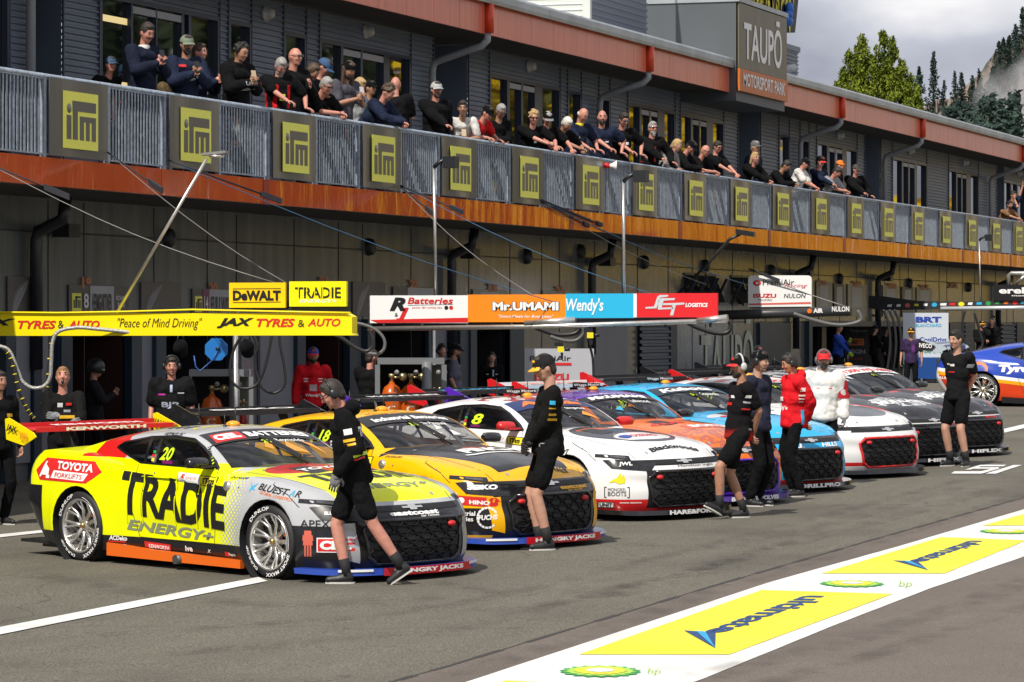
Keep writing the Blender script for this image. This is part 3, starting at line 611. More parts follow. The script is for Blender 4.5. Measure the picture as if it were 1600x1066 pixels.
# striped banner tower above
mb = MB(); bx0, bx1 = XY(1160, 20.5), XY(1246, 20.5)
e = empty('roof_banner', (0, 0, 0), 0, 'black and yellow splashed banner box above the venue sign', 'banner')
prof = [(bx0 - 2.5, ztop + .12), (XY(1236, 20.5), ZG + 1.22), (bx1 + .25, ztop + 2.2), (bx0 - 2.5, ztop + 2.2)]
mb.prism([(p[0], p[1]) for p in prof], (0, 20.4, 0), (1, 0, 0), (0, 0, 1), .8)
mb.build('banner_panel', mat('banner_black', (.01, .01, .015), .5), e)
mb = MB(); rn = random.Random(9)
for i in range(80):
    px = rn.uniform(1150, 1243); py = rn.uniform(-5, 42) if px > 1205 else rn.uniform(-5, 20)
    a = onY(px, py, 20.38); h = rn.uniform(.15, .5); wv = rn.uniform(.03, .10)
    if px > 1232 and py > 40: continue
    mb.add([a + Vector((-wv, 0, 0)), a + Vector((wv * .4, 0, -h * .6)), a + Vector((wv, 0, h * .2)), a + Vector((wv * .6, 0, h)), a + Vector((-wv * .3, 0, h * .6))], [(0, 1, 2, 3, 4)])
mb.build('banner_splashes', mat('bright_yellow_vinyl', (.85, .75, .02), .5), e)
mb = MB(); c = onY(1232, 33, 20.3); mb.ell(c, (.28, .1, .13), 12, 8); mb.ell(c + Vector((.1, 0, .28)), (.16, .1, .18), 12, 8); mb.ell(c + Vector((0, 0, .12)), (.16, .11, .14), 12, 8); mb.build('blue_wrap', mat('blue_tarpaulin', (.01, .12, .5), .5), e)

# ================= balcony railing =================
rl = empty('balcony_railing', (0, 0, 0), 0, 'galvanised balcony railing with close vertical bars along the upper deck', 'railing')
mb = MB(); mb.tube([(X0, YF + .03, ZRAIL - .03), (X1, YF + .03, ZRAIL - .03)], .03, 10); mb.build('top_rail', STEEL, rl)
bx = 38.0 + 3.46 * -4; posts = []
while bx < X1 - 4: posts += [bx - .05, bx + 1.72]; bx += 3.46
for x in posts:
    p = MB(); p.box((x - .03, YF + .0, ZD), (x + .03, YF + .06, ZRAIL - .05)); p.build('post', STEEL, rl)
for i, x in enumerate(posts[:-1]):
    xe = posts[i + 1]; p = MB(); n = int((xe - x - .1) / .092)
    for k in range(n):
        xx = x + .06 + (xe - x - .1) * k / n; p.box((xx, YF + .022, ZD + .05), (xx + .032, YF + .034, ZRAIL - .07))
    p.box((x, YF + .014, ZD + .03), (xe, YF + .048, ZD + .05)); p.box((x, YF + .014, ZRAIL - .07), (xe, YF + .048, ZRAIL - .055)); p.build('bar_panel', STEEL, rl)
# shelf table tops behind the rail
for (pa, pb) in ((305, 350), (535, 545), (645, 686), (790, 820), (1128, 1140)):
    pass
BGREY = mat('banner_dark_taupe', (.12, .11, .09), .3, spec=.9, ior=1.7, noise=.06, nsc=2, bump=.15, bdist=.02); BYEL = mat('banner_lime_yellow', (.93, .92, .13), .35, spec=.8)
def banner(i):
    x = 38.0 + 3.465 * i; e = empty('banner', (x, YF, ZD), 0, 'grey trade banner number', 'banner', 'grey and yellow trade banners on the balcony railing')
    rn = random.Random(i); w_ = 1.62
    # slightly rippled sheet
    p = MB(); n = 10; vs = []
    for k in range(n + 1):
        for j in range(2): vs.append((w_ * k / n, -.03 - .012 * math.sin(k * .9 + i) * (1 - j * .3), .03 + .93 * j))
    for k in range(n + 1):
        for j in range(2): a = vs[k * 2 + j]; vs.append((a[0], a[1] + .006, a[2]))
    m_ = 2 * (n + 1); fs = [(2 * k, 2 * k + 2, 2 * k + 3, 2 * k + 1) for k in range(n)] + [(m_ + 2 * k, m_ + 2 * k + 1, m_ + 2 * k + 3, m_ + 2 * k + 2) for k in range(n)] + [(0, 1, m_ + 1, m_), (2 * n, m_ + 2 * n, m_ + 2 * n + 1, 2 * n + 1)]
    p.add(vs, fs); p.build('sheet', BGREY, e)
    # emblem: yellow block with the dark letters cut as bars
    p = MB(); Y_ = -.048; x0, x1, z0, z1 = .33, 1.31, .13, .82; W_ = x1 - x0; H_ = z1 - z0
    p.box((x0, Y_, z0), (x1, Y_ + .004, z1)); p.build('emblem_block', BYEL, e)
    q = MB(); Yq = Y_ - .004
    def bar(a, b, c, d): q.box((x0 + W_ * a, Yq, z0 + H_ * b), (x0 + W_ * c, Yq + .003, z0 + H_ * d))
    bar(.10, .16, .23, .58); q.lathe([(0, Yq), (.06, Yq), (.06, Yq + .003)], (x0 + W_ * .17, 0, z0 + H_ * .70), 'y', 12)
    bar(.10 + .16, .66, .93, .84); bar(.27, .16, .41, .66); bar(.47, .16, .585, .58); bar(.585, .48, .93, .58); bar(.645, .16, .75, .48); bar(.81, .16, .93, .48)
    q.build('emblem_letters', BGREY, e); return e
who = ['next to the moustached man', 'below the man in the green cap', 'below the grey bearded man leaning over', 'below the curly haired woman in navy', 'below the woman taking a photo in white', 'below the man in black sunglasses beside the cap wearer', 'below the loudhailer end of the polo shirt row', 'below the older man in the black team jacket',
       'below the bald man leaning on the rail', 'below the blond woman in black with folded arms', 'below the dark haired person left of the white T-shirt', 'below the orange beanie', 'below the grey cap at the end of the crowd']
ordn = ['leftmost', 'second', 'third', 'fourth', 'fifth', 'sixth', 'seventh', 'eighth', 'ninth', 'tenth', 'eleventh', 'twelfth', 'thirteenth', 'fourteenth', 'fifteenth', 'sixteenth', 'seventeenth', 'eighteenth', 'nineteenth']
near_ = ['left of the man in the navy jumper', 'under the man in the green cap', 'under the grey bearded man in the red vest', 'under the curly haired person in navy', 'under the woman in white taking a photo', 'under the man in black at the rail', 'under the bald men in navy polos', 'under the man in the black team jacket', 'under the leaning bald man', 'under the blond woman with folded arms', 'just left of the man in the white T-shirt', 'under the orange beanie',
         'right of the last man of the crowd', 'beside the grey downpipe at the first empty stretch', 'under the first window beyond the crowd', 'left of the second bright window beyond the crowd', 'behind the thin lamp pole at the right', 'left of the bare armed pair', 'under the bare armed pair at the right edge']
for i in range(19):
    e = banner(i); e['label'] = '%s grey banner with yellow block, %s' % (ordn[i], near_[i])

# ================= team booms and their boards =================
CARB = mat('boom_black_tube', (.03, .03, .033), .4); YBRD = mat('boom_yellow_board', (.88, .72, .0), .4); WBRD = mat('board_white', (.80, .80, .80), .4)
def boom_frame(X): return Vector((0, -1, 0)), Vector((0, 0, 1))      # boards face the lane end: run along -Y, seen from -X
def bpt(px, py, X):
    """point of the plane x = X behind image position px, py"""
    u = (px - PX) / F; y = (RT.x * X - u * FW.x * X) / (u * FW.y - RT.y); d = FW.x * X + FW.y * y; return Vector((X, y, CAMZ - (py - HY) / F * d))
def board(mb, X, px0, px1, py0, py1, th=.06, mi=0, r=0):
    a = bpt(px0, py0, X); b = bpt(px1, py1, X); c = bpt(px0, py1, X)
    mb.box((X, a.y, (c.z)), (X + th, b.y, a.z), mi); return a, b
def btext(mb, t, X, px0, px1, py0, py1, mi, bold=.02, shear=0., slope=0, lift=.006):
    a = bpt(px0, py1, X); b = bpt(px1, py1 + slope, X); c = bpt(px0, py0, X); ex = b - a; ey = Vector((0, 0, c.z - a.z))
    vs, fs, _ = text2d(t, bold, shear); mb.add([a + ex * v[0] + ey * v[1] + Vector((-lift, 0, 0)) for v in vs], fs, mi)
def bpoly(mb, X, pts, mi, lift=.004, th=None): mb.add([bpt(p[0], p[1], X) + Vector((-lift, 0, 0)) for p in pts], [tuple(range(len(pts)))], mi)
# boom one: long yellow beam
XB = 36.5
e = empty('team_boom', (XB, 20.8, 2.2), 0, 'long yellow team boom beam with two sign boards above the nearest race car', 'boom'); e.location = (0, 0, 0)
mb = MB(); a = bpt(550, 491, XB); b = bpt(550, 518, XB); c = bpt(-230, 489, XB); d_ = bpt(-230, 523, XB)
mb.prism([(0, 0)] * 0 or [(-20.85, 2.66), (-a.y + .02, 2.675), (-a.y, 2.70), (-a.y, 2.88), (-a.y - .08, 2.925), (-20.85, 2.925)], (XB, 0, 0), (0, -1, 0), (0, 0, 1), .16, 0)
bm_ = mb.build('beam', YBRD, e)
mb = MB()
btext(mb, 'JAX', XB, 339, 397, 497, 513, 0, .05, .35); btext(mb, '&', XB, 466, 476, 500, 511, 0, .0); btext(mb, 'JAX', XB, -58, 25, 498, 512, 0, .05, .35); btext(mb, '&', XB, 91, 100, 501, 513, 0, .0)
btext(mb, '"Peace of Mind Driving"', XB, 184, 316, 497, 516, 0, -.006, .3); btext(mb, 'TYRES', XB, 401, 461, 498, 511, 1, .03, .25); btext(mb, 'AUTO', XB, 481, 532, 498, 510, 1, .02, .25)
btext(mb, 'TYRES', XB, 28, 88, 501, 514, 1, .03, .25); btext(mb, 'AUTO', XB, 107, 156, 501, 513, 1, .03, .25)
mb.build('beam_lettering', [BLACK, RED], e)
mb = MB(); mb.tube([bpt(-230, 486, XB - .02), bpt(90, 489, XB - .02), bpt(200, 487, XB - .02), bpt(300, 484, XB - .02), bpt(440, 487, XB - .02), bpt(548, 489, XB - .02)], .012, 6); mb.build('yellow_cable', YBRD, e)
XS = XB + .2
for (x0, x1, y0, y1, m1, nm) in ((358, 446, 442, 481, mat('board_amber', (.86, .56, .0), .4), 'amber board reading power tool name'), (452, 541, 440, 479, mat('board_lemon', (.86, .80, .0), .4), 'lemon yellow board with stencil lettering')):
    mb = MB(); board(mb, XS, x0, x1, y0, y1, .05); s = mb.build('sign_board', m1, e); s['label'] = nm
mb = MB(); board(mb, XS + .06, 350, 545, 470, 486, .05); board(mb, XS + .06, 446.5, 451.5, 440, 482, .05); mb.build('board_bracket', DKMETAL, e)
mb = MB(); btext(mb, 'DeWALT', XS, 364, 439, 454, 470, 0, .05); bpoly(mb, XS, [(364, 451), (439, 450.5), (439, 451.5), (364, 452)], 0); bpoly(mb, XS, [(364, 472.5), (439, 471.5), (439, 472.5), (364, 473.5)], 0)
btext(mb, 'TRADIE', XS, 461, 533, 449, 466, 0, .02); btext(mb, 'ENERGY+', XS, 468, 527, 468, 473, 1, .02, .3)
for px in (466, 479, 491.5, 504, 515.5): bpoly(mb, XS, [(px, 448), (px + 1.1, 448), (px + 1.1, 467), (px, 467)], 2, .008)
mb.build('board_lettering', [BLACK, WHITE, mat('board_lemon', (1, 1, 1))], e)
# boom two: four sponsor boards on a silver rail
XB2 = 46.0
e = empty('team_boom', (0, 0, 0), 0, 'silver railed team boom carrying white, orange, sky blue and red boards', 'boom')
for (x0, x1, y0, y1, m1, nm) in ((578, 731, 462, 505, WBRD, 'white board'), (731, 884, 460.5, 503.5, mat('board_orange', (.85, .24, .01), .4), 'orange board'), (884, 990, 459, 497, mat('board_sky_blue', (.02, .42, .68), .4), 'sky blue board'), (990, 1121, 458.5, 496, mat('board_red', (.70, .015, .02), .4), 'red board')):
    mb = MB(); board(mb, XB2, x0, x1, y0, y1, .05); s = mb.build('sign_board', m1, e); s['label'] = nm
mb = MB(); bpoly(mb, XB2, [(578.5, 500), (731, 496.5), (731, 504), (590, 504.8)], 0, .004); btext(mb, 'Batteries', XB2, 637, 708, 465, 475, 0, .02, .2); btext(mb, 'R', XB2, 609, 634, 465, 486, 2, .05, .3)
btext(mb, 'J', XB2, 619, 639, 481, 502, 0, .06, .3); btext(mb, '&', XB2, 617, 622, 489, 495, 2, 0); btext(mb, 'power. like nothing else.', XB2, 644, 691, 479, 483, 0, .0, .3); bpoly(mb, XB2, [(637, 477), (708, 475.5), (708, 476), (637, 477.5)], 2)
for px, c in ((697.5, 2), (705, 0)): bpoly(mb, XB2, [(px + 3.2 * math.cos(k * .5236), 481 + 3.2 * math.sin(k * .5236)) for k in range(12)], c)
btext(mb, 'Mr.UMAMI', XB2, 769, 874, 471.5, 486, 2, .10, 0, lift=.005); btext(mb, 'Mr.UMAMI', XB2, 770, 873, 472, 485.5, 1, .05, 0, lift=.010); btext(mb, '"Smart Meals for Busy Lives"', XB2, 779, 865, 492, 498, 1, .01, .2)
btext(mb, "Wendy's", XB2, 884, 943, 466, 492, 1, .02, .15)
bpoly(mb, XB2, [(990, 459), (995, 459), (995, 496), (990, 496)], 1)
# interlocking monogram of the red board
for P in ([(1009, 480), (1022, 479), (1027, 464), (1031, 461), (1045, 461), (1043, 464), (1032, 465), (1026, 482), (1008, 482.5)], [(1029, 470), (1033, 466), (1055, 466), (1054, 469), (1037, 470), (1034, 481), (1052, 480), (1051, 483), (1028, 484)], [(1035, 474), (1070, 473), (1069, 476), (1056, 477), (1052, 493), (1047, 493), (1051, 477), (1035, 477)]): bpoly(mb, XB2, P, 3)
btext(mb, 'LOGISTICS', XB2, 1071, 1106, 473.5, 480, 1, .04, .2)
mb.build('board_lettering', [RED, WHITE, BLACK, mat('silver_print', (.55, .57, .58), .4)], e)
mb = MB(); mb.tube([bpt(585, 514, XB2), bpt(835, 510.5, XB2), bpt(1136, 500.5, XB2)], .035, 10); mb.tube([bpt(820, 505.5, XB2), bpt(900, 500, XB2)], .045, 10); mb.tube([bpt(1090, 502, XB2), bpt(1137, 497, XB2)], .05, 10); mb.build('lower_rail', SILVER, e)
mb = MB(); mb.tube([bpt(575, 509, XB2 + .1), bpt(1125, 498.5, XB2 + .1)], .045, 8)
for px in (600, 660, 730, 800, 884, 960, 1040, 1110): mb.tube([bpt(px, 500, XB2 + .08), bpt(px, 510, XB2)], .02, 6)
mb.build('upper_rail', CARB, e)
mb = MB(); mb.tube([bpt(578, 516, XB2 + .03), bpt(1040, 506, XB2 + .03)], .018, 6); mb.build('red_hose', mat('rust_red_hose', (.35, .06, .03), .5), e)
# boom three: white team board and grey arm
XB3 = 70.7
e = empty('team_boom', (0, 0, 0), 0, 'slim black team boom with a rounded white sign board on top', 'boom')
mb = MB(); mb.tube([bpt(1004, 497, XB3), bpt(1330, 486, XB3)], .10, 12); mb.build('arm', CARB, e); mb = MB(); mb.tube([bpt(1004, 492, XB3 - .06), bpt(1230, 487.5, XB3 - .06)], .02, 8); mb.build('rail', SILVER, e)
def rrect(x0, x1, y0, y1, r, n=5):
    P = []
    for cx, cy, a0 in ((x1 - r, y0 + r, -90), (x1 - r, y1 - .5, 0), (x0 + r, y1 - .5, 90), (x0 + r, y0 + r, 180)):
        rr = r if cy < (y0 + y1) / 2 else .5
        for k in range(n + 1):
            a = R(a0 + 90 * k / n); cx_ = cx if rr == r else (x1 - .5 if a0 == 0 else x0 + .5); P.append((cx_ + rr * math.cos(a), cy + rr * math.sin(a)))
    return P
pl = [bpt(x, y, XB3) for x, y in rrect(1169, 1268, 430.5, 482, 7)]
mb = MB(); k = len(pl); mb.add(pl + [p + Vector((.05, 0, 0)) for p in pl], [tuple(range(k)), tuple(range(k, 2 * k))[::-1]] + [((i + 1) % k, i, k + i, k + (i + 1) % k) for i in range(k)]); mb.build('sign_board', WBRD, e)
mb = MB(); btext(mb, 'PremiAir', XB3, 1192, 1241, 436.5, 446, 1, .005); btext(mb, 'Racing', XB3, 1225, 1262, 443.5, 451, 0, -.005, .5); btext(mb, 'ISUZU', XB3, 1177, 1213, 459, 465.5, 0, .04); btext(mb, 'TRUCKS', XB3, 1184, 1206, 467.5, 470.5, 1, .0); btext(mb, 'NULON', XB3, 1225, 1259, 459, 466, 1, .01, .15)
bpoly(mb, XB3, [(1170, 474.5), (1267, 472), (1267, 475), (1170, 477)], 2); bpoly(mb, XB3, [(1170, 480), (1267, 479), (1267, 481.5), (1170, 482)], 1)
bpoly(mb, XB3, [(1176 + 7 + 6.5 * math.cos(k * .6283), 442.5 + 4.6 * math.sin(k * .6283)) for k in range(10)], 0); bpoly(mb, XB3, [(1183 + 2.6 * math.cos(k * .6283), 442.5 + 2.2 * math.sin(k * .6283)) for k in range(10)], 3, .008)
mb.build('board_lettering', [RED, BLACK, mat('coral_print', (.65, .12, .10), .4), WHITE], e)
mb = MB(); btext(mb, 'AIR', XB3 - .1, 1271, 1286, 482, 489, 0, .04); btext(mb, 'NULON', XB3 - .1, 1300, 1327, 479, 487, 0, .02); bpoly(mb, XB3 - .1, [(1265 + 3.8 * math.cos(k * .6283), 486 + 3.8 * math.sin(k * .6283)) for k in range(10)], 1, .008); mb.build('arm_lettering', [WHITE, ORANGE], e)
# boom four: long black beam with small stickers
XB4 = 87.0
e = empty('team_boom', (0, 0, 0), 0, 'long black team boom covered in small colourful stickers at the right', 'boom')
mb = MB(); a = bpt(1357, 463, XB4); b = bpt(1357, 484, XB4); c = bpt(1420, 472, XB4); 
P = [(1357, 462), (1378, 463), (1430, 470), (1500, 472), (1660, 466), (1660, 480), (1380, 485), (1357, 482)]; pl = [bpt(x, y, XB4) for x, y in P]; k = len(pl)
mb.add(pl + [p + Vector((.2, 0, 0)) for p in pl], [tuple(range(k)), tuple(range(k, 2 * k))[::-1]] + [((i + 1) % k, i, k + i, k + (i + 1) % k) for i in range(k)]); mb.build('beam', CARB, e)
mb = MB(); pal = [0, 0, 1, 2, 0, 3, 0, 4, 2, 0, 3, 5, 5, 6, 4, 3, 0]; rn = random.Random(4)
for i, ci in enumerate(pal):
    px = 1390 + i * 14; py = 478 - i * .35; w2 = rn.uniform(3.5, 5.5)
    if i % 3 == 2: bpoly(mb, XB4, [(px + w2 * math.cos(q * .6283), py + 3.4 * math.sin(q * .6283)) for q in range(10)], ci)
    else: bpoly(mb, XB4, [(px - w2, py + 1.6), (px - w2 + 1, py - 2), (px + w2, py - 2.2), (px + w2 - 1, py + 1.8)], ci)
mb.build('sticker_row', [WHITE, mat('coral_print', (1, 1, 1)), YEL, LBLUE, RED, GREEN, ORANGE], e)
mb = MB(); mb.tube([bpt(1470, 482.5, XB4 - .1), bpt(1660, 480, XB4 - .1)], .05, 8); mb.build('pale_rail', mat('pale_rail', (.6, .63, .66), .3, .3), e)
mb = MB(); board(mb, XB4 - .05, 1552, 1680, 445, 470, .08); mb.build('sign_board', mat('board_black', (.012, .012, .014), .35), e)
mb = MB(); btext(mb, 'erebus', XB4 - .05, 1561, 1632, 449, 459, 0, .035); btext(mb, 'motorsport', XB4 - .05, 1581, 1640, 461, 464, 0, .02); mb.build('board_lettering', WHITE, e)
mb = MB(); mb.tube([bpt(1576, 445, XB4), bpt(1576, 430, XB4), bpt(1580, 427, XB4), bpt(1680, 427, XB4)], .05, 8); mb.tube([bpt(1586, 444, XB4), bpt(1604, 429, XB4)], .04, 8); mb.build('tube_frame', SILVER, e)

# ================= lamp poles =================
def pole(name, pts, r, label, m, head, group='lamp poles standing on the team booms'):
    e = empty(name, pts[0], 0, label, 'lamp pole', group); o = Vector(pts[0])
    mb = MB(); mb.tube([Vector(p) - o for p in pts], r, 10); mb.build('pole', m, e); h = MB(); head(h, Vector(pts[-1]) - o); h.build('lamp_head', DKMETAL if m is not SILVER or 'slanting' not in label else SILVER, e); return e
p0 = bpt(181, 492, XB + .1); p1 = bpt(323, 248, XB + 0.1)
def hd1(h, p): h.obox(p + Vector((0, -.10, .06)), (.05, 0, 0), (0, .15, -.012), (0, 0, .014)); h.lathe([(0, -.02), (.09, -.015), (.09, .01), (0, .012)], p + Vector((0, -.12, .025)), 'z', 14)
pole('lamp_pole', [p0, p1], .018, 'slanting silver lamp pole rising from the yellow boom', SILVER, hd1)
def hd2(h, p): h.tube([p, p + Vector((0, -.06, .06)), p + Vector((0, -.18, .12))], .03, 8); h.obox(p + Vector((0, -.25, .07)), (.09, 0, 0), (0, .09, 0), (0, 0, .08))
pole('lamp_pole', [bpt(681, 462, XB2 + .1), bpt(678, 262, XB2 + .1)], .022, 'straight thin lamp pole above the white board', SILVER, hd2)
pole('lamp_pole', [bpt(975, 459, XB2 + .1), bpt(974, 284, XB2 + .1)], .022, 'straight thin lamp pole above the sky blue board', SILVER, hd2)
pole('lamp_pole', [bpt(1532, 475, XB4 + .1), bpt(1530, 376, XB4 + .1)], .02, 'farthest thin lamp pole above the black stickered boom', SILVER, hd2)
def hd3(h, p): h.obox(p + Vector((0, -.1, .02)), (.07, 0, 0), (0, .18, .03), (0, 0, .05))
pole('lamp_pole', [bpt(1060, 459, XB3 - 4), bpt(1110, 408, XB3 - 4), bpt(1140, 374, XB3 - 4), bpt(1157, 366, XB3 - 4)], .03, 'short black lamp arm leaning right over the red board', DKMETAL, hd3)

# ================= guy wires =================
WIRE = mat('steel_wire', (.25, .25, .24), .5, .3); ROPE = mat('blue_rope', (.04, .12, .22), .7)
def wire(a, b, r, m, label, sag=.12, grp='guy wires bracing the booms from the balcony railing', link_=None):
    o = Vector(a); e = empty('guy_wire', o, 0, label, 'wire', grp); mb = MB(); b = Vector(b) - o; pts = [b * (i / 8) - UP * sag * math.sin(math.pi * i / 8) for i in range(9)]; mb.tube(pts, r, 5); mb.build('wire_strand', m, e)
    t = MB(); d = b.normalized(); t.tube([b * .0, b * .22], r * 2.0, 6); t.obox(b * .24, d * .16, d.cross(UP).normalized() * .02, UP * .035); t.build('ratchet_strap', mat('webbing_black', (.02, .022, .03), .8), e)
ZF = 5.0
wire(onY(168, 238, YF - .05), bpt(505, 475, XB + .3), .005, WIRE, 'steel wire from the railing down to the lemon yellow board')
wire(onY(-20, 255, YF - .05), bpt(440, 445, XB + .3), .005, WIRE, 'steel wire crossing behind the slanting lamp pole to the amber board')
wire(onY(262, 250, YF - .05), bpt(900, 482, XB2 + .3), .006, ROPE, 'blue rope from the second banner across to the orange board')
wire(onY(626, 290, YF - .05), bpt(1020, 460, XB2 + .3), .006, ROPE, 'blue rope from the fourth banner to the red board')
wire(onY(626, 292, YF - .05), bpt(830, 460, XB2 + .3), .006, WIRE, 'grey wire from the fourth banner down to the orange board')
wire(onY(846, 313, YF - .05), bpt(1170, 446, XB3 + .3), .010, ROPE, 'blue rope from the sixth banner towards the rounded white board')
wire(onY(846, 316, YF - .05), bpt(1104, 445, XB3 - 3), .006, WIRE, 'grey wire from the sixth banner to the top hung windows')
wire(onY(1170, 420, YF - .05), bpt(1325, 480, XB3 + .1), .012, WIRE, 'thin wire to the right end of the slim black boom', .05)

# ================= boards on the garage wall =================
FERN = mat('fern_board_brown', (.105, .098, .088), .4, noise=.06, nsc=2); POST = mat('name_board_silver', (.42, .43, .45), .4, noise=.06, nsc=2)
def wboard(px0, px1, py0, py1, m, label, name='wall_board', cat='board', grp='sponsor and name boards fixed to the garage wall', z1=None, z0=None):
    a = onY(px0, py0, YW); b = onY(px1, py1, YW); z1 = a.z if z1 is None else z1; z0 = 2.93 if z0 is None else z0
    e = empty(name, (a.x, YW, z0), 0, label, cat, grp); mb = MB(); mb.box((0, -.03, 0), (b.x - a.x, -.012, z1 - z0)); mb.build('panel', m, e); return e, b.x - a.x, z1 - z0
def fern(e, W, H, s=1.0):
    mb = MB(); pts = [(W * .25, .02), (W * .42, H * .35), (W * .6, H * .62), (W * .84, H * .95)]
    def q(t):
        t *= 3; i = min(2, int(t)); f = t - i; a, b = pts[i], pts[i + 1]; return Vector((a[0] + (b[0] - a[0]) * f, -.036, a[1] + (b[1] - a[1]) * f))
    for k in range(20):
        t = k / 20; c = q(t); l = H * (.34 * math.sin(math.pi * (t * .8 + .2)) + .03); 
        for sx, ang in ((-1, R(80)), (1, R(-18))):
            d = Vector((math.cos(ang + .5) if sx > 0 else math.cos(ang + 1.1), 0, math.sin(ang + .5) if sx > 0 else math.sin(ang + 1.1))) * l * (1 if sx < 0 else .3); n = Vector((-d.z, 0, d.x)).normalized() * H * .014
            mb.add([c - n, c + d * .5 - n * 1.4, c + d, c + d * .5 + n * 1.4, c + n], [(0, 1, 2, 3, 4)])
    mb.build('fern_emblem', mat('silver_fern_print', (.42, .43, .44), .4), e)
e, W, H = wboard(9, 50, 432, 488, FERN, 'dark board with silver fern at the far left'); fern(e, W, H)
e, W, H = wboard(218, 280, 441, 488, FERN, 'brown board with silver fern right of the slanting lamp pole'); fern(e, W * .62, H)
e, W, H = wboard(549, 600, 440, 488, FERN, 'brown board with silver fern between lemon and white signs'); fern(e, W * .6, H)
def nameboard(px0, px1, py0, lab, num, nm, cm, ex_=0):
    e, W, H = wboard(px0, px1, py0, 488, FERN, lab)
    mb = MB(); mb.box((W * .04, -.038, H * .12), (W * .19, -.032, H * .72), 0)
    mb.box((W * .34, -.036, 0), (W * (.74 if ex_ else .98), -.031, H * .98), 1)
    if cm: mb.box((W * .20, -.036, 0), (W * .335, -.031, H * .98), 4)
    put_text(mb, num, (W * .225, -.040, H * .22), (W * .08, 0, 0), (0, 0, H * .5), 2, .02); put_text(mb, nm, (W * .37, -.040, H * .1), (W * (.33 if ex_ else .56), 0, 0), (0, 0, H * .62), 3, .03)
    for a, b, c, d in ((.06, .22, .08, .5), (.09, .22, .12, .6), (.13, .22, .145, .5), (.155, .22, .175, .5), (.09, .55, .175, .62)): mb.box((W * a, -.042, H * b), (W * c, -.039, H * d), 3)
    mb.build('print', [BYEL, POST, WHITE, mat('dark_taupe_print', (.07, .065, .06), .5), mat('plum_print', (.22, .06, .12), .5)], e); return e, W, H
e, W, H = nameboard(105, 198, 445, 'driver name board with number 8 and plain taupe right half', '8', 'HEIMGARTNER', 0, 1)
mb = MB(); put_text(mb, 'RICHARD', (W * .77, -.036, H * .5), (W * .17, 0, 0), (0, 0, H * .16), 0, .01); put_text(mb, 'BONE', (W * .80, -.036, H * .26), (W * .12, 0, 0), (0, 0, H * .16), 0, .01); mb.build('small_print', WHITE, e)
nameboard(298, 372, 451, 'driver name board with number 14 on plum beside the amber sign', '14', 'FULLWOOD', 1)
nameboard(612, 676, 448, 'pale name board standing up behind the white sign', '18', 'PASQUALE', 0)
for px0, px1, py0, lb in ((737, 790, 452, 'pale board half hidden behind the left of the orange sign'), (846, 905, 458 - 4, 'pale board half hidden behind the right of the orange sign'), (1274, 1298, 440, 'faint pale board right of the rounded white sign'), (1302, 1318, 443, 'narrow dark glossy board third left of the black boom'), (1323, 1352, 444, 'wide silver board just left of the black boom end'), (1378, 1402, 446, 'pale taupe board first above the black boom'), (1408, 1426, 448, 'narrow fern board above the middle of the black boom'), (1431, 1455, 449, 'silver board above the middle of the black boom')):
    e, W, H = wboard(px0, px1, py0, 488, FERN if 'fern' in lb or 'dark' in lb else mat('pale_taupe_board', (.26, .26, .22), .35, noise=.1, nsc=2), lb, z0=3.0)
    mb = MB(); mb.box((W * .2, -.036, H * .3), (W * .75, -.032, H * .9)); mb.build('print', POST, e)
# garage number plates over the boards
for px, py, t in ((132, 444, '19'), (330, 452, '20'), (503, 442, '21'), (644, 446, '22'), (767, 451, '23'), (873, 455, '24'), (1282, 444, '28'), (1337, 445, '29'), (1392, 448, '30'), (1442, 450, '31'), (1488, 447, '32')):
    a = onY(px - 7, py, YW); b = onY(px + 7, py, YW); e = empty('garage_number', (a.x, YW, a.z - .06), 0, 'orange garage number %s high on the wall' % t, 'number plate', 'orange garage numbers on the wall')
    mb = MB(); put_text(mb, t, (0, -.03, 0), (b.x - a.x, 0, 0), (0, 0, .16), 0, .06); mb.build('digits', mat('orange_digits', (.45, .16, .06), .5), e)
# ================= race cars =================
def interp(tab, x):
    if x <= tab[0][0]: return tab[0][1]
    for (a, b), (c, d) in zip(tab[:-1], tab[1:]):
        if x <= c:
            t = (x - a) / (c - a); i = tab.index((a, b)); 
            m0 = (d - tab[i - 1][1]) / (c - tab[i - 1][0]) if i > 0 else (d - b) / (c - a)
            m1 = (tab[i + 2][1] - b) / (tab[i + 2][0] - a) if i + 2 < len(tab) else (d - b) / (c - a)
            h = c - a; return (2 * t**3 - 3 * t**2 + 1) * b + (t**3 - 2 * t**2 + t) * h * m0 + (-2 * t**3 + 3 * t**2) * d + (t**3 - t**2) * h * m1
    return tab[-1][1]
def crom(P, n):
    out = []; P = [Vector(p) for p in P]
    for i in range(len(P) - 1):
        p0 = P[max(i - 1, 0)]; p1 = P[i]; p2 = P[i + 1]; p3 = P[min(i + 2, len(P) - 1)]
        for k in range(n):
            t = k / n; out.append(.5 * ((2 * p1) + (p2 - p0) * t + (2 * p0 - 5 * p1 + 4 * p2 - p3) * t * t + (3 * p1 - p0 - 3 * p2 + p3) * t**3))
    out.append(P[-1]); return out
AX = 1.39; WR = .335
OUTL = [(-2.42, 0), (-2.415, .45), (-2.38, .78), (-2.22, .925), (-1.95, .965), (-1.60, .985), (-1.2, .985), (-.85, .955), (-.45, .925), (0, .92), (.5, .93), (.9, .955), (1.2, .98), (1.55, .985), (1.85, .955), (2.06, .87), (2.2, .72), (2.30, .5), (2.345, .25), (2.36, 0)]
ZSH = [(-2.42, 1.0), (-2.2, 1.025), (-1.9, 1.04), (-1.39, 1.02), (-.9, .96), (-.3, .925), (.3, .915), (.8, .90), (1.1, .885), (1.39, .862), (1.7, .82), (1.95, .77), (2.1, .735), (2.25, .70), (2.36, .685)]
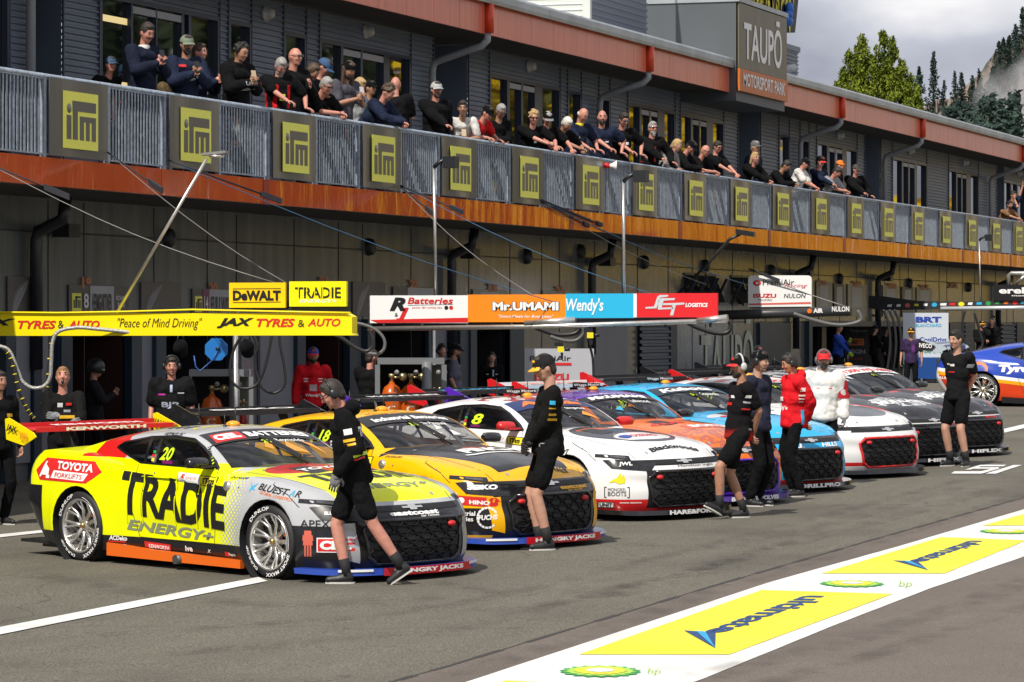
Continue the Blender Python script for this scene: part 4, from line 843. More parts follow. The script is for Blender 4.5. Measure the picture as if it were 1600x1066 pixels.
ZC = [(-2.42, 1.02), (-2.2, 1.05), (-1.9, 1.07), (-1.5, 1.06), (-1.0, 1.0), (0, .95), (.6, .955), (1.0, .95), (1.4, .92), (1.8, .86), (2.05, .80), (2.25, .735), (2.36, .69)]
ZB = [(-2.42, .30), (-2.1, .20), (-1.8, .14), (-1, .12), (1, .12), (1.9, .12), (2.1, .11), (2.36, .11)]
INS = [(0, .05), (.12, .015), (.3, .0), (.5, .0), (.68, .012), (.82, .035), (.92, .07), (1.0, .125)]
def make_body():
    ol = crom([(x, -y) for x, y in OUTL], 8); n = len(ol); V = []; rows = []
    def nrm(i):
        a = ol[max(i - 1, 0)]; b = ol[min(i + 1, n - 1)]; t = (b - a).normalized(); q = Vector((t.y, -t.x))
        if i == 0: q = Vector((-1, 0))
        if i == n - 1: q = Vector((1, 0))
        return q
    vl = [i / 18 for i in range(19)]; cap = [.05, .12, .22, .34, .48, .62, .76, .88, 1.0]
    for i, p in enumerate(ol):
        q = nrm(i); zb = interp(ZB, p.x); zs = interp(ZSH, p.x); row = []
        front = max(0, min(1, (p.x - 1.9) / .3)); rear = max(0, min(1, (-1.95 - p.x) / .3))
        for v in vl:
            ins = interp(INS, v) + .035 * math.exp(-(p.x / .75)**2) * math.exp(-((v - .30) / .2)**2) * (1 - front)
            ins += .022 * math.exp(-((p.x) / .9)**2) * math.exp(-((v - .80) / .06)**2)
            if front: ins += front * (.05 * max(0, (v - .70)) / .3 + .02 * math.exp(-((v - .55) / .12)**2))
            if rear: ins += rear * (.10 * max(0, .4 - v) / .4 + .05 * max(0, v - .6))
            x = p.x - q.x * ins; y = p.y - q.y * ins
            # wheel arch lips stand proud
            for ax in (AX, -AX):
                dd = math.hypot(x - ax, (zb + (zs - zb) * v) - WR); bl = math.exp(-((dd - .40) / .07)**2) * .018
                x += q.x * bl * (abs(q.y) > .7); y += q.y * bl * (abs(q.y) > .7)
            row.append(Vector((x, y, zb + (zs - zb) * v)))
        s0 = row[-1].copy(); xq = s0.x if abs(s0.x) < 1.9 else math.copysign(1.9 + (abs(s0.x) - 1.9) * .35, s0.x)
        for s in cap:
            x = s0.x + (xq - s0.x) * s; y = s0.y * (1 - s); zc = interp(ZC, x); zz = s0.z + (zc - s0.z) * (1 - (1 - s)**2.2)
            if .5 < x < 2.2: 
                t = max(0, min(1, (.62 - abs(y)) / .12)); zz += .018 * t * t * (3 - 2 * t) * max(0, min(1, (2.15 - x) / .5)); g = math.exp(-((abs(y) - .36) / .10)**2); zz -= .010 * g
            row.append(Vector((x, y, zz)))
        rows.append(row)
    m = len(rows[0]); V = [v for r in rows for v in r]; Fs = [(i * m + j, (i + 1) * m + j, (i + 1) * m + j + 1, i * m + j + 1) for i in range(n - 1) for j in range(m - 1)]
    k = len(V); V += [Vector((v.x, -v.y, v.z)) for v in V]; Fs += [tuple(q + k for q in f[::-1]) for f in Fs]
    return V, Fs
ZT = [(-2.12, 1.03), (-1.9, 1.075), (-1.6, 1.15), (-1.3, 1.215), (-1.0, 1.262), (-.7, 1.292), (-.4, 1.305), (-.15, 1.297), (.02, 1.272), (.16, 1.235), (.3, 1.18), (.45, 1.105), (.6, 1.02), (.74, .94)]
WB = [(-2.12, .64), (-1.7, .76), (-1.3, .835), (-.9, .87), (-.3, .885), (.2, .88), (.5, .86), (.74, .84)]
WRL = [(-2.12, .54), (-1.7, .62), (-1.2, .665), (-.6, .69), (0, .69), (.2, .70), (.5, .735), (.74, .77)]
DRP = [(-2.12, .03), (-1.6, .06), (-1, .07), (-.3, .062), (.02, .05), (.3, .06), (.5, .07), (.6, .085), (.74, .10)]
def rail_z(x): return interp(ZT, x) - interp(DRP, x)
def make_house():
    xs = [-2.12 + 2.86 * i / 56 for i in range(57)]; rows = []
    for x in xs:
        wb, wr, zt, zr = interp(WB, x), interp(WRL, x), interp(ZT, x), rail_z(x); zb = .84 if x < .5 else .84 - (x - .5) * .3; row = []; zr = max(zr, zb + .02)
        for k in range(10): t = k / 10; row.append(Vector((x, -(wb + (wr - wb) * t + .028 * math.sin(math.pi * t)), zb + (zr - zb) * t)))
        for k in range(11):
            t = k / 10; y = wr * (1 - t); 
            c = 1 - (y / wr)**2.6; row.append(Vector((x, -y, zr + (zt - zr) * (c if c > 0 else 0))))
        rows.append(row)
    m = len(rows[0]); V = [v for r in rows for v in r]; Fs = [(i * m + j, (i + 1) * m + j, (i + 1) * m + j + 1, i * m + j + 1) for i in range(len(xs) - 1) for j in range(m - 1)]
    k = len(V); V += [Vector((v.x, -v.y, v.z)) for v in V]; Fs += [tuple(q + k for q in f[::-1]) for f in Fs]
    return V, Fs
BV, BF = make_body(); HV, HF = make_house()
bvh = BVHTree.FromPolygons(BV + HV, BF + [tuple(i + len(BV) for i in f) for f in HF]); bvh_b = BVHTree.FromPolygons(BV, BF); bvh_h = BVHTree.FromPolygons(HV, HF)
SIDEWIN = [(.50, .950), (-.60, .968), (-1.08, 1.095), (-1.0, 1.14), (-.60, 1.205), (-.25, 1.222), (.03, 1.205), (.20, 1.135), (.42, 1.01)]
WSCR = [(.72, -.2), (.72, .2), (.66, .48), (.58, .72), (.30, .67), (.0, .63), (.04, .3), (.05, 0), (.04, -.3), (.0, -.63), (.30, -.67), (.58, -.72), (.66, -.48)]
RSCR = [(-1.12, .5), (-1.08, 0), (-1.12, -.5), (-1.95, -.46), (-2.0, 0), (-1.95, .46)]
def bm_from(V, Fs):
    bm = bmesh.new(); vs = [bm.verts.new(v) for v in V]
    for f in Fs:
        try: bm.faces.new([vs[i] for i in f])
        except ValueError: pass
    bmesh.ops.remove_doubles(bm, verts=bm.verts, dist=.0005); bmesh.ops.recalc_face_normals(bm, faces=bm.faces); return bm
def inside(p, poly):
    c = False; n = len(poly)
    for i in range(n):
        a, b = poly[i], poly[(i + 1) % n]
        if (a[1] > p[1]) != (b[1] > p[1]) and p[0] < (b[0] - a[0]) * (p[1] - a[1]) / (b[1] - a[1]) + a[0]: c = not c
    return c
def cut_hole(bm, poly, ax, cond):
    """poly in the plane normal to axis ax; removes faces inside where cond(face centre)"""
    n = len(poly); ex = (lambda v: (v.x, v.z)) if ax == 1 else (lambda v: (v.x, v.y))
    x0 = min(p[0] for p in poly) - .12; x1 = max(p[0] for p in poly) + .12; y0 = min(p[1] for p in poly) - .1; y1 = max(p[1] for p in poly) + .1
    for i in range(n):
        a, b = poly[i], poly[(i + 1) % n]; d = (b[0] - a[0], b[1] - a[1]); lx0, lx1 = min(a[0], b[0]) - .07, max(a[0], b[0]) + .07; ly0, ly1 = min(a[1], b[1]) - .07, max(a[1], b[1]) + .07
        fs = []
        for f in bm.faces:
            c = f.calc_center_median(); 
            if not cond(c): continue
            q = ex(c)
            if lx0 < q[0] < lx1 and ly0 < q[1] < ly1: fs.append(f)
        if not fs: continue
        geom = list({v for f in fs for v in f.verts}) + list({e for f in fs for e in f.edges}) + fs
        co = (a[0], 0, a[1]) if ax == 1 else (a[0], a[1], 0); no = (-d[1], 0, d[0]) if ax == 1 else (-d[1], d[0], 0)
        bmesh.ops.bisect_plane(bm, geom=geom, plane_co=co, plane_no=no, dist=1e-5)
    dele = [f for f in bm.faces if cond(f.calc_center_median()) and inside(ex(f.calc_center_median()), poly)]
    bmesh.ops.delete(bm, geom=dele, context='FACES')
def circle(cx, cz, r, n=28, z0=None): return [(cx + r * math.cos(2 * math.pi * i / n), cz + r * math.sin(2 * math.pi * i / n)) for i in range(n)]
def fin(bm, name, mats):
    me = bpy.data.meshes.new(name); bm.to_mesh(me); bm.free()
    for p in me.polygons: p.use_smooth = True
    for m in gid(mats): me.materials.append(m)
    return me
bm = bm_from(BV, BF)
ARCH = .385
for ax_ in (AX, -AX):
    for s in (-1, 1): cut_hole(bm, circle(ax_, WR, ARCH), 1, lambda c, s=s: c.y * s > .55 and c.z < .86)
# cabin opening under the greenhouse
bmesh.ops.delete(bm, geom=[f for f in bm.faces if -1.25 < f.calc_center_median().x < .45 and abs(f.calc_center_median().y) < .70 and f.calc_center_median().z > .85], context='FACES')
BODY_ME = fin(bm, 'body', [WHITE])
bm = bm_from(HV, HF)
for s in (-1, 1): cut_hole(bm, SIDEWIN, 1, lambda c, s=s: c.y * s > .3)
cut_hole(bm, WSCR, 2, lambda c: c.z > .9 and c.x > -.1 and abs(c.y) < .78)
HOUSE_ME = fin(bm, 'cabin_roof', [WHITE])
def patch(poly, step=.05, holes=()):
    """2-D polygon cut into small cells"""
    bm = bmesh.new(); f = bm.faces.new([bm.verts.new((p[0], p[1], 0)) for p in poly]); bmesh.ops.triangulate(bm, faces=[f])
    grid_cut(bm, step)
    r = [(v.co.x, v.co.y) for v in bm.verts], [tuple(v.index for v in f.verts) for f in bm.faces]; bm.free(); return r
def grid_cut(bm, step):
    xs = [v.co.x for v in bm.verts]; ys = [v.co.y for v in bm.verts]
    for lo, hi, co, no in ((min(xs), max(xs), 0, (1, 0, 0)), (min(ys), max(ys), 1, (0, 1, 0))):
        k = math.floor(lo / step) + 1
        while k * step < hi - 1e-6:
            pc = (k * step, 0, 0) if co == 0 else (0, k * step, 0); bmesh.ops.bisect_plane(bm, geom=list(bm.verts) + list(bm.edges) + list(bm.faces), plane_co=pc, plane_no=no, dist=1e-6); k += 1
    bm.verts.index_update()
_tp = {}
def text_cells(t, w, h, bold, shear, step):
    k = (t, round(w, 3), round(h, 3), bold, shear, step)
    if k in _tp: return _tp[k]
    vs, fs, _ = text2d(t, bold, shear); bm = bmesh.new(); bv = [bm.verts.new((v[0] * w, v[1] * h, 0)) for v in vs]
    for f in fs:
        try: bm.faces.new([bv[i] for i in f])
        except ValueError: pass
    if w > step: grid_cut(bm, step)
    bm.verts.index_update(); _tp[k] = ([(v.co.x, v.co.y) for v in bm.verts], [tuple(v.index for v in f.verts) for f in bm.faces]); bm.free(); return _tp[k]
class Decal:
    """prints pressed onto the bodywork: (a, b) coordinates are thrown along one axis and lifted a few millimetres"""
    def __init__(s, tree=None): s.mb = MB(); s.t = tree or bvh
    def _throw(s, pts, fs, mode, lift, mi, arch=True):
        out = []; ok = []
        for (a, b) in pts:
            if mode == 'R': o, d = Vector((a, -2, b)), Vector((0, 1, 0))
            elif mode == 'L': o, d = Vector((a, 2, b)), Vector((0, -1, 0))
            elif mode == 'T': o, d = Vector((a, b, 3)), Vector((0, 0, -1))
            elif mode == 'F': o, d = Vector((4, a, b)), Vector((-1, 0, 0))
            elif mode == 'B': o, d = Vector((-4, a, b)), Vector((1, 0, 0))
            elif mode == 'Q': d = Vector((-.72, .70, 0)).normalized(); o = Vector((1.9, -.9, b)) + Vector((.70, .72, 0)).normalized() * a - d * 2   # right front corner
            h, n, i, dist = s.t.ray_cast(o, d)
            if h is None: out.append(Vector((0, 0, 0))); ok.append(False); continue
            if n.dot(d) > 0: n = -n
            out.append(h + n * lift); ok.append(True)
        if arch and mode in 'RLQ': ok = [k and not any(math.hypot(p.x - q, p.z - WR) < ARCH - .004 for q in (AX, -AX)) for k, p in zip(ok, out)]
        s.mb.add(out, [f for f in fs if all(ok[i] for i in f)], mi, True)
    def poly(s, poly, mode, mi, lift=.003, step=.06): v, f = patch(poly, step); s._throw(v, f, mode, lift, mi)
    def text(s, t, o, w, h, mode, mi, bold=.03, shear=0., lift=.006, step=.06, ex=(1, 0), ey=(0, 1), bend=0):
        v, f = text_cells(t, w, h, bold, shear, step); pts = []
        for a, b in v:
            b2 = b + bend * ((a / w - .5)**2) * 4
            pts.append((o[0] + ex[0] * a + ey[0] * b2, o[1] + ex[1] * a + ey[1] * b2))
        s._throw(pts, f, mode, lift, mi)
    def build(s, name, mats, parent, **kw): return s.mb.build(name, mats, parent, **kw)
def livery(name, base, layers, rough=.22):
    """car paint: base colour, then regions given by half-space tests in the car's own coordinates"""
    m = bpy.data.materials.new(name); m.use_nodes = True; nt = m.node_tree; N = nt.nodes; L = nt.links; b = N['Principled BSDF']
    b.inputs['Roughness'].default_value = rough; b.inputs['Coat Weight'].default_value = .12; b.inputs['Specular IOR Level'].default_value = .4; b.inputs['Coat Roughness'].default_value = .02
    t = N.new('ShaderNodeTexCoord'); cur = None; curc = (*base, 1)
    for col, tests in layers:
        prev = None
        for ts in tests:
            if ts[0] == 'dots':     # halftone fade along x between x0 (solid) and x1 (none)
                _, x0, x1 = ts; mp = N.new('ShaderNodeMapping'); mp.inputs['Scale'].default_value = (26, 0, 26); mp.inputs['Rotation'].default_value = (0, R(45), 0); L.new(t.outputs['Object'], mp.inputs[0])
                vo = N.new('ShaderNodeTexVoronoi'); vo.inputs['Scale'].default_value = 1; vo.inputs['Randomness'].default_value = 0; L.new(mp.outputs[0], vo.inputs['Vector'])
                sp = N.new('ShaderNodeSeparateXYZ'); L.new(t.outputs['Object'], sp.inputs[0]); mr = N.new('ShaderNodeMapRange'); mr.inputs[1].default_value = x0; mr.inputs[2].default_value = x1; mr.inputs[3].default_value = .62; mr.inputs[4].default_value = .08; L.new(sp.outputs[0], mr.inputs[0])
                g = N.new('ShaderNodeMath'); g.operation = 'LESS_THAN'; L.new(vo.outputs['Distance'], g.inputs[0]); L.new(mr.outputs[0], g.inputs[1])
            elif ts[0] == 'ell':
                _, c, r = ts; va = N.new('ShaderNodeVectorMath'); va.operation = 'SUBTRACT'; va.inputs[1].default_value = c; L.new(t.outputs['Object'], va.inputs[0]); vm = N.new('ShaderNodeVectorMath'); vm.operation = 'MULTIPLY'; vm.inputs[1].default_value = tuple(1 / q for q in r); L.new(va.outputs[0], vm.inputs[0])
                le = N.new('ShaderNodeVectorMath'); le.operation = 'LENGTH'; L.new(vm.outputs[0], le.inputs[0]); g = N.new('ShaderNodeMath'); g.operation = 'LESS_THAN'; g.inputs[1].default_value = 1; L.new(le.outputs['Value'], g.inputs[0])
            elif ts[0] == 'wave':   # rough brushed edge: noise above threshold
                nz = N.new('ShaderNodeTexNoise'); nz.inputs['Scale'].default_value = ts[1]; L.new(t.outputs['Object'], nz.inputs[0]); g = N.new('ShaderNodeMath'); g.operation = 'GREATER_THAN'; g.inputs[1].default_value = ts[2]; L.new(nz.outputs[0], g.inputs[0])
            else:
                nx, ny, nz_, c = ts; src = t.outputs['Object']
                if len(ts) == 4 and ny == 'abs':
                    ab = N.new('ShaderNodeVectorMath'); ab.operation = 'ABSOLUTE'; L.new(t.outputs['Object'], ab.inputs[0]); src = ab.outputs[0]; ny = nx[1]; nx = nx[0]
                d = N.new('ShaderNodeVectorMath'); d.operation = 'DOT_PRODUCT'; d.inputs[1].default_value = (nx, ny, nz_); L.new(src, d.inputs[0]); g = N.new('ShaderNodeMath'); g.operation = 'GREATER_THAN'; g.inputs[1].default_value = c; L.new(d.outputs['Value'], g.inputs[0])
            if prev is not None:
                mu = N.new('ShaderNodeMath'); mu.operation = 'MULTIPLY'; L.new(prev, mu.inputs[0]); L.new(g.outputs[0], mu.inputs[1]); prev = mu.outputs[0]
            else: prev = g.outputs[0]
        mx = N.new('ShaderNodeMix'); mx.data_type = 'RGBA'; L.new(prev, mx.inputs[0]); mx.inputs[7].default_value = (*col, 1)
        if cur is None: mx.inputs[6].default_value = curc
        else: L.new(cur, mx.inputs[6])
        cur = mx.outputs[2]
    if cur is None: b.inputs['Base Color'].default_value = curc
    else: L.new(cur, b.inputs['Base Color'])
    return m
GLOSSB = mat('gloss_black_trim', (.010, .010, .012), .18, coat=.5); MESHB = mat('matt_black_mesh', (.008, .008, .009), .6); TYRE = mat('race_tyre_rubber', (.016, .016, .017), .62, bump=.1, nsc=60)
RIM = mat('machined_alloy_rim', (.74, .73, .70), .25, .85, noise=.08, nsc=12); CARBON = mat('carbon_weave', (.014, .014, .016), .25, coat=.3); BRK = mat('brake_disc_steel', (.18, .17, .16), .4, .8)
ORG = mat('orange_sill', (.72, .13, .01), .35); REDL = mat('tow_strap_red', (.55, .02, .02), .5); LAMP = mat('headlamp_lens', (.10, .10, .11), .05, .3, coat=1); SEAT = mat('black_race_seat', (.012, .012, .013), .8); CAGE = mat('roll_cage_tube', (.34, .34, .35), .5); MAG = mat('magenta_pad', (.45, .02, .30), .6)
def tinted():
    m = bpy.data.materials.new('windscreen_glass'); m.use_nodes = True; nt = m.node_tree; b = nt.nodes['Principled BSDF']; b.inputs['Base Color'].default_value = (.01, .012, .016, 1); b.inputs['Roughness'].default_value = .02; b.inputs['Alpha'].default_value = .6; b.inputs['Specular IOR Level'].default_value = .8; MATS['windscreen_glass'] = m; return m
TINT = tinted(); SIDEG = TINT.copy(); SIDEG.name = 'side_window_glass'; SIDEG.node_tree.nodes['Principled BSDF'].inputs['Alpha'].default_value = .25
# --- shared part meshes ---
def tpl_wheel():
    t = MB(); t.lathe([(.245, -.13), (.262, -.14), (.275, -.143), (.318, -.135), (.332, -.115), (.335, -.09), (.335, .09), (.332, .115), (.318, .135), (.275, .143), (.245, .13), (.245, -.13)], n=48)
    def ringtext(s, r, a0, a1, h):
        vs, fs, _ = text2d(s, .02, 0); pts = []
        for u, v in vs: a = a0 + (a1 - a0) * u; rr = r + h * v; pts.append((rr * math.cos(a), -.1435 - .003, rr * math.sin(a)))
        t.add(pts, fs, 1)
    ringtext('DUNLOP', .283, R(145), R(88), .034); ringtext('SPORT MAXX', .283, R(-20), R(-95), .034); ringtext('DUNLOP', .283, R(-120), R(-170), .026)
    t.add([(rr * math.cos(R(a)), -.1455, rr * math.sin(R(a))) for a in range(60, -16, -5) for rr in (.278, .283)], [(2 * i, 2 * i + 1, 2 * i + 3, 2 * i + 2) for i in range(15)], 1)
    r = MB(); r.lathe([(.262, -.137), (.258, -.144), (.246, -.142), (.238, -.10), (.232, .05), (.24, .12)], n=48)
    r.lathe([(.0, -.085), (.045, -.085), (.062, -.07), (.066, -.02)], n=20)
    for k in range(9):   # nine split spokes
        a = 2 * math.pi * k / 9
        for da in (-.13, .13):
            c0 = Vector((math.cos(a) * .055, -.07, math.sin(a) * .055)); c1 = Vector((math.cos(a + da * .5) * .15, -.062, math.sin(a + da * .5) * .15)); c2 = Vector((math.cos(a + da) * .243, -.118, math.sin(a + da) * .243))
            r.tube([c0, c1, c2], [.019, .014, .013], 6)
    d = MB(); d.lathe([(.07, .0), (.185, .0), (.185, .02), (.07, .02)], n=30); d.lathe([(0, .06), (.23, .06)], n=30, mi=1)
    h = MB(); h.lathe([(0, -.115), (.026, -.112), (.03, -.09), (.03, -.07)], n=12); h.obox((.15, -.03, .12), (.05, 0, .03), (0, .03, 0), (-.02, 0, .04), 1)
    return t.mesh('tyre', [TYRE, WHITE]), r.mesh('rim', RIM), d.mesh('brake_disc', [BRK, DARK]), h.mesh('hub_nut', [mat('brass_hub', (.45, .3, .12), .3, .8), ORG])
ME_T, ME_R, ME_D, ME_H = tpl_wheel()
def m2o(name, me, parent, loc=(0, 0, 0), rz=0):
    o = bpy.data.objects.new(name, me); link(o, parent); o.location = loc; o.rotation_euler = (0, 0, rz); return o
def tpl_interior():
    m = MB()
    m.box((-1.9, -.78, .16), (1.0, .78, .20)); m.box((.52, -.76, .2), (.60, .76, .86)); m.box((-1.25, -.72, .2), (-1.2, .72, .9))
    m.box((-1.2, -.80, .18), (.6, -.77, .88)); m.box((-1.2, .77, .18), (.6, .80, .88)); m.box((.30, -.7, .68), (.55, .7, .86))
    c = MB(); r = .021
    for s in (-1, 1):
        c.tube([(.45, s * .68, .3), (.42, s * .66, .88), (.05, s * .56, 1.17), (-.62, s * .55, 1.22), (-.72, s * .60, .9), (-.75, s * .66, .25)], r, 8)
        c.tube([(-.66, s * .55, 1.2), (-1.1, s * .50, 1.12), (-1.6, s * .45, .95)], r, 8); c.tube([(.4, s * .66, .70), (-.7, s * .64, .48)], r, 8); c.tube([(.4, s * .66, .45), (-.7, s * .64, .72)], r, 8)
        c.tube([(-.70, s * .58, 1.0), (-1.35, s * .5, 1.0)], r, 8)
    c.tube([(-.66, -.55, 1.19), (-.66, .55, 1.19)], r, 8); c.tube([(.05, -.56, 1.17), (.05, .56, 1.17)], r, 8); c.tube([(-.66, -.55, 1.19), (-.75, .6, .4)], r, 8); c.tube([(.05, 0, 1.17), (.02, 0, 1.0), (.38, 0, .9)], r, 8)
    s = MB(); s.obox((-.42, -.34, .42), (.24, 0, 0), (0, .25, 0), (0, 0, .05)); s.obox((-.62, -.34, .72), (.05, 0, .01), (0, .25, 0), (-.06, 0, .30)); s.obox((-.52, -.57, .85), (.16, 0, 0), (0, .02, 0), (0, 0, .14)); s.obox((-.52, -.11, .85), (.16, 0, 0), (0, .02, 0), (0, 0, .14)); s.obox((-.50, -.58, .93), (.07, 0, 0), (0, .025, 0), (0, 0, .05), 1)
    st = MB(); st.lathe([(.14, -.012), (.16, 0), (.14, .012), (.135, 0), (.14, -.012)], (0, 0, 0), 'x', 20); st.box((-.01, -.13, -.015), (.01, .13, .015))
    return m.mesh('interior_tub', DARK), c.mesh('roll_cage', CAGE), s.mesh('race_seat', [SEAT, MAG]), st.mesh('steering_wheel', DKMETAL)
ME_TUB, ME_CAGE, ME_SEAT, ME_STW = tpl_interior()
def tpl_glass():
    d = Decal(bvh_h); d.poly(WSCR, 'T', 0, -.004, .08); ws = d.mb.mesh('windscreen', TINT)
    d = Decal(bvh_h)
    for md in 'RL': d.poly(SIDEWIN, md, 0, -.004, .1)
    sg = d.mb.mesh('side_glass', SIDEG)
    d = Decal(bvh_h); d.poly(RSCR, 'T', 0, .003, .08); rg = d.mb.mesh('rear_window', GLOSSB)
    d = Decal(bvh_h)   # black surround and window brace
    for md in 'RL':
        for a, b in zip(SIDEWIN, SIDEWIN[1:] + SIDEWIN[:1]):
            n = Vector((-(b[1] - a[1]), b[0] - a[0])).normalized() * .009; d.poly([(a[0] - n.x, a[1] - n.y), (b[0] - n.x, b[1] - n.y), (b[0] + n.x, b[1] + n.y), (a[0] + n.x, a[1] + n.y)], md, 0, .004, .1)
        d.poly([(-.55, .962), (-.50, .962), (-.56, 1.215), (-.60, 1.208)], md, 0, .005, .1)
    pass
    sr = d.mb.mesh('window_surround', GLOSSB); return ws, sg, rg, sr
ME_WS, ME_SG, ME_RG, ME_SR = tpl_glass(); ME_SG = islands(ME_SG)
def offset_outline(x0, out, z, n=8):
    ol = [p for p in crom(OUTL, n) if p.x >= x0]; pts = []
    for i, p in enumerate(ol):
        a = ol[max(i - 1, 0)]; b = ol[min(i + 1, len(ol) - 1)]; t = (b - a).normalized(); q = Vector((-t.y, t.x)) * -1; q = Vector((t.y * 1, -t.x)); q = -q if q.dot(p) < 0 else q
        if i == len(ol) - 1: q = Vector((1, 0))
        pts.append(p + q * out)
    return pts
def tpl_aero():
    # front splitter: plate that follows the nose with turned up tips
    s = MB(); o = offset_outline(1.80, .085, .06); i_ = offset_outline(1.80, -.12, .06); o = [(p.x, -p.y) for p in o] + [(p.x, p.y) for p in o[::-1][1:]]; i_ = [(p.x, -p.y) for p in i_] + [(p.x, p.y) for p in i_[::-1][1:]]; n = len(o)
    vs = []
    for (a, b) in zip(o, i_): lift = .012 * max(0, (abs(a[1]) - .8)) / .2; vs += [(a[0], a[1], .065 + lift), (a[0] - .01, a[1], .115 + lift), (b[0], b[1], .125), (b[0], b[1], .065)]
    s.add(vs, [(4 * k + j, 4 * k + 4 + j, 4 * k + 4 + (j + 1) % 4, 4 * k + (j + 1) % 4) for k in range(n - 1) for j in range(4)])
    sk = MB()
    for y in (-1, 1):
        P = [(-.98, .075), (-.98, .20), (-.3, .165), (.98, .14), (.98, .065)]; sk.prism([(p[0], p[1]) for p in P] if y < 0 else [(p[0], p[1]) for p in P], (0, y * .955, 0), (1, 0, 0), (0, 0, 1), .05 if y < 0 else .05)
    df = MB(); df.box((-2.47, -.85, .12), (-1.85, .85, .15))
    for y in (-.6, -.3, 0, .3, .6): df.box((-2.45, y, .06), (-1.95, y + .012, .12))
    w = MB(); prof = [(-2.50, 1.225), (-2.48, 1.24), (-2.38, 1.247), (-2.28, 1.24), (-2.20, 1.222), (-2.28, 1.215), (-2.40, 1.218), (-2.50, 1.22)]; k = len(prof)
    w.add([(x, -.92, z) for x, z in prof] + [(x, .92, z) for x, z in prof], [(i, (i + 1) % k, k + (i + 1) % k, k + i) for i in range(k)]); w.obox((-2.515, 0, 1.235), (.012, 0, 0), (0, .86, 0), (0, 0, .045)); w.obox((-2.205, 0, 1.222), (.006, 0, 0), (0, .86, 0), (0, 0, .022))
    mt = MB()
    for y in (-.42, .42): mt.prism([(-2.15, .98), (-2.28, .98), (-2.43, 1.22), (-2.29, 1.23)], (0, y, 0), (1, 0, 0), (0, 0, 1), .014)
    ep = MB()
    for y in (-.935, .922): ep.prism([(-2.60, 1.12), (-2.32, 1.07), (-2.12, 1.16), (-2.16, 1.20), (-2.56, 1.335), (-2.62, 1.32)], (0, y + .006, 0), (1, 0, 0), (0, 0, 1), .012)
    return [s.mesh('front_splitter', WHITE), sk.mesh('side_skirt', WHITE), df.mesh('rear_diffuser', CARBON), w.mesh('rear_wing', WHITE), mt.mesh('wing_mount', CARBON), ep.mesh('wing_endplate', WHITE)]
ME_AERO = [islands(m) if i in (1, 4, 5) else [m] for i, m in enumerate(tpl_aero())]
def tpl_front():
    g = Decal(bvh_b); GR = [(-.50, .54), (.50, .54), (.59, .47), (.55, .22), (.47, .155), (-.47, .155), (-.55, .22), (-.59, .47)]
    g.poly(GR, 'F', 0, .004, .07); UG = [(-.66, .615), (.66, .615), (.62, .665), (0, .655), (-.62, .665)]; g.poly(UG, 'F', 0, .004, .07)
    # honeycomb bars
    for r in range(6):
        for c in range(-4, 5):
            cx = c * .185 + (r % 2) * .0925; cz = .19 + r * .066
            if not inside((cx, cz), [(-.53, .53), (.53, .53), (.52, .17), (-.52, .17)]): continue
            P = [(cx + .084 * math.cos(R(60 * k)), cz + .034 * math.sin(R(60 * k)) ) for k in range(6)]
            for k in range(6):
                a, b = P[k], P[(k + 1) % 6]; hs = []
                for q in (a, b):
                    h = bvh_b.ray_cast(Vector((4, q[0], q[1])), Vector((-1, 0, 0)))[0]; hs.append(h)
                if hs[0] and hs[1]: g.mb.tube([hs[0] + Vector((.012, 0, 0)), hs[1] + Vector((.012, 0, 0))], .0085, 4, 1, False)
    f = MB()   # raised grille frame
    hs = []
    for a, b in zip(GR, GR[1:] + GR[:1]):
        for t in (0, .25, .5, .75):
            q = (a[0] + (b[0] - a[0]) * t, a[1] + (b[1] - a[1]) * t); h = bvh_b.ray_cast(Vector((4, q[0], q[1])), Vector((-1, 0, 0)))[0]; hs.append(h + Vector((.01, 0, 0)))
    f.tube(hs + [hs[0]], .018, 6)
    lp = Decal(bvh_b)
    for s in (-1, 1):
        P = [(s * .70, .665), (s * .93, .70), (s * .93, .745) if 0 else (s * .915, .735), (s * .68, .715)]; lp.poly(P if s > 0 else P[::-1], 'F', 0, .005, .05)
        P = [(s * .74, .682), (s * .86, .70), (s * .86, .722), (s * .74, .708)]; lp.poly(P if s > 0 else P[::-1], 'F', 1, .009, .05)
    tw = MB()
    for y in (-.46, .43): h = bvh_b.ray_cast(Vector((4, y, .475)), Vector((-1, 0, 0)))[0]; tw.ell(h + Vector((.02, 0, .005)), (.035, .05, .028), 10, 6)
    em = Decal(bvh_b); em.poly([(-.12, .632), (-.125, .648), (-.045, .648), (-.04, .662), (.045, .662), (.05, .648), (.12, .648), (.125, .632), (.045, .632), (.04, .618), (-.04, .618), (-.045, .632)][::-1], 'F', 0, .012, .05)
    return g.mb.mesh('grille', [MESHB, mat('satin_black_bars', (.006, .006, .007), .5, spec=.3)]), f.mesh('grille_frame', GLOSSB), lp.mb.mesh('headlight', [GLOSSB, LAMP]), tw.mesh('tow_strap', REDL), em.mb.mesh('bow_tie_emblem', RIM)
ME_GR, ME_GF, ME_HL, ME_TW, ME_EM = tpl_front(); ME_HL = islands(ME_HL); ME_TW = islands(ME_TW)
def mirror_(m, s):
    P = [(-.055, -.05), (-.06, .03), (-.035, .055), (.03, .05), (.06, .0), (.045, -.045)]; k = len(P); rings = []
    for y, sc_ in ((.86, .55), (.90, .95), (1.0, 1.0), (1.07, .95), (1.105, .6)): rings.append([(.40 + p[0] * sc_, s * y, 1.005 + p[1] * sc_) for p in P])
    vs = [q for r in rings for q in r]; m.add(vs, [(j * k + i, j * k + (i + 1) % k, (j + 1) * k + (i + 1) % k, (j + 1) * k + i) for j in range(4) for i in range(k)] + [tuple(range(k)), tuple(range(4 * k, 5 * k))], 0, True)
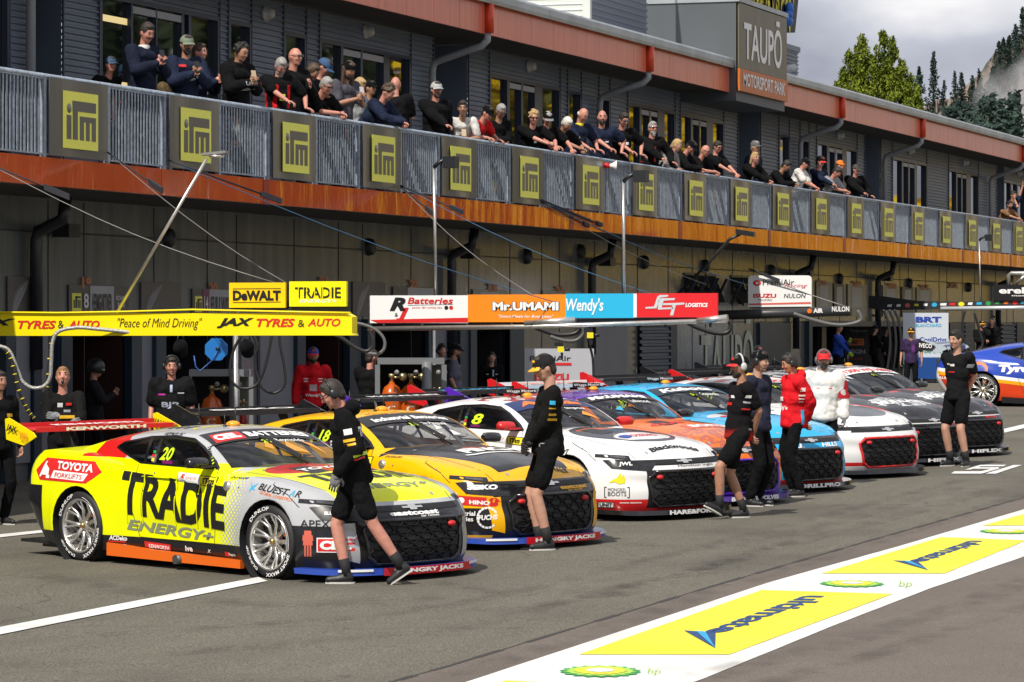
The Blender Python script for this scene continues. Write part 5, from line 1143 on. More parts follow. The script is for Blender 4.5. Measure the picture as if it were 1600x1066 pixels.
def tpl_small():
    mr = MB(); mirror_(mr, -1); mr.obox((.44, -.90, .975), (.025, 0, 0), (0, .09, .0), (0, 0, .010)); ml = MB(); mirror_(ml, 1); ml.obox((.44, .90, .975), (.025, 0, 0), (0, .09, .0), (0, 0, .010))
    an = MB()
    for x, y, h in ((-.35, .12, .17), (-.2, -.14, .12), (-.75, 0, .20)): an.tube([(x, y, 1.29), (x - .01, y, 1.30 + h)], .006, 5); an.tube([(x, y, 1.29), (x, y, 1.315)], .02, 8)
    ob = MB(); ob.ell((-.25, 0, 1.315), (.07, .07, .035), 12, 6)
    wp = MB(); p0 = Vector((.70, .12, .975)); p1 = Vector((.25, -.10, 1.215)); wp.tube([p0, p1], .009, 6); wp.obox((p0 + p1) / 2 + Vector((-.05, .02, .03)), (p1 - p0) * .38, Vector((.01, .01, .02)), Vector((0, .006, 0)))
    hp = Decal(bvh)   # panel gaps, roof slots, bonnet pins, fuel filler
    for md in 'RL':
        for P in ([(.50, .945), (.60, .60), (.56, .22)], [(-.62, .955), (-.66, .60), (-.52, .24)], [(1.36, .865), (1.36, .845), (1.62, .76), (1.78, .66)]):
            for a, b in zip(P[:-1], P[1:]): n = Vector((-(b[1] - a[1]), b[0] - a[0])).normalized() * .0035; hp.poly([(a[0] - n.x, a[1] - n.y), (b[0] - n.x, b[1] - n.y), (b[0] + n.x, b[1] + n.y), (a[0] + n.x, a[1] + n.y)], md, 0, .0015, .06)
    for s in (-1, 1):
        P = [(.72, s * .66), (1.2, s * .70), (1.7, s * .72), (2.15, s * .62)]
        for a, b in zip(P[:-1], P[1:]): n = Vector((-(b[1] - a[1]), b[0] - a[0])).normalized() * .004; hp.poly([(a[0] - n.x, a[1] - n.y), (b[0] - n.x, b[1] - n.y), (b[0] + n.x, b[1] + n.y), (a[0] + n.x, a[1] + n.y)], 'T', 0, .0015, .08)
        for x in (-.62, -.5, -.38): hp.poly([(x, s * .30), (x, s * .48), (x - .05, s * .47), (x - .05, s * .31)][::s], 'T', 0, .003, .1)
    for x, y in ((2.06, .42), (.86, .56), (2.06, -.42), (.86, -.56)): hp.poly([(x + .022 * math.cos(k * 1.047), y + .022 * math.sin(k * 1.047)) for k in range(6)], 'T', 1, .004, .1)
    for md in 'RL':
        for x, z in ((-.35, .33), (-.35, .88), (.40, .33), (.40, .88), (-1.75, .95), (1.55, .79), (.9, .80)): hp.poly([(x + .010 * math.cos(k * 1.047), z + .010 * math.sin(k * 1.047)) for k in range(6)], md, 1, .007, .1)
        hp.poly([(-.50, .865), (-.36, .86), (-.36, .835), (-.50, .84)][::-1], md, 0, .007, .1); hp.poly([(.50, .255), (-.52, .275), (-.52, .27), (.50, .25)][::-1], md, 0, .003, .1)
    for y0, y1 in ((-.70, .70),): hp.poly([(-1.98, y0), (-1.97, y0), (-1.97, y1), (-1.98, y1)], 'T', 0, .002, .1)
    for s in (-1, 1): hp.poly([(.95, s * .14), (1.35, s * .18), (1.35, s * .42), (.95, s * .36)][::-s], 'T', 0, .002, .08)
    fl = MB(); h = bvh_b.ray_cast(Vector((.72, -3, .80)), Vector((0, 1, 0)))[0]; fl.lathe([(0, -.022), (.035, -.02), (.05, -.008), (.055, .01)], h, 'y', 18); 
    ex = MB(); ex.tube([(.1, -.86, .09), (.1, -1.0, .10)], .045, 10)
    cl = MB()
    for ax_ in (AX, -AX):
        for s in (-1, 1): cl.lathe([(ARCH - .002, s * .99), (ARCH + .03, s * .55), (ARCH, s * .50), (0, s * .50)], (ax_, 0, WR), 'y', 28)
    return mr.mesh('wing_mirror', GLOSSB), ml.mesh('wing_mirror', GLOSSB), an.mesh('roof_aerial', BLACK), ob.mesh('orange_beacon', mat('orange_beacon', (.9, .35, .02), .3)), wp.mesh('wiper', BLACK), hp.mb.mesh('panel_gap', [BLACK, RIM]), fl.mesh('filler_cap', RIM), ex.mesh('side_exhaust', BRK), cl.mesh('wheel_well', DARK)
SM = tpl_small(); ME_WELL = islands(SM[8])
AERO_N = ['front_splitter', 'side_skirt', 'rear_diffuser', 'rear_wing', 'wing_mount', 'wing_endplate']
def mslot(o, m, i=0):
    o.material_slots[i].link = 'OBJECT'; o.material_slots[i].material = m; return o
CAR_F = (RT * .703 - FW * .711)
def place_car(e, cx, cy, Fdir=None, ref=(2.17, .92)):
    """cx, cy: where the far tip of the splitter meets the ground"""
    Fd = Vector(Fdir or CAR_F).normalized(); t = gp(cx, cy); n = Vector((-SLOPE * FW.x, -SLOPE * FW.y, 1)).normalized(); X = (Fd - n * Fd.dot(n)).normalized(); Y = n.cross(X)
    o = t - X * ref[0] - Y * ref[1]; o.z = G(o.x, o.y); M = Matrix((X, Y, n)).transposed().to_4x4(); M.translation = o; e.matrix_world = M
def car(label, paint, cx, cy, splitter=None, skirt=None, wing=None, endp=None, mirror=None, gframe=None, Fdir=None, ref=(2.17, .92), steer=0):
    e = empty('race_car', (0, 0, 0), 0, label, 'race car', 'race cars parked nose out along the pit apron')
    b = mslot(m2o('body', BODY_ME, e), paint); r = mslot(m2o('cabin_roof', HOUSE_ME, e), paint)
    for nm, me, m in zip(AERO_N, ME_AERO, (splitter or CARBON, skirt or GLOSSB, CARBON, wing or CARBON, CARBON, endp or CARBON)):
        for q in me: mslot(m2o(nm, q, e), m)
    for x in (AX, -AX):
        for s in (-1, 1):
            w_ = empty('wheel', (0, 0, 0)); w_.parent = e; w_.location = (x, s * .828, WR); w_.rotation_euler = (0, 0, (0 if s < 0 else math.pi) + (steer if x > 0 else 0))
            for nm, me in (('tyre', ME_T), ('rim', ME_R), ('brake_disc', ME_D), ('hub_nut', ME_H)): m2o(nm, me, w_)
            w_.rotation_euler.y = rnd_car.uniform(0, 6.28) if s > 0 or x < 0 else .0
    m2o('windscreen', ME_WS, e); [m2o('side_glass', q, e) for q in ME_SG]; m2o('rear_window', ME_RG, e); m2o('window_surround', ME_SR, e)
    m2o('interior_tub', ME_TUB, e); m2o('roll_cage', ME_CAGE, e); m2o('race_seat', ME_SEAT, e); o = m2o('steering_wheel', ME_STW, e, (.18, -.34, .82))
    m2o('grille', ME_GR, e); mslot(m2o('grille_frame', ME_GF, e), gframe or GLOSSB); [m2o('headlight', q, e) for q in ME_HL]; [m2o('tow_strap', q, e) for q in ME_TW]; m2o('bow_tie_emblem', ME_EM, e)
    [m2o('wheel_well', q, e) for q in ME_WELL]
    for i, (nm, me) in enumerate(zip(('wing_mirror', 'wing_mirror', 'roof_aerial', 'orange_beacon', 'wiper', 'panel_gap', 'filler_cap', 'side_exhaust'), SM[:8])):
        o = m2o(nm, me, e)
        if i < 2 and mirror: mslot(o, mirror)
    place_car(e, cx, cy, Fdir, ref); return e
rnd_car = random.Random(2)
# ---------- liveries ----------
cR = (.58, .015, .015); cW = (.78, .78, .78); cK = (.012, .012, .014); cY = (.78, .84, .0); cS = (.42, .43, .45)
P_SPLIT = mat('splitter_red', (.55, .01, .015), .3); P_BLUE = mat('splitter_blue', (.02, .06, .35), .3)
def banner_ws(d, bands):
    for (x0, x1, mi) in bands: d.poly([(x0, -.56 - (x0 - .03) * .12), (x1, -.56 - (x1 - .03) * .13), (x1, .56 + (x1 - .03) * .13), (x0, .56 + (x0 - .03) * .12)][::-1] if 0 else [(x1, -.635 - (x1 - .03) * .15), (x1, .635 + (x1 - .03) * .15), (x0, .625), (x0, -.625)], 'T', mi, .004, .08)
# lettering directions: seen on the right flank the car's nose is to the right, so words run towards +x
# on bonnet and windscreen words read from the front: right-hand direction is +y, up is -x
TX = dict(ex=(0, 1), ey=(-1, 0))
def common(e, name, no, wcol):
    d = Decal()
    d.text(no, (-.33, 1.0), .17, .12, 'R', 0, .03, .12); d.poly([(-.44, .985), (-.40, .985), (-.41, 1.015), (-.45, 1.015)], 'R', 1, .005); d.poly([(-.45, 1.025), (-.41, 1.025), (-.42, 1.05), (-.46, 1.05)], 'R', 2, .005); d.poly([(-.455, 1.06), (-.415, 1.06), (-.425, 1.085), (-.465, 1.085)], 'R', 3, .005); d.poly([(-.46, 1.1), (-.42, 1.1), (-.43, 1.12), (-.47, 1.12)], 'R', 4, .005)
    d.text(no, (.345, -.12), .11, .06, 'T', 0, .04, **TX); d.text(name, (.345, .04), .36, .065, 'T', 5, .01, **TX)
    # round competition sticker pair on the door
    d.poly([(.0, .905), (.30, .89), (.30, .80), (.0, .815)][::-1], 'R', 5, .004); d.text('5', (.03, .83), .07, .055, 'R', 2, .05, .3); d.text('SUPERCARS', (.11, .835), .15, .03, 'R', 2, 0, .2)
    d.poly([(.31, .885), (.55, .875), (.55, .785), (.31, .795)][::-1], 'R', 6, .004); d.poly([(.32, .878), (.54, .868), (.54, .792), (.32, .802)][::-1], 'R', 1, .006); d.text('iTm', (.35, .808), .16, .055, 'R', 6, .05, 0, .008)
    d.text('DUNLOP', (.72, .873), .26, .018, 'R', 6, .02, .4)
    return d.build('race_numbers', [LIME, YEL, RED, GREEN, NAVY, WHITE, BLACK], e)
# --- car 1: lime and silver ---
paint = livery('paint_lime_and_silver', cS, [
    (cY, [(-1, 0, 0, -.62), (0, 0, -1, -1.0)]), (cY, [(-1, 0, -.0, -1.02), ('dots', .60, 1.02), (0, 0, -1, -.93)]),
    (cY, [(-1, 0, 0, .98), (0, 0, -1, -1.5)]), (cR, [(-1, 0, .55, 1.42), (1, 0, -.6, -2.05), (0, 0, 1, 1.0)]), (cS, [(1, 0, .0, -.93), (0, 0, 1, 1.085)]),
    (cY, [(1, 0, 0, 1.12), (('x'), 0, 0, 0)][:0] or [(1, 0, 0, 1.16), (0, 1, 0, -.70), (0, -1, 0, -.70), (0, 0, 1, .70)]),
    (cY, [((-.35, -1), 'abs', 0, -1.14), (1, 0, 0, .70), (0, 0, 1, .86)]),
    (cR, [('ell', (1.02, 0, .95), (.36, .62, .3))]), 
    (cK, [(0, 0, -1, -.27), (-1, 0, 0, -1.1)]), (cK, [(-1, 0, -.45, 1.88)]), (cK, [(1, 0, 0, 1.62), (0, 0, -1, -.50)]), (cK, [(1, 0, 0, 2.0), (0, 0, -1, -.668), ((0, -1), 'abs', 0, -.74)]), (cK, [(-1, 0, 0, 1.98), (0, 0, -1, -.70)]), (cK, [(1, 0, 0, 1.80), (0, 0, -1, -.45)])], .2)
c1 = car('lime yellow and silver race car with red bonnet patch, nearest the camera', paint, 748, 893, splitter=P_BLUE, skirt=ORG, wing=mat('wing_red', (.60, .015, .02), .3), endp=mat('endplate_yellow', (.85, .70, .0), .35))
common(c1, 'Reynolds', '20', 0)
d = Decal()
# stencil word on the doors: slanted baseline steps down towards the nose
d.text('TRADIE', (-.80, .485), 1.54, .40, 'R', 0, .035, 0, .006, .06, ex=(1, -.058), ey=(0, 1))
d.text('ENERGY+', (-.70, .335), 1.26, .10, 'R', 1, .03, .25, .006, ex=(1, -.045), ey=(0, 1)); 
for x in (-.695, -.49, -.02, .31, .52): d.poly([(x, .40), (x + .012, .40), (x + .012, .88), (x, .88)], 'R', 2, .008)
d.poly([(-2.12, .84), (-2.03, .75), (-1.26, .745), (-1.08, .86), (-1.22, .955), (-1.98, .965)], 'R', 3, .004)
d.text('TOYOTA', (-1.76, .865), .56, .075, 'R', 4, .04, 0, .008, ex=(1, -.03)); d.poly([(-1.80, .85), (-1.26, .835), (-1.30, .765), (-1.84, .775)][::-1], 'R', 4, .006); d.text('FORKLIFTS', (-1.77, .785), .44, .045, 'R', 3, .01, 0, .010, ex=(1, -.02))
for P in ([(-2.04, .78), (-2.01, .78), (-1.93, .93), (-1.96, .93)], [(-2.0, .80), (-1.88, .80), (-1.88, .86), (-1.94, .90), (-2.0, .86)], [(-1.92, .77), (-1.86, .77), (-1.86, .80), (-1.92, .80)]): d.poly(P, 'R', 4, .008)
d.text('ACDelco', (-.94, .225), .24, .045, 'R', 4, .04, .25); d.poly([(-.96, .207), (-.72, .207), (-.73, .218), (-.95, .218)], 'R', 3); d.text('BATTERIES', (-.92, .160), .2, .032, 'R', 4, .02)
d.poly([(-.47, .235), (-.10, .22), (-.10, .165), (-.47, .18)][::-1], 'R', 3, .004); d.text('KENWORTH', (-.41, .178), .29, .036, 'R', 4, .03, 0, .007, ex=(1, -.03)); d.text('ive', (.12, .175), .11, .05, 'R', 4, .03); d.text('X', (.45, .18), .06, .03, 'R', 4, .03, .4); d.poly([(.72, .205), (.78, .203), (.78, .165), (.72, .167)][::-1], 'R', 3); d.text('Repco', (.785, .165), .1, .035, 'R', 4, .02)
d.text('BLUEST', (1.20, .795), .40, .055, 'R', 0, .01, .1, ex=(1, -.10)); d.text('R', (1.69, .748), .06, .055, 'R', 0, .01, .1, ex=(1, -.10)); d.text('A', (1.62, .753), .06, .055, 'R', 5, .0, .1, ex=(1, -.10)); d.text('GLOBAL LOGISTICS', (1.24, .762), .44, .025, 'R', 6, .01, .1, ex=(1, -.12))
d.poly([(1.05, .86), (1.09, .82), (1.16, .85), (1.125, .81), (1.16, .785), (1.10, .795), (1.07, .765), (1.08, .81)], 'R', 5)
d.text('REYNOLDS', (-.42, 1.228), .26, .022, 'R', 0, .02); d.text('TRADIE', (.23, 1.14), .17, .03, 'R', 0, .02, 0, .006, ex=(.72, -.69), ey=(.5, .6))
for k in range(7): x = .34 + .027 * k; z = 1.045 - .0255 * k; d.poly([(x, z), (x + .012, z - .01), (x + .02, z + .006), (x + .008, z + .014)], 'R', 7, .005)

d.build('side_lettering', [BLACK, mat('outlined_grey', (.22, .25, .16), .4), mat('lime_gap', cY, .3), RED, WHITE, LBLUE, ORANGE, LIME], c1)
d = Decal()
d.text('TRADIE', (1.74, -.60), 1.2, .30, 'T', 0, .03, 0, .005, .06, **TX, bend=.09); 
d.text('ENERGY+', (2.01, -.50), 1.04, .10, 'T', 1, .02, 0, .005, .06, **TX, bend=.10); d.text('TOYOTA', (1.22, -.38), .76, .14, 'T', 2, .04, .2, .005, .06, **TX)
for y in (-.45, -.25, -.05, .14, .34, .5): d.poly([(1.44, y), (1.44, y + .012), (1.76, y + .012), (1.76, y)], 'T', 3, .008)
d.text('eastcoast', (-.30, .575), .60, .038, 'F', 2, .05); d.text('car rentals', (.05, .556), .24, .018, 'F', 2, .02)
d.build('bonnet_lettering', [BLACK, mat('outlined_grey', (1, 1, 1)), WHITE, mat('lime_gap', (1, 1, 1))], c1)
d = Decal(); banner_ws(d, [(.0, .26, 0)]); d.poly([(.235, -.61), (.235, -.24), (.07, -.22), (.07, -.57)][::-1], 'T', 1, .006); d.text('CEIL', (.21, -.57), .30, .115, 'T', 2, .06, .1, .009, **TX); d.text('BATTERIES', (.215, -.19), .76, .115, 'T', 2, .05, 0, .009, **TX)
d.poly([(.33, -.10), (.38, -.05), (.45, -.09), (.40, -.16)], 'T', 3, .004); d.poly([(.33, .15), (.52, .30), (.47, .05)], 'T', 3, .004); d.poly([(.32, .34), (.52, .52), (.36, .46)], 'T', 3, .004)  # apricot reflections in the glass, painted as flat patches
d.build('windscreen_banner', [BLACK, RED, WHITE, mat('apricot_painted_reflection', (.75, .30, .05), .5)], c1)
d = Decal()
d.text('A N D R E A T T A', (-.22, -.5), 1.0, .07, 'T', 0, .03, 0, .005, **TX); d.build('roof_lettering', [YEL], c1)
mb = MB()
put_text(mb, 'KENWORTH', (-2.34, .55, 1.235), (0, -1.10, 0), (0, 0, .06), 0, .04) if 0 else None
put_text(mb, 'KENWORTH', (-2.28, -.55, 1.252), (0, 1.1, 0), (-.13, 0, .006), 0, .05, lift=.006); put_text(mb, 'KENWORTH', (-2.196, -.50, 1.206), (0, 1.0, 0), (0, 0, .034), 0, .05, lift=.004)
for y in (-.949,): put_text(mb, 'JAX', (-2.57, y, 1.205), (.17, 0, -.03), (0.01, 0, .075), 1, .04, .2, lift=.006); put_text(mb, 'TYRES', (-2.38, y, 1.175), (.15, 0, -.025), (0.01, 0, .035), 2, .02, lift=.006); put_text(mb, 'AUTO', (-2.35, y, 1.13), (.13, 0, -.02), (0.01, 0, .035), 2, .02, lift=.006)
y = .908; put_text(mb, 'JAX', (-2.57, y, 1.205), (.17, 0, -.03), (0.01, 0, .075), 1, .04, .2, lift=.010)
mb.build('wing_lettering', [WHITE, BLACK, ORANGE], c1)
# front corner prints
def front_prints(e, cols, top, side, badge, split, sp_bg=None, left_=True):
    d = Decal()
    for t in side: d.text(*t[0], **t[1])
    for p in top: d.poly(*p[0], **p[1])
    return d
d = Decal()
def corner_rect(d, a0, a1, z0, z1, mi, lift=.004): d.poly([(a0, z0), (a1, z0), (a1, z1), (a0, z1)], 'Q', mi, lift, .05)
corner_rect(d, .05, .40, .27, .40, 0); corner_rect(d, .06, .39, .28, .39, 1, .006); d.text('CEIL', (.08, .295), .28, .08, 'Q', 2, .06, .05, .009)
d.text('APEX', (-.10, .49), .27, .065, 'Q', 3, .005, 0, .006)
d.poly([(-.02, .665), (.09, .555), (.48, .54), (.56, .63), (.10, .68)], 'Q', 3, .006); d.text('BLUESTAR', (.12, .60), .20, .03, 'Q', 2, .03, 0, .010)
for k, (w_, z) in enumerate(((.035, .44), (.05, .40), (.045, .36))): d.poly([(-.03 - w_, z - .03), (-.03 + w_, z - .03), (-.03 + w_ * .9, z + .02), (-.03 - w_ * .9, z + .02)], 'Q', 4, .005)
for k in (-1, 0, 1): d.poly([(-.03 + k * .025 - .008, .23), (-.03 + k * .025 + .008, .23), (-.03 + k * .025 + .008, .33), (-.03 + k * .025 - .008, .33)], 'Q', 4, .005)
d.build('front_corner_prints', [WHITE, RED, WHITE, BLACK, mat('salmon_print', (.60, .12, .08), .4)], c1)
def splitter_text(e, t, ci, bg=None, y0=-.45, y1=.45, side_white=True):
    """word standing on the front lip of the splitter"""
    ol = offset_outline(1.80, .089, 0); P = [Vector((p.x, -p.y)) for p in ol] + [Vector((p.x, p.y)) for p in ol[::-1][1:]]
    def at(y, z, l=0.):
        for a, b in zip(P[:-1], P[1:]):
            if a.y <= y <= b.y and b.y > a.y: f = (y - a.y) / (b.y - a.y); return Vector((a.x + (b.x - a.x) * f + .004 + l, y, z))
        return Vector((P[-1].x, y, z))
    mb = MB()
    if bg is not None:
        n = 16; mb.add([at(y0 - .1 + (y1 - y0 + .25) * i / n, z) for i in range(n + 1) for z in (.058, .128)], [(2 * i, 2 * i + 2, 2 * i + 3, 2 * i + 1) for i in range(n)], 1)
    if side_white:
        n = 12
        for a, b, mi in ((-.86, -.58, 2), (.62, .90, 2)): mb.add([at(a + (b - a) * i / n, z) for i in range(n + 1) for z in (.10, .122)], [(2 * i, 2 * i + 2, 2 * i + 3, 2 * i + 1) for i in range(n)], mi)
    vs, fs, _ = text2d(t, .05); mb.add([at(y0 + (y1 - y0) * v[0], .066 + .050 * v[1], .006) for v in vs], fs, 0); mb.build('splitter_lettering', [ci, bg or ci, WHITE], e)
def corner_strips(e, m):
    for s in (-1, 1):
        d = Decal(); P = [(s * .62, .17), (s * .74, .20), (s * .78, .52), (s * .66, .53)]; d.poly(P if s > 0 else P[::-1], 'F', 0, .006, .04); d.build('corner_vane', m, e)
corner_strips(c1, mat('silver_paint', (.45, .46, .48), .25, .3))
splitter_text(c1, 'HUNGRY JACKS', WHITE, P_SPLIT, -.38, .50)
# --- car 2: amber and black ---
cA = (.86, .43, .0)
paint = livery('paint_amber_and_black', cA, [(cK, [(1, 0, 0, .62), ((-.25, -1), 'abs', 0, -1.0), (0, 0, 1, .74), (1, 0, 0, .55)]), (cA, [(1, 0, 0, 2.02), (0, 0, 1, .69)]), (cK, [(0, 0, -1, -.26), (-1, 0, 0, -1.1)]), (cK, [(1, 0, 0, 1.58), (0, 0, -1, -.42), (0, 0, 1, .15), (1, .6, 0, 1.30)]), (cK, [(1, 0, 0, 2.0), (0, 0, -1, -.68), ((0, -1), 'abs', 0, -.72)]), (cK, [(-1, 0, -.45, 1.88)])])
c2 = car('amber and black race car second in the row, behind the standing man in black cap', paint, 949, 846, splitter=P_BLUE, wing=CARBON)
common(c2, 'De Pasquale', '18', 0)
d = Decal(); banner_ws(d, [(.0, .25, 0)]); d.text('Industrial Batteries', (.20, -.5), 1.05, .09, 'T', 1, .04, 0, .008, **TX); d.text('Cub Cadet', (-.02, -.40), .8, .10, 'T', 2, .04, .2, .006, **TX)
d.poly([(.33, .2), (.40, .26), (.42, .16)], 'T', 1, .004); d.poly([(.44, .1), (.50, .18), (.50, .04)], 'T', 1, .004); d.poly([(.42, .34), (.50, .44), (.52, .32)], 'T', 1, .004); d.build('windscreen_banner', [BLACK, WHITE, mat('amber_print', cA, .4)], c2)
d = Decal(); d.text('FINCH', (1.42, -.34), .80, .22, 'T', 0, .06, .1, .005, .06, **TX); d.poly([(1.22, -.3), (1.10, -.1), (1.14, .15), (1.24, .2)], 'T', 1, .004); d.poly([(1.48, -.45), (1.52, -.45), (1.52, .5), (1.48, .5)][::-1], 'T', 0, .005); d.text('DEWALT', (2.10, .05), .40, .07, 'T', 2, .05, 0, .006, **TX); d.text('eastcoast', (.10, .575), .45, .036, 'F', 3, .05); d.text('car rentals', (.2, .556), .24, .018, 'F', 3, .02)
d.build('bonnet_lettering', [WHITE, mat('brown_red_print', (.30, .06, .03), .4), BLACK, mat('amber_print', (1, 1, 1))], c2)
d = Decal(); d.poly([(-.06, .665), (.05, .56), (.48, .53), (.56, .64), (.06, .68)], 'Q', 0, .006); d.text('SEIKO', (.06, .60), .30, .045, 'Q', 1, .05, 0, .010)
d.poly([(-.12, .50), (-.06, .455), (.34, .43), (.40, .475), (.35, .52), (-.06, .545)], 'Q', 2, .006); d.text('HINO', (.08, .46), .20, .042, 'Q', 1, .05, 0, .010, ex=(1, -.05)); d.poly([(-.0 + .035 * math.cos(k * .5236), .495 + .03 * math.sin(k * .5236)) for k in range(12)], 'Q', 1, .009)
d.text('Industrial', (-.12, .345), .26, .045, 'Q', 1, .02, 0, .007); d.text('Batteries', (-.12, .29), .24, .045, 'Q', 1, .02, 0, .007); d.text('FUCHS', (.17, .30), .19, .05, 'Q', 1, .04, .15, .007, ex=(1, .05))
for k in range(14): a = .5 + k * .36; d.poly([(.26 + r_ * math.cos(a + t_), .325 + r_ * 1.0 * math.sin(a + t_)) for r_, t_ in ((.088, 0), (.108, 0), (.108, .30), (.088, .30))], 'Q', 1, .007)
d.build('front_corner_prints', [GLOSSB, WHITE, RED], c2); corner_strips(c2, mat('frame_amber', cA, .25)); splitter_text(c2, 'HUNGRY JACKS', WHITE, P_SPLIT, -.38, .50)
# --- car 3: white with orange and navy bonnet ---
paint = livery('paint_white_and_orange', cW, [((.015, .018, .03), [('ell', (1.28, 0, .90), (.62, .62, .22)), (0, 0, 1, .80)]), (cW, [('ell', (1.60, 0, .90), (.19, .42, .3)), (0, 0, 1, .7)]), ((.72, .14, .01), [('ell', (.98, -.1, .93), (.10, .34, .2))]), (cK, [(1, 0, 0, 1.98), (0, 0, -1, -.67), (0, 0, 1, .605)]), ((.35, .01, .02), [(-1, 0, 0, -.05), (0, 0, 1, 1.26), (1, 0, 0, -.5), ('wave', 3, .5)]), (cR, [(0, 0, -1, -.24), (1, 0, 0, 1.5)]), (cK, [(0, 0, -1, -.19), (-1, 0, 0, -1.1)]), (cK, [(1, 0, 0, 2.12), (0, 0, -1, -.56), (0, 0, 1, .14), ((0, -1), 'abs', 0, -.60)])])
c3 = car('white race car with navy bonnet panel and red mirrors, third in the row', paint, 1146, 803, mirror=mat('mirror_red', (.60, .02, .02), .3), wing=CARBON, splitter=GLOSSB, endp=mat('endplate_purple', (.10, .02, .45), .35))
common(c3, 'Heimgartner', '8', 0)
d = Decal(); banner_ws(d, [(.0, .25, 0)]); d.text('mindle', (.21, -.14), .6, .11, 'T', 1, .06, 0, .008, **TX); d.poly([(.10, -.42), (.20, -.52), (.15, -.36), (.21, -.28), (.13, -.22), (.07, -.30), (.05, -.36)], 'T', 1, .008); d.poly([(.36, .30), (.52, .44), (.44, .22)], 'T', 2, .004); d.build('windscreen_banner', [NAVY, ORANGE, mat('apricot_painted_reflection', (1, 1, 1))], c3)  # apricot triangle is a reflection painted on the screen
d = Decal(); d.text('OZDIG', (1.66, -.20), .42, .10, 'T', 0, .03, .2, .006, .06, **TX); d.poly([(1.60 + .07 * math.cos(k * .5236), -.28 + .09 * math.sin(k * .5236)) for k in range(12)], 'T', 1, .006); d.text('Blackwoods', (2.08, -.34), .78, .07, 'T', 2, .04, .0, .006, .06, **TX); d.text('Hamilton Inglis', (-.15, .575), .62, .030, 'F', 2, .01); d.build('bonnet_lettering', [RED, BLUE, BLACK], c3)
d = Decal(); d.text('JWL', (1.15, .70), .24, .085, 'R', 0, .01, .3, ex=(1, -.04)); d.text('L', (1.40, .69), .06, .085, 'R', 1, .03, .3); d.build('side_lettering', [BLACK, RED], c3)
d = Decal(); d.poly([(-.04, .67), (.06, .58), (.50, .545), (.56, .635), (.10, .68)], 'Q', 0, .006); d.text('JWL', (.14, .60), .15, .05, 'Q', 1, .03, 0, .010); d.poly([(.03, .42), (.07, .46), (.12, .48), (.16, .54), (.17, .48), (.19, .52), (.21, .47), (.205, .42), (.14, .41), (.09, .435)], 'Q', 2, .006)
d.text('MONGREL', (.02, .33), .20, .038, 'Q', 3, -.005, 0, .006); d.text('BOOTS', (.02, .28), .20, .045, 'Q', 3, .0, 0, .006)
for x in (-.02, .25): 
    d.poly([(x, .26), (x + .008, .26), (x + .008, .38), (x, .38)], 'Q', 3, .006); s_ = .02 if x < .1 else -.02
    for z in (.26, .372): d.poly([(min(x, x + s_), z), (max(x, x + s_) + .006, z), (max(x, x + s_) + .006, z + .008), (min(x, x + s_), z + .008)], 'Q', 3, .006)
corner_rect(d, -.09, .09, .145, .21, 3); corner_rect(d, -.08, .08, .153, .202, 1, .006); d.text('UNIT', (-.07, .16), .14, .04, 'Q', 3, .04, 0, .009); d.text('engage resource', (.15, .19), .24, .022, 'Q', 1, .02, .2)
d.build('front_corner_prints', [GLOSSB, WHITE, YEL, BLACK], c3); splitter_text(c3, 'HARE&FORBES', WHITE, None, -.42, .42, False)
# --- car 4: orange and purple ---
cO = (.86, .17, .003); cP = (.09, .015, .22)
paint = livery('paint_orange_and_purple', cO, [(cP, [(-1, 0, 0, -.10), (0, 0, 1, 1.18)]), (cP, [(-1, 0, -.3, .1), (0, 0, -1, -1.1)]), ((.45, .10, .05), [(1, 0, 0, 1.62), (0, 0, 1, .68), ('wave', 14, .47)]), ((.32, .015, .05), [(-1, 0, 0, .3), (0, 0, 1, 1.2)]), (cP, [(1, 0, 0, 1.9), (0, 0, -1, -.26)]), (cK, [(1, 0, 0, 2.0), (0, 0, -1, -.69), (0, 0, 1, .64)])])
c4 = car('orange race car with purple roof band, fourth in the row', paint, 1235, 783, gframe=mat('frame_violet', (.12, .03, .5), .3), splitter=mat('splitter_violet', (.07, .03, .25), .3), endp=mat('endplate_red', (.62, .015, .02), .35))
common(c4, 'Fullwood', '14', 0)
d = Decal(); banner_ws(d, [(.03, .10, 0), (.10, .24, 1)]); d.text('"Smart Meals for Busy Lives"', (.09, -.45), .9, .04, 'T', 2, .02, 0, .008, **TX); d.text('Mr.UMAMI', (.215, -.50), .98, .085, 'T', 2, .08, 0, .008, **TX); d.poly([(.40, -.2), (.50, -.24), (.46, -.34)], 'T', 3, .004); d.poly([(.36, .0), (.44, .02), (.42, -.08)], 'T', 4, .004); d.build('windscreen_banner', [mat('violet_print', (.10, .03, .35), .4), BLACK, WHITE, LBLUE, ORANGE], c4)
d = Decal(); d.text('CUB', (1.32, -.55), .55, .14, 'T', 0, .05, .1, .005, .06, **TX); d.text('BORG', (1.62, -.20), .62, .14, 'T', 1, .05, .0, .005, .06, **TX); d.poly([(1.45, -.28), (1.45, .5), (1.66, .52), (1.66, -.30)], 'T', 2, .003); d.build('bonnet_lettering', [RED, WHITE, mat('salmon_print', (1, 1, 1))], c4); splitter_text(c4, 'BIGMATE VOLVES', WHITE, None, -.42, .42, False)
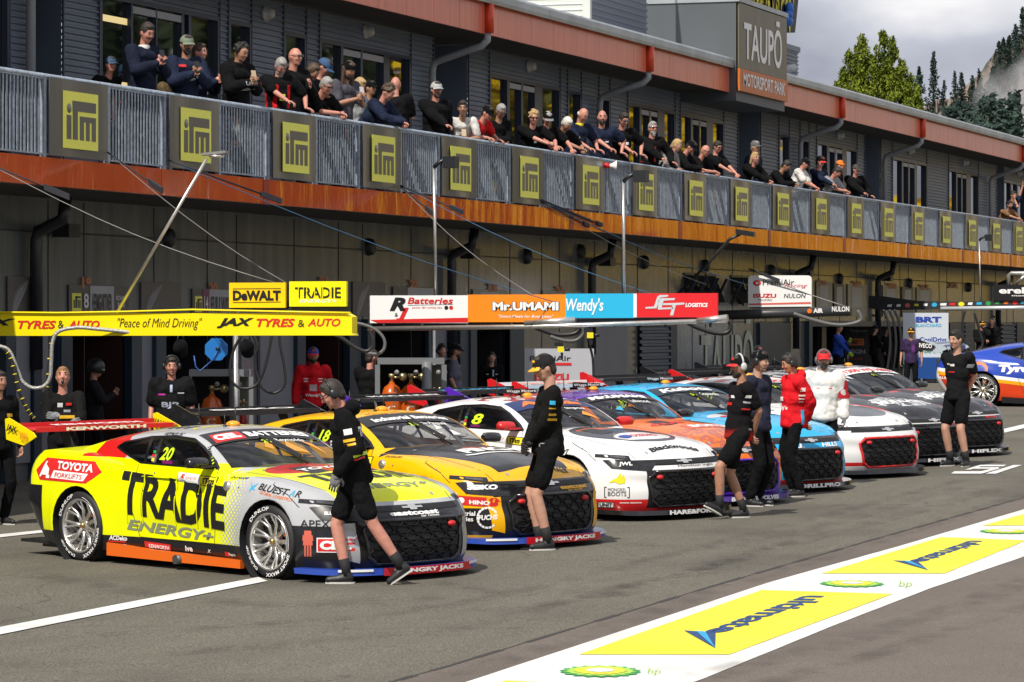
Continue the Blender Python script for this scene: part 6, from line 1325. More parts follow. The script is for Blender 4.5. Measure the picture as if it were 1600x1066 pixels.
# --- car 5: sky blue ---
cB = (.01, .40, .74)
paint = livery('paint_sky_blue', cB, [(cR, [(0, 0, -1, -.17), (1, 0, 0, 1.5)]), (cK, [(1, 0, 0, 2.0), (0, 0, -1, -.69), (0, 0, 1, .63)]), ((.60, .62, .64), [('ell', (1.1, -.42, .93), (.12, .22, .2))])])
c5 = car('sky blue race car fifth in the row, behind the man in the red jacket', paint, 1333, 763, splitter=GLOSSB, endp=mat('endplate_red', (1, 1, 1)), wing=mat('wing_white', (.7, .7, .72), .3))
common(c5, 'Kostecki', '50', 0)
d = Decal(); banner_ws(d, [(.03, .235, 0)]); d.text('Kubota', (.205, -.52), .95, .11, 'T', 1, .05, .1, .008, **TX); d.build('windscreen_banner', [mat('deep_teal_print', (.01, .03, .05), .4), WHITE], c5)
d = Decal(); d.text('BLUE', (1.28, -.55), .45, .08, 'T', 2, .03, 0, .005, .06, **TX); d.text('Nulon', (1.55, -.62), .60, .20, 'T', 0, .05, .2, .005, .06, **TX); d.text('pure gas', (1.95, -.10), .62, .09, 'T', 1, .01, 0, .005, .06, **TX); d.text('HILL', (-.52, .56), .34, .05, 'F', 0, .04, .2); d.text('HILLS', (.15, .56), .36, .05, 'F', 0, .04, .2); d.build('bonnet_lettering', [WHITE, mat('pale_blue_print', (.25, .55, .75), .4), RED], c5); splitter_text(c5, 'DRILLPRO', WHITE, None, -.42, .36, False)
d = Decal(); d.text('R2', (-.28, .30), .22, .08, 'Q', 0, .05, 0, .006); d.build('front_corner_prints', [WHITE], c5)
# --- car 6: white and charcoal ---
paint = livery('paint_white_and_charcoal', (.72, .72, .72), [((.10, .11, .12), [('ell', (1.52, 0, .9), (.52, .60, .3)), (0, 0, 1, .80)]), (cR, [(0, 0, -1, -.22), (0, 0, 1, .17), (1, 0, 0, 1.4)]), (cK, [(1, 0, 0, 2.0), (0, 0, -1, -.69), (0, 0, 1, .64)]), ((.30, .02, .03), [(1, 0, 0, .72), (-1, 0, 0, -1.12), (0, 0, 1, .92), ((0, -1), 'abs', 0, -.45)]), (cR, [(-1, 0, 0, -.1), (0, 0, 1, 1.24), ('wave', 5, .52)])])
c6 = car('white race car with charcoal bonnet oval and red grille edge, sixth in the row', paint, 1447, 741, gframe=mat('frame_red', (.60, .02, .02), .3), endp=mat('endplate_red', (1, 1, 1)))
common(c6, 'Golding', '31', 0); d = Decal(); d.text('LOGISTICS', (1.42, -.30), .72, .10, 'T', 0, .04, .1, .005, .06, **TX); d.text('nulon', (1.30, -.1), .5, .07, 'T', 1, .03, .1, .005, .06, **TX); d.build('bonnet_lettering', [WHITE, RED], c6)
d = Decal(); banner_ws(d, [(.03, .20, 0)]); d.text('ISUZU', (.175, -.45), .9, .08, 'T', 1, .04, 0, .008, **TX); d.build('windscreen_banner', [mat('white_screen_print', (.7, .7, .7), .5), RED], c6)
# --- cars 7 and 8: black, white and red twins ---
def twin(label, cx, cy, nm, no):
    paint = livery('paint_black_red_white', cK, [((.55, .55, .56), [('ell', (1.62, 0, .88), (.30, .62, .3)), ('wave', 7, .49)]), (cR, [('ell', (1.02, 0, .94), (.12, .56, .2))]), ((.35, .36, .37), [(-1, 0, 0, -.15), (0, 0, 1, 1.20), ('wave', 4, .47)]), (cR, [((.30, 1), 'abs', 0, 1.22), ((-.30, -1), 'abs', 0, -1.27), (0, 0, 1, .72)]), ((.6, .6, .6), [(1, 0, 0, 2.04), (0, 0, 1, .60), (0, 0, -1, -.645), ((0, -1), 'abs', 0, -.62)])])
    c = car(label, paint, cx, cy, splitter=GLOSSB, endp=mat('endplate_black', (.01, .01, .012), .3), gframe=GLOSSB)
    common(c, nm, no, 0); d = Decal(); banner_ws(d, [(.0, .23, 0)]); d.text('1300 WE HIRE', (.19, -.55), 1.1, .12, 'T', 1, .03, 0, .008, **TX); d.build('windscreen_banner', [mat('white_screen_print', (1, 1, 1)), RED], c)
    d = Decal(); d.text('MULCAHY', (1.75, -.55), 1.1, .16, 'T', 0, .05, .1, .005, .06, **TX); d.text('BALLARAT', (-.45, .565), .55, .032, 'F', 1, .03); d.text('MOTORS', (.14, .565), .3, .032, 'F', 2, .03); d.text('PTX', (-.3, -.3), .5, .1, 'T', 0, .03, 0, .005, **TX); d.build('bonnet_lettering', [WHITE, BLACK, RED], c); splitter_text(c, 'HIFLEX', WHITE, None, -.36, .36, False)
    dd = Decal(); [dd.poly([(s * .80, .16), (s * .86, .17), (s * .90, .36), (s * .83, .40)][::s], 'F', 0, .005) for s in (-1, 1)]; dd.build('front_corner_prints', [RED], c); return c
c7 = twin('black race car with white bonnet word and red stripe, seventh in the row', 1515, 723, 'Hill', '62'); c8 = twin('black and white race car eighth in the row, farthest of the nose out cars', 1579, 709, 'Jones', '96')
# --- car 9: blue, white and red, seen from the side ---
paint = livery('paint_blue_white_red', (.02, .06, .40), [(cW, [(-.12, 0, -1, -.50)]), ((.80, .38, .01), [(-.12, 0, -1, -.43)]), ((.62, .05, .01), [(-.12, 0, -1, -.36)]), (cW, [(-1, 0, -.6, 1.93)]), (cR, [(-1, 0, -.6, 2.05)])])
c9 = car('blue race car with red and orange lower flank, side on at the right edge', paint, 1467, 634, Fdir=RT * .93 - FW * .36, ref=(-2.3, -.9), splitter=GLOSSB, endp=mat('pale_wing', (.42, .48, .55), .3), wing=mat('pale_wing', (.42, .48, .55), .3))
d = Decal(); d.text('9', (-.36, 1.0), .10, .13, 'R', 0, .04, .1, .006); d.text('Tyrepower', (-1.05, .66), 1.5, .19, 'R', 1, .06, .1, .008); d.poly([(-1.45 + .19 * math.cos(k * .3142), .74 + .17 * math.sin(k * .3142)) for k in range(20)], 'R', 2, .004); d.poly([(-1.44 + .12 * math.cos(k * .3142), .75 + .10 * math.sin(k * .3142)) for k in range(20)], 'R', 3, .006); d.poly([(-1.95, .80), (-1.62, .78), (-1.6, .88), (-1.9, .93)], 'R', 4, .004); d.text('PTX', (-1.88, .80), .22, .08, 'R', 5, .05, .2, .007); d.text('ALERT', (-2.3, .55), .3, .05, 'R', 1, .03)
d.build('side_lettering', [LIME, WHITE, ORANGE, mat('emblem_blue', (.02, .06, .40), .4), YEL, BLACK], c9)
mb = MB(); mb.prism([(-2.74, 1.12), (-2.44, 1.14), (-2.36, 1.22), (-2.70, 1.35)], (0, -.96, 0), (1, 0, 0), (0, 0, 1), .012); put_text(mb, 'IVECO', (-2.70, -.962, 1.19), (.27, 0, -.02), (0, 0, .09), 1, .03); mb.build('wing_endplate', [BLACK, WHITE], c9)
# wing words on the cars behind
for c, t, m1 in ((c2, 'SEIKO', WHITE), (c3, 'MINECRAFT' if 0 else 'MACAULEY', WHITE), (c4, 'MR UMAMI', LBLUE), (c5, 'REGAN', ORANGE)):
    mb = MB(); put_text(mb, t, (-2.28, -.6, 1.252), (0, 1.2, 0), (-.13, 0, .006), 0, .05, lift=.006); mb.build('wing_lettering', m1, c)
for c in (c3, c4, c5):
    mb = MB(); mb.prism([(-.42, 1.33), (-.02, 1.30), (-.02, 1.335), (-.42, 1.40)][:0] or [(0, 0), (.44, 0), (.40, .05), (0, .07)], (-.30, -.30, 1.335), (.2, .98, .0), (0, 0, 1), .012); put_text(mb, 'Wagga Motors', (-.30, -.29, 1.345), (.084, .40, 0), (0, 0, .04), 1, .01, lift=.004); mb.build('roof_fin', [BLACK, WHITE], c)
# ================= people =================
def fabric(n, c, r=.85): return mat(n, c, r, noise=.25, nsc=9, bump=.9, bdist=.03, spec=.12, stretch=(1, 1, .6))
SKIN = [mat('skin_fair', (.50, .27, .19), .5, noise=.08, nsc=20), mat('skin_tanned', (.38, .19, .12), .5, noise=.1, nsc=20), mat('skin_ruddy', (.52, .23, .17), .5, noise=.1, nsc=20)]
F_BLK = fabric('black_cloth', (.0065, .0065, .0075), .95); F_NAVY = fabric('navy_cloth', (.014, .020, .045)); F_RED = fabric('red_cloth', (.50, .012, .015)); F_WHT = fabric('white_cloth', (.62, .61, .58)); F_GRY = fabric('charcoal_cloth', (.06, .06, .07)); F_LG = fabric('light_grey_cloth', (.35, .36, .36)); F_DEN = fabric('denim_cloth', (.045, .07, .13)); F_BRN = fabric('brown_cloth', (.20, .11, .05)); F_GRN = fabric('green_cloth', (.01, .22, .06)); F_TRS = fabric('dark_trousers', (.006, .006, .007), .95)
HAIR = {k: mat('hair_' + k, c, .6, noise=.3, nsc=60, bump=.6, bdist=.01) for k, c in dict(black=(.012, .010, .009), brown=(.06, .035, .02), grey=(.28, .27, .26), white=(.60, .58, .54), blond=(.40, .27, .12), dark=(.025, .018, .014), ginger=(.28, .14, .06)).items()}
SOLE = mat('shoe_sole', (.50, .49, .46), .6); SHOE = mat('black_shoe', (.014, .014, .016), .5); LENS = mat('sunglass_lens', (.01, .012, .015), .08, coat=1); EYEW = mat('eye_white', (.34, .30, .28), .4); LIP = mat('lip', (.35, .12, .10), .5); GLOVE = mat('grey_work_glove', (.16, .16, .17), .8, noise=.2, nsc=30)
FOLD = {}
for sz in (.10, .045): FOLD[sz] = bpy.data.textures.new('fold', 'CLOUDS'); FOLD[sz].noise_scale = sz; FOLD[sz].noise_depth = 1
def rotY(a): return Matrix.Rotation(a, 3, 'Y')
def rotZ(a): return Matrix.Rotation(a, 3, 'Z')
def capsule(mb, a, b, ra, rb, n=10):
    a = Vector(a); b = Vector(b); d = (b - a); L_ = d.length; d.normalize()
    pts = [a - d * ra * .92, a - d * ra * .7, a - d * ra * .35, a, a.lerp(b, .5), b, b + d * rb * .35, b + d * rb * .7, b + d * rb * .92]; rs = [ra * .38, ra * .71, ra * .94, ra, (ra + rb) / 2, rb, rb * .94, rb * .71, rb * .38]
    mb.tube(pts, rs, n)
def ik(S, T, a, b, hint):
    S = Vector(S); T = Vector(T); d = T - S; L_ = min(d.length, (a + b) * .995); T = S + d.normalized() * L_; d = d.normalized()
    x = (a * a - b * b + L_ * L_) / (2 * L_); h = math.sqrt(max(0, a * a - x * x)); hv = Vector(hint); hv = (hv - d * hv.dot(d)); hv = hv.normalized() if hv.length > 1e-4 else Vector((0, 0, 1)); return S + d * x + hv * h, T
def remeshed(name, mb, vox, mats, parent, smooth=3, M=None):
    me = mb.mesh('tmp', [m for m in gid(mats)]); o = bpy.data.objects.new('tmp', me)
    r = o.modifiers.new('r', 'REMESH'); r.mode = 'VOXEL'; r.voxel_size = vox; r.use_smooth_shade = True
    s = o.modifiers.new('s', 'SMOOTH'); s.factor = .5; s.iterations = smooth
    if smooth > 4:      # cloth: soft creases
        for sz, st in ((.10, .022), (.045, .009)):
            dm = o.modifiers.new('d', 'DISPLACE'); dm.texture = FOLD[sz]; dm.strength = st; dm.mid_level = .5
    out = evaluated(o); out.name = name; bpy.data.objects.remove(o); bpy.data.meshes.remove(me)
    if not out.materials: [out.materials.append(m) for m in gid(mats)]
    return out
def join_mesh(me, mb, mi=0):
    """adds loose shapes (fingers) to a finished body mesh"""
    v = [tuple(q.co) for q in me.vertices]; f = [tuple(p.vertices) for p in me.polygons]; k = len(v); m2 = bpy.data.meshes.new(me.name); m2.from_pydata(v + mb.v, [], f + [tuple(i + k for i in q) for q in mb.f])
    for m in me.materials: m2.materials.append(m)
    m2.polygons.foreach_set('use_smooth', [True] * len(m2.polygons)); m2.update(); bpy.data.meshes.remove(me); return m2
def hand(mb, W, d, side, curl=.6, pal=(0, 0, -1), s=1.0):
    """palm with four bent fingers and a thumb; W wrist, d hand direction, pal direction the palm faces"""
    d = Vector(d).normalized(); p = Vector(pal); p = (p - d * p.dot(d)); p = p.normalized() if p.length > 1e-3 else Vector((0, 0, -1)); c = d.cross(p) * side
    Mx = Matrix((d, c, p)).transposed(); mb.ell(W + d * .045 * s, (.052 * s, .042 * s, .018 * s), 10, 6, M=Mx)
    for i, (o, ln) in enumerate(((.030, .070), (.010, .078), (-.010, .073), (-.029, .058))):
        a = W + d * .085 * s + c * o * s; t1 = curl * .8; q1 = a + (d * math.cos(t1) + p * math.sin(t1)) * ln * .45 * s; t2 = curl * 1.9; q2 = q1 + (d * math.cos(t2) + p * math.sin(t2)) * ln * .33 * s; t3 = curl * 2.6; q3 = q2 + (d * math.cos(t3) + p * math.sin(t3)) * ln * .26 * s
        mb.tube([a - d * .02 * s, a, q1, q2, q3], [.009 * s, .0095 * s, .0088 * s, .008 * s, .0062 * s], 6)
    a = W + d * .025 * s + c * .036 * s; q1 = a + (d * .6 + c * .6 + p * .4).normalized() * .036 * s; q2 = q1 + (d * .85 + c * .1 + p * .5).normalized() * .032 * s; mb.tube([a - c * .01 * s, a, q1, q2], [.012 * s, .012 * s, .010 * s, .008 * s], 6)
def person(label, loc, yaw, top=None, H=None, lean=0., twist=0., head=(0, 0), feet=None, hands=('side', 'side'), skin=0, hair='brown', hstyle='short', shirt=F_BLK, sleeve='short', fit=.018, pants=F_TRS, plen='long', shoe=SHOE, cap=None, brim=None, shades=None, headset=False, gloves=None, beard=None, vox=.016, group=None, prints=(), railx=None, hood=False, mouth=False, collar=None, nohead_tilt=False, extra=None, legs=True, helmet=False, sidelean=0., glasses=False, socks=None, capback=False):
    vis = 1.0; e = empty('person', loc, yaw, label, 'person', group)
    # --- joints in a 1.80 m figure ---
    Rl = rotZ(twist) @ rotY(R(lean)) @ Matrix.Rotation(R(sidelean), 3, 'X'); P = Vector((-.10 * math.sin(R(lean)), 0, .95))
    if lean > 25: P.x -= .10
    tor = lambda x, y, z: P + Rl @ Vector((x, y, z))
    NB = tor(0, 0, .53); hy_, hp = R(head[0]), R(head[1]); Rh = rotZ(hy_) @ rotY(hp); nd = (Rl @ Vector((.12, 0, 1))).normalized(); nd = (nd + Vector((0, 0, .5))).normalized() if lean > 15 else nd
    HC = NB + nd * .09 + Rh @ Vector((.018, 0, .095)); hd = lambda x, y, z: HC + Rh @ Vector((x, y, z))
    sh = {s: tor(0, s * .185, .475) for s in (1, -1)}; hip = {s: P + Vector((0, s * .09, -.02)) for s in (1, -1)}
    feet = feet or [(0, .11, 0, 0), (0, -.11, 0, 0)]; ank, kn, ft = {}, {}, {}
    for s, f in zip((1, -1), feet):
        A = Vector((f[0] - .04, f[1], .085 + f[2])); hintk = Vector((1, .1 * s, 0)); kn[s], ank[s] = ik(hip[s], A, .45, .43, hintk); ft[s] = (f[3] if len(f) > 3 else 0, f[4] if len(f) > 4 else s * 8)
    el, wr, hdir, pal = {}, {}, {}, {}
    for s, h in zip((1, -1), hands):
        S = sh[s]
        if h == 'side': T = tor(.06, s * .27, -.04); hint = Rl @ Vector((-1, s * .3, 0)); hdr = Vector((.15, 0, -1)); pl_ = Vector((0, -s, 0))
        elif h == 'back': T = tor(-.17, s * .03, -.02 + .03 * s); hint = Rl @ Vector((-1, s * .9, 0)); hdr = Rl @ Vector((.0, -s * .7, -.5)); pl_ = Rl @ Vector((-1, 0, 0))
        elif h == 'hip': T = tor(.02, s * .20, .08); hint = Rl @ Vector((-.5, s * 1, 0)); hdr = Rl @ Vector((.3, -s * .5, -.6)); pl_ = Vector((0, -s, 0))
        elif h == 'crossed': T = tor(.205, -s * .05, .22 + .035 * s); hint = Rl @ Vector((.2, s * 1, -1)); hdr = Rl @ Vector((.1, -s, .1)); pl_ = Rl @ Vector((-1, 0, 0))
        elif h == 'phone': T = tor(.30, s * .035, .33); hint = Vector((-.2, s * .8, -1)); hdr = Rl @ Vector((.5, -s * .3, .6)); pl_ = Rl @ Vector((-.3, -s, 0))
        elif h == 'front': T = tor(.20, s * .05, .0); hint = Rl @ Vector((-.5, s * 1, 0)); hdr = Rl @ Vector((.3, -s * .8, -.3)); pl_ = Rl @ Vector((-1, 0, 0))
        elif h == 'face': T = hd(.09, s * .05, -.12); hint = Vector((.3, s * .6, -1)); hdr = Vector((0, 0, 1)); pl_ = Rh @ Vector((-1, 0, 0))
        elif h == 'rail' or h == 'elbows':
            rx = railx or .33; 
            if h == 'rail': T = Vector((rx - .02, s * .26, 1.045)); hint = Vector((-.3, s * .8, -.2)); hdr = Vector((.8, -s * .2, -.15)); pl_ = Vector((.1, 0, -1))
            else: T = Vector((rx + .13, s * .02, 1.07)); hint = Vector((-.3, s * 1.2, -.6)); hdr = Vector((.6, -s * .9, -.25)); pl_ = Vector((.3, 0, -1))
        elif h == 'up': T = Vector((.15, s * .32, 1.95)); hint = Vector((0, s, 0)); hdr = Vector((.1, 0, 1)); pl_ = Vector((1, 0, 0))
        else: T = Vector(h[:3]); hint = Vector(h[3]) if len(h) > 3 else Vector((-1, s * .4, -.3)); hdr = Vector(h[4]) if len(h) > 4 else Vector((.4, 0, -1)); pl_ = Vector(h[5]) if len(h) > 5 else Vector((0, -s, 0))
        el[s], wr[s] = ik(S, T, .285, .265, hint); hdir[s] = hdr; pal[s] = pl_
    # --- body ---
    b = MB()
    for (x, z, ax, ay, az) in ((0, -.02, .105, .150, .11), (0, .10, .098, .135, .12), (.005, .27, .112, .158, .16), (0, .40, .105, .165, .11)): b.ell(tor(x, 0, z), (ax, ay, az), 14, 8, M=Rl)
    capsule(b, tor(0, -.15, .46), tor(0, .15, .46), .058, .058); capsule(b, NB - nd * .04, NB + nd * .10, .058, .052)
    b.ell(HC, (.096, .076, .112), 14, 10, M=Rh); b.ell(hd(.022, 0, -.062), (.066, .056, .058), 12, 8, M=Rh); b.ell(hd(.062, 0, -.098), (.024, .026, .018), 8, 6, M=Rh)
    capsule(b, hd(.088, 0, .012), hd(.108, 0, -.028), .009, .014, 6); b.ell(hd(.080, 0, .030), (.018, .050, .012), 10, 6, M=Rh)
    for s in (1, -1): b.ell(hd(-.002, s * .080, -.01), (.020, .010, .030), 8, 6, M=Rh); b.ell(hd(.072, s * .038, -.028), (.020, .022, .02), 8, 6, M=Rh)
    for s in (1, -1):
        capsule(b, sh[s], el[s], .052, .040); capsule(b, el[s], wr[s], .042, .027)
        if legs: capsule(b, hip[s], kn[s], .082, .055); capsule(b, kn[s], kn[s].lerp(ank[s], .35), .055, .056); capsule(b, kn[s].lerp(ank[s], .35), ank[s], .056, .036)
    me = remeshed('body', b, vox, SKIN[skin], None); fg = MB()
    if not gloves:
        for s in (1, -1): hand(fg, wr[s], hdir[s], s, .6, pal[s])
    me = join_mesh(me, fg); bo = bpy.data.objects.new('body', me); link(bo, e)
    if gloves:
        for s in (1, -1): g = MB(); hand(g, wr[s], hdir[s], s, .55, pal[s], 1.15); capsule(g, wr[s] - hdir[s].normalized() * .04, wr[s] + hdir[s].normalized() * .02, .034, .034); g.build('glove', gloves, e)
    # --- face ---
    fc = MB()
    for s in (1, -1):
        if not shades: fc.ell(hd(.0855, s * .031, .012), (.008, .013, .0065), 8, 6, 0, M=Rh); fc.ell(hd(.0945, s * .031, .012), (.004, .0065, .0065), 6, 4, 1, M=Rh); fc.ell(hd(.093, s * .033, .034), (.007, .020, .005), 6, 4, 2, M=Rh)
    if mouth: fc.ell(hd(.078, 0, -.075), (.016, .020, .028), 10, 6, 1, M=Rh)
    else: fc.ell(hd(.084, 0, -.062), (.009, .023, .006), 8, 4, 3, M=Rh)
    fc.build('face', [EYEW, BLACK, HAIR['dark'], LIP], e)
    if shades or glasses:
        g = MB()
        for s in (1, -1): g.ell(hd(.098, s * .034, .012), (.008, .027, .019), 10, 6, 0, M=Rh); g.tube([hd(.092, s * .058, .018), hd(.03, s * .082, .016), hd(-.02, s * .082, .01)], .004, 5, 1)
        g.tube([hd(.100, -.03, .018), hd(.102, .03, .018)], .004, 5, 1); g.build('sunglasses', [shades or mat('clear_spectacles', (.10, .10, .11), .1), BLACK], e)
    if beard:
        g = MB(); g.ell(hd(.030, 0, -.075), (.064, .058, .052), 12, 8, M=Rh); g.ell(hd(.06, 0, -.105), (.034, .034, .030 * (2.0 if beard == 'grey' else 1)), 10, 6, M=Rh)
        me = remeshed('beard', g, .010, HAIR[beard], None, 1); o = bpy.data.objects.new('beard', me); link(o, e); mo = MB(); mo.ell(hd(.086, 0, -.047), (.010, .028, .008), 8, 4, M=Rh); mo.build('moustache', HAIR[beard], e)
    if hstyle == 'moustache': mo = MB(); mo.ell(hd(.089, 0, -.047), (.010, .030, .009), 8, 4, M=Rh); mo.build('moustache', HAIR[hair], e); hstyle = 'short'
    if hstyle != 'bald' and not helmet:
        g = MB(); rn = random.Random(hash(label) % 999 if 0 else len(label))
        if hstyle in ('short', 'long', 'bob', 'pony'): g.ell(hd(-.012, 0, .022), (.100, .084, .108), 16, 10, M=Rh); g.ell(hd(-.05, 0, -.03), (.058, .074, .07), 12, 8, M=Rh); g.ell(hd(.03, 0, .085), (.06, .06, .035), 10, 6, M=Rh)
        if hstyle == 'ring': g.ell(hd(-.03, 0, -.01), (.078, .083, .052), 14, 8, M=Rh)
        if hstyle == 'curly' or hstyle == 'big':
            for k in range(46):
                a = rn.uniform(0, 6.28); z = rn.uniform(-.3, 1); r_ = math.sqrt(max(0, 1 - z * z)); p = Vector((-.015 + .096 * r_ * math.cos(a), .084 * r_ * math.sin(a), .025 + .105 * z))
                if p.x > .055 and p.z < .075: continue
                g.ell(hd(*p), (.026,) * 3, 6, 5)
            g.ell(hd(-.015, 0, .03), (.095, .080, .10), 12, 8, M=Rh)
        if hstyle in ('long', 'bob', 'big'):
            ln = .26 if hstyle == 'long' else .12
            for s in (1, -1): capsule(g, hd(-.02, s * .075, .02), hd(-.03, s * .085, .0) + Vector((-.02, 0, -ln)), .030, .028)
            capsule(g, hd(-.07, 0, .02), hd(-.08, 0, 0) + Vector((-.03, 0, -ln)), .055, .05)
        if hstyle == 'pony': capsule(g, hd(-.09, 0, .03), hd(-.13, 0, -.14), .03, .018)
        me = remeshed('hair', g, .011, HAIR[hair], None, 1); o = bpy.data.objects.new('hair', me); link(o, e)
    if cap or helmet:
        g = MB(); z0 = .028
        vs = []; nu, nv = 18, 7; rr = (.108, .091, .098) if not helmet else (.135, .118, .135)
        for j in range(nv + 1):
            ph = (math.pi / 2 if not helmet else math.pi * .72) * j / nv
            for i in range(nu): a = 2 * math.pi * i / nu; vs.append(hd(-.006 + rr[0] * math.sin(ph) * math.cos(a), rr[1] * math.sin(ph) * math.sin(a), z0 + rr[2] * math.cos(ph)))
        g.add(vs, [(j * nu + i, (j + 1) * nu + i, (j + 1) * nu + (i + 1) % nu, j * nu + (i + 1) % nu) for j in range(nv) for i in range(nu)], 0, True)
        cm = cap or DKMETAL; co = g.build('cap' if not helmet else 'helmet', cm, e)
        if not helmet and brim != 'none':
            g = MB(); sg_ = -1 if capback else 1; n = 10; T_, B_ = [], []
            for j, f in enumerate((0, .5, 1)):
                for i in range(n + 1): a = -1.25 + 2.5 * i / n; x = (.085 + .085 * f * math.cos(a) ** .7) * 1 if 1 else 0; y = .085 * math.sin(a) * (1 + .02 * f); x = .055 + (.035 + .072 * f) * max(0, math.cos(a)); z = z0 + .006 - .020 * f - 1.6 * y * y; T_.append(hd(sg_ * x, y, z)); B_.append(hd(sg_ * x, y, z - .007))
            m_ = n + 1; fs = [(j * m_ + i, j * m_ + i + 1, (j + 1) * m_ + i + 1, (j + 1) * m_ + i) for j in range(2) for i in range(n)]; g.add(T_, fs, 0, True); g.add(B_, [f[::-1] for f in fs], 0, True)
            g.add([T_[2 * m_ + i] for i in range(m_)] + [B_[2 * m_ + i] for i in range(m_)], [(i, i + 1, m_ + i + 1, m_ + i) for i in range(n)], 0); g.build('brim', brim or cm, co)
            if brim and brim is not cm and not capback: g = MB(); g.ell(hd(.084, 0, .078), (.012, .030, .016), 10, 6, M=Rh); g.build('cap_badge', brim, co)
        if helmet: g = MB(); g.ell(hd(.085, 0, -.01), (.05, .085, .05), 12, 8, M=Rh); g.build('visor', LENS, co)
    if headset:
        g = MB(); pts = [hd(0, .092 * math.cos(a), .03 + .105 * math.sin(a)) for a in [math.pi * k / 12 for k in range(13)]]; g.tube(pts, .011, 6)
        for s in (1, -1): g.ell(hd(-.002, s * .098, -.005), (.038, .024, .046), 12, 8, M=Rh)
        g.tube([hd(.02, -.105, -.03), hd(.08, -.085, -.075), hd(.11, -.03, -.075)], .005, 5); g.build('headset', headset if headset is not True else DKMETAL, e)
    # --- clothes ---
    t = MB(); f = fit
    for (x, z, ax, ay, az) in ((0, .0, .112, .158, .12), (0, .12, .104, .142, .12), (.005, .27, .115, .162, .16), (0, .40, .108, .168, .10)): t.ell(tor(x, 0, z), (ax + f, ay + f, az + f * .5), 16, 10, M=Rl)
    t.tube([tor(0, 0, -.10), tor(0, 0, -.07), tor(0, 0, .05), tor(0, 0, .2)], [.11 + f, .135 + f, .13 + f, .11 + f], 16); capsule(t, tor(0, -.15, .455), tor(0, .15, .455), .064 + f * .6, .064 + f * .6)
    if hood: t.ell(NB + Rl @ Vector((-.09, 0, .03)), (.075, .11, .075), 12, 8, M=Rl); t.ell(NB + Rl @ Vector((.0, 0, .01)), (.085, .10, .045), 12, 8, M=Rl)
    for s in (1, -1):
        capsule(t, sh[s], el[s] if sleeve != 'short' else sh[s].lerp(el[s], .72), .060 + f, .050 + f * .9)
        if sleeve == 'long': capsule(t, el[s], wr[s].lerp(el[s], .06), .050 + f * .9, .036 + f * .6)
    me = remeshed('jacket' if sleeve == 'long' else 'shirt', t, vox, shirt, None, 9)
    if sleeve == 'arm': pass
    so_ = bpy.data.objects.new(me.name, me); link(so_, e)
    if prints:
        tree = BVHTree.FromPolygons([v.co for v in me.vertices], [tuple(p.vertices) for p in me.polygons]); pr = MB(); pm = []
        for q in prints:
            kind, mode, y, z, w_, h_, m_ = q[:7]; txt = q[7] if len(q) > 7 else None
            if m_ not in pm: pm.append(m_)
            mi = pm.index(m_); yd = 1 if mode in ('back', 'R') else -1
            v, fs = text_cells(txt, w_, h_, .03, 0, .03) if txt else patch([(0, 0), (w_, 0), (w_, h_), (0, h_)], .03)
            pts, ok = [], []
            for a, c in v:
                a2 = y + a - w_ / 2; c2 = z + c
                if mode == 'front': o, d = tor(.6, a2, c2), Rl @ Vector((-1, 0, 0))
                elif mode == 'back': o, d = tor(-.6, -a2, c2), Rl @ Vector((1, 0, 0))
                elif mode == 'R': o, d = tor(a2, -.8, c2), Rl @ Vector((0, 1, 0))
                else: o, d = tor(-a2, .8, c2), Rl @ Vector((0, -1, 0))
                hh = tree.ray_cast(o, d)
                if hh[0] is None: pts.append(Vector((0, 0, 0))); ok.append(0)
                else: n_ = hh[1] if hh[1].dot(d) < 0 else -hh[1]; pts.append(hh[0] + (n_ - d * .5) * .004); ok.append(1)
            pr.add(pts, [x for x in fs if all(ok[i] for i in x)], mi, True)
        pr.build('shirt_print', pm, so_)
    if collar: g = MB(); g.lathe([(.062, -.03), (.070, .0), (.066, .02)], NB, 'z', 14); g.build('collar', collar, e)
    if legs:
        t = MB(); t.ell(P + Vector((0, 0, -.02)), (.118, .162, .12), 14, 8)
        for s in (1, -1):
            if plen == 'short': capsule(t, hip[s], kn[s].lerp(hip[s], .26), .102, .088)
            else: capsule(t, hip[s], kn[s], .096, .072); capsule(t, kn[s], ank[s] + Vector((0, 0, .03)), .072, .060)
        me = remeshed('shorts' if plen == 'short' else 'trousers', t, vox, pants, None, 6); o = bpy.data.objects.new(me.name, me); link(o, e)
        for s in (1, -1):
            pt, yw = ft[s]; Mf = rotZ(R(yw)) @ rotY(R(pt)); A = ank[s]
            if socks: g = MB(); g.tube([A + Vector((0, 0, -.02)), A + (kn[s] - A).normalized() * .06, A + (kn[s] - A).normalized() * .13], [.044, .043, .048], 12); g.build('sock', socks, e)
            g = MB(); q = lambda x, y, z: A + Mf @ Vector((x, y, z))
            capsule(g, q(-.02, 0, -.035), q(.06, 0, -.04), .042, .042); capsule(g, q(.06, 0, -.045), q(.155, 0, -.052), .044, .032); capsule(g, A, q(-.01, 0, -.03), .044, .044)
            me = remeshed('shoe', g, .010, shoe, None, 1); o = bpy.data.objects.new('shoe', me); link(o, e)
            g = MB(); n = 16; ring = [(.055 + .128 * math.cos(2 * math.pi * k / n) , (.040 - .007 * math.cos(2 * math.pi * k / n)) * math.sin(2 * math.pi * k / n)) for k in range(n)]
            g.add([q(x, y, -.070) for x, y in ring] + [q(x * 1.01, y * 1.02, -.085) for x, y in ring], [(k, (k + 1) % n, n + (k + 1) % n, n + k) for k in range(n)] + [tuple(range(n, 2 * n))[::-1], tuple(range(n))]); g.build('sole', SOLE, o)
    topz = max((hd(.0, 0, .13 if not cap else .135)).z, 0)
    if top is not None: sc = (top - loc[2]) / topz; e.scale = (sc, sc, sc)
    e['_hx'] = 0; del e['_hx']
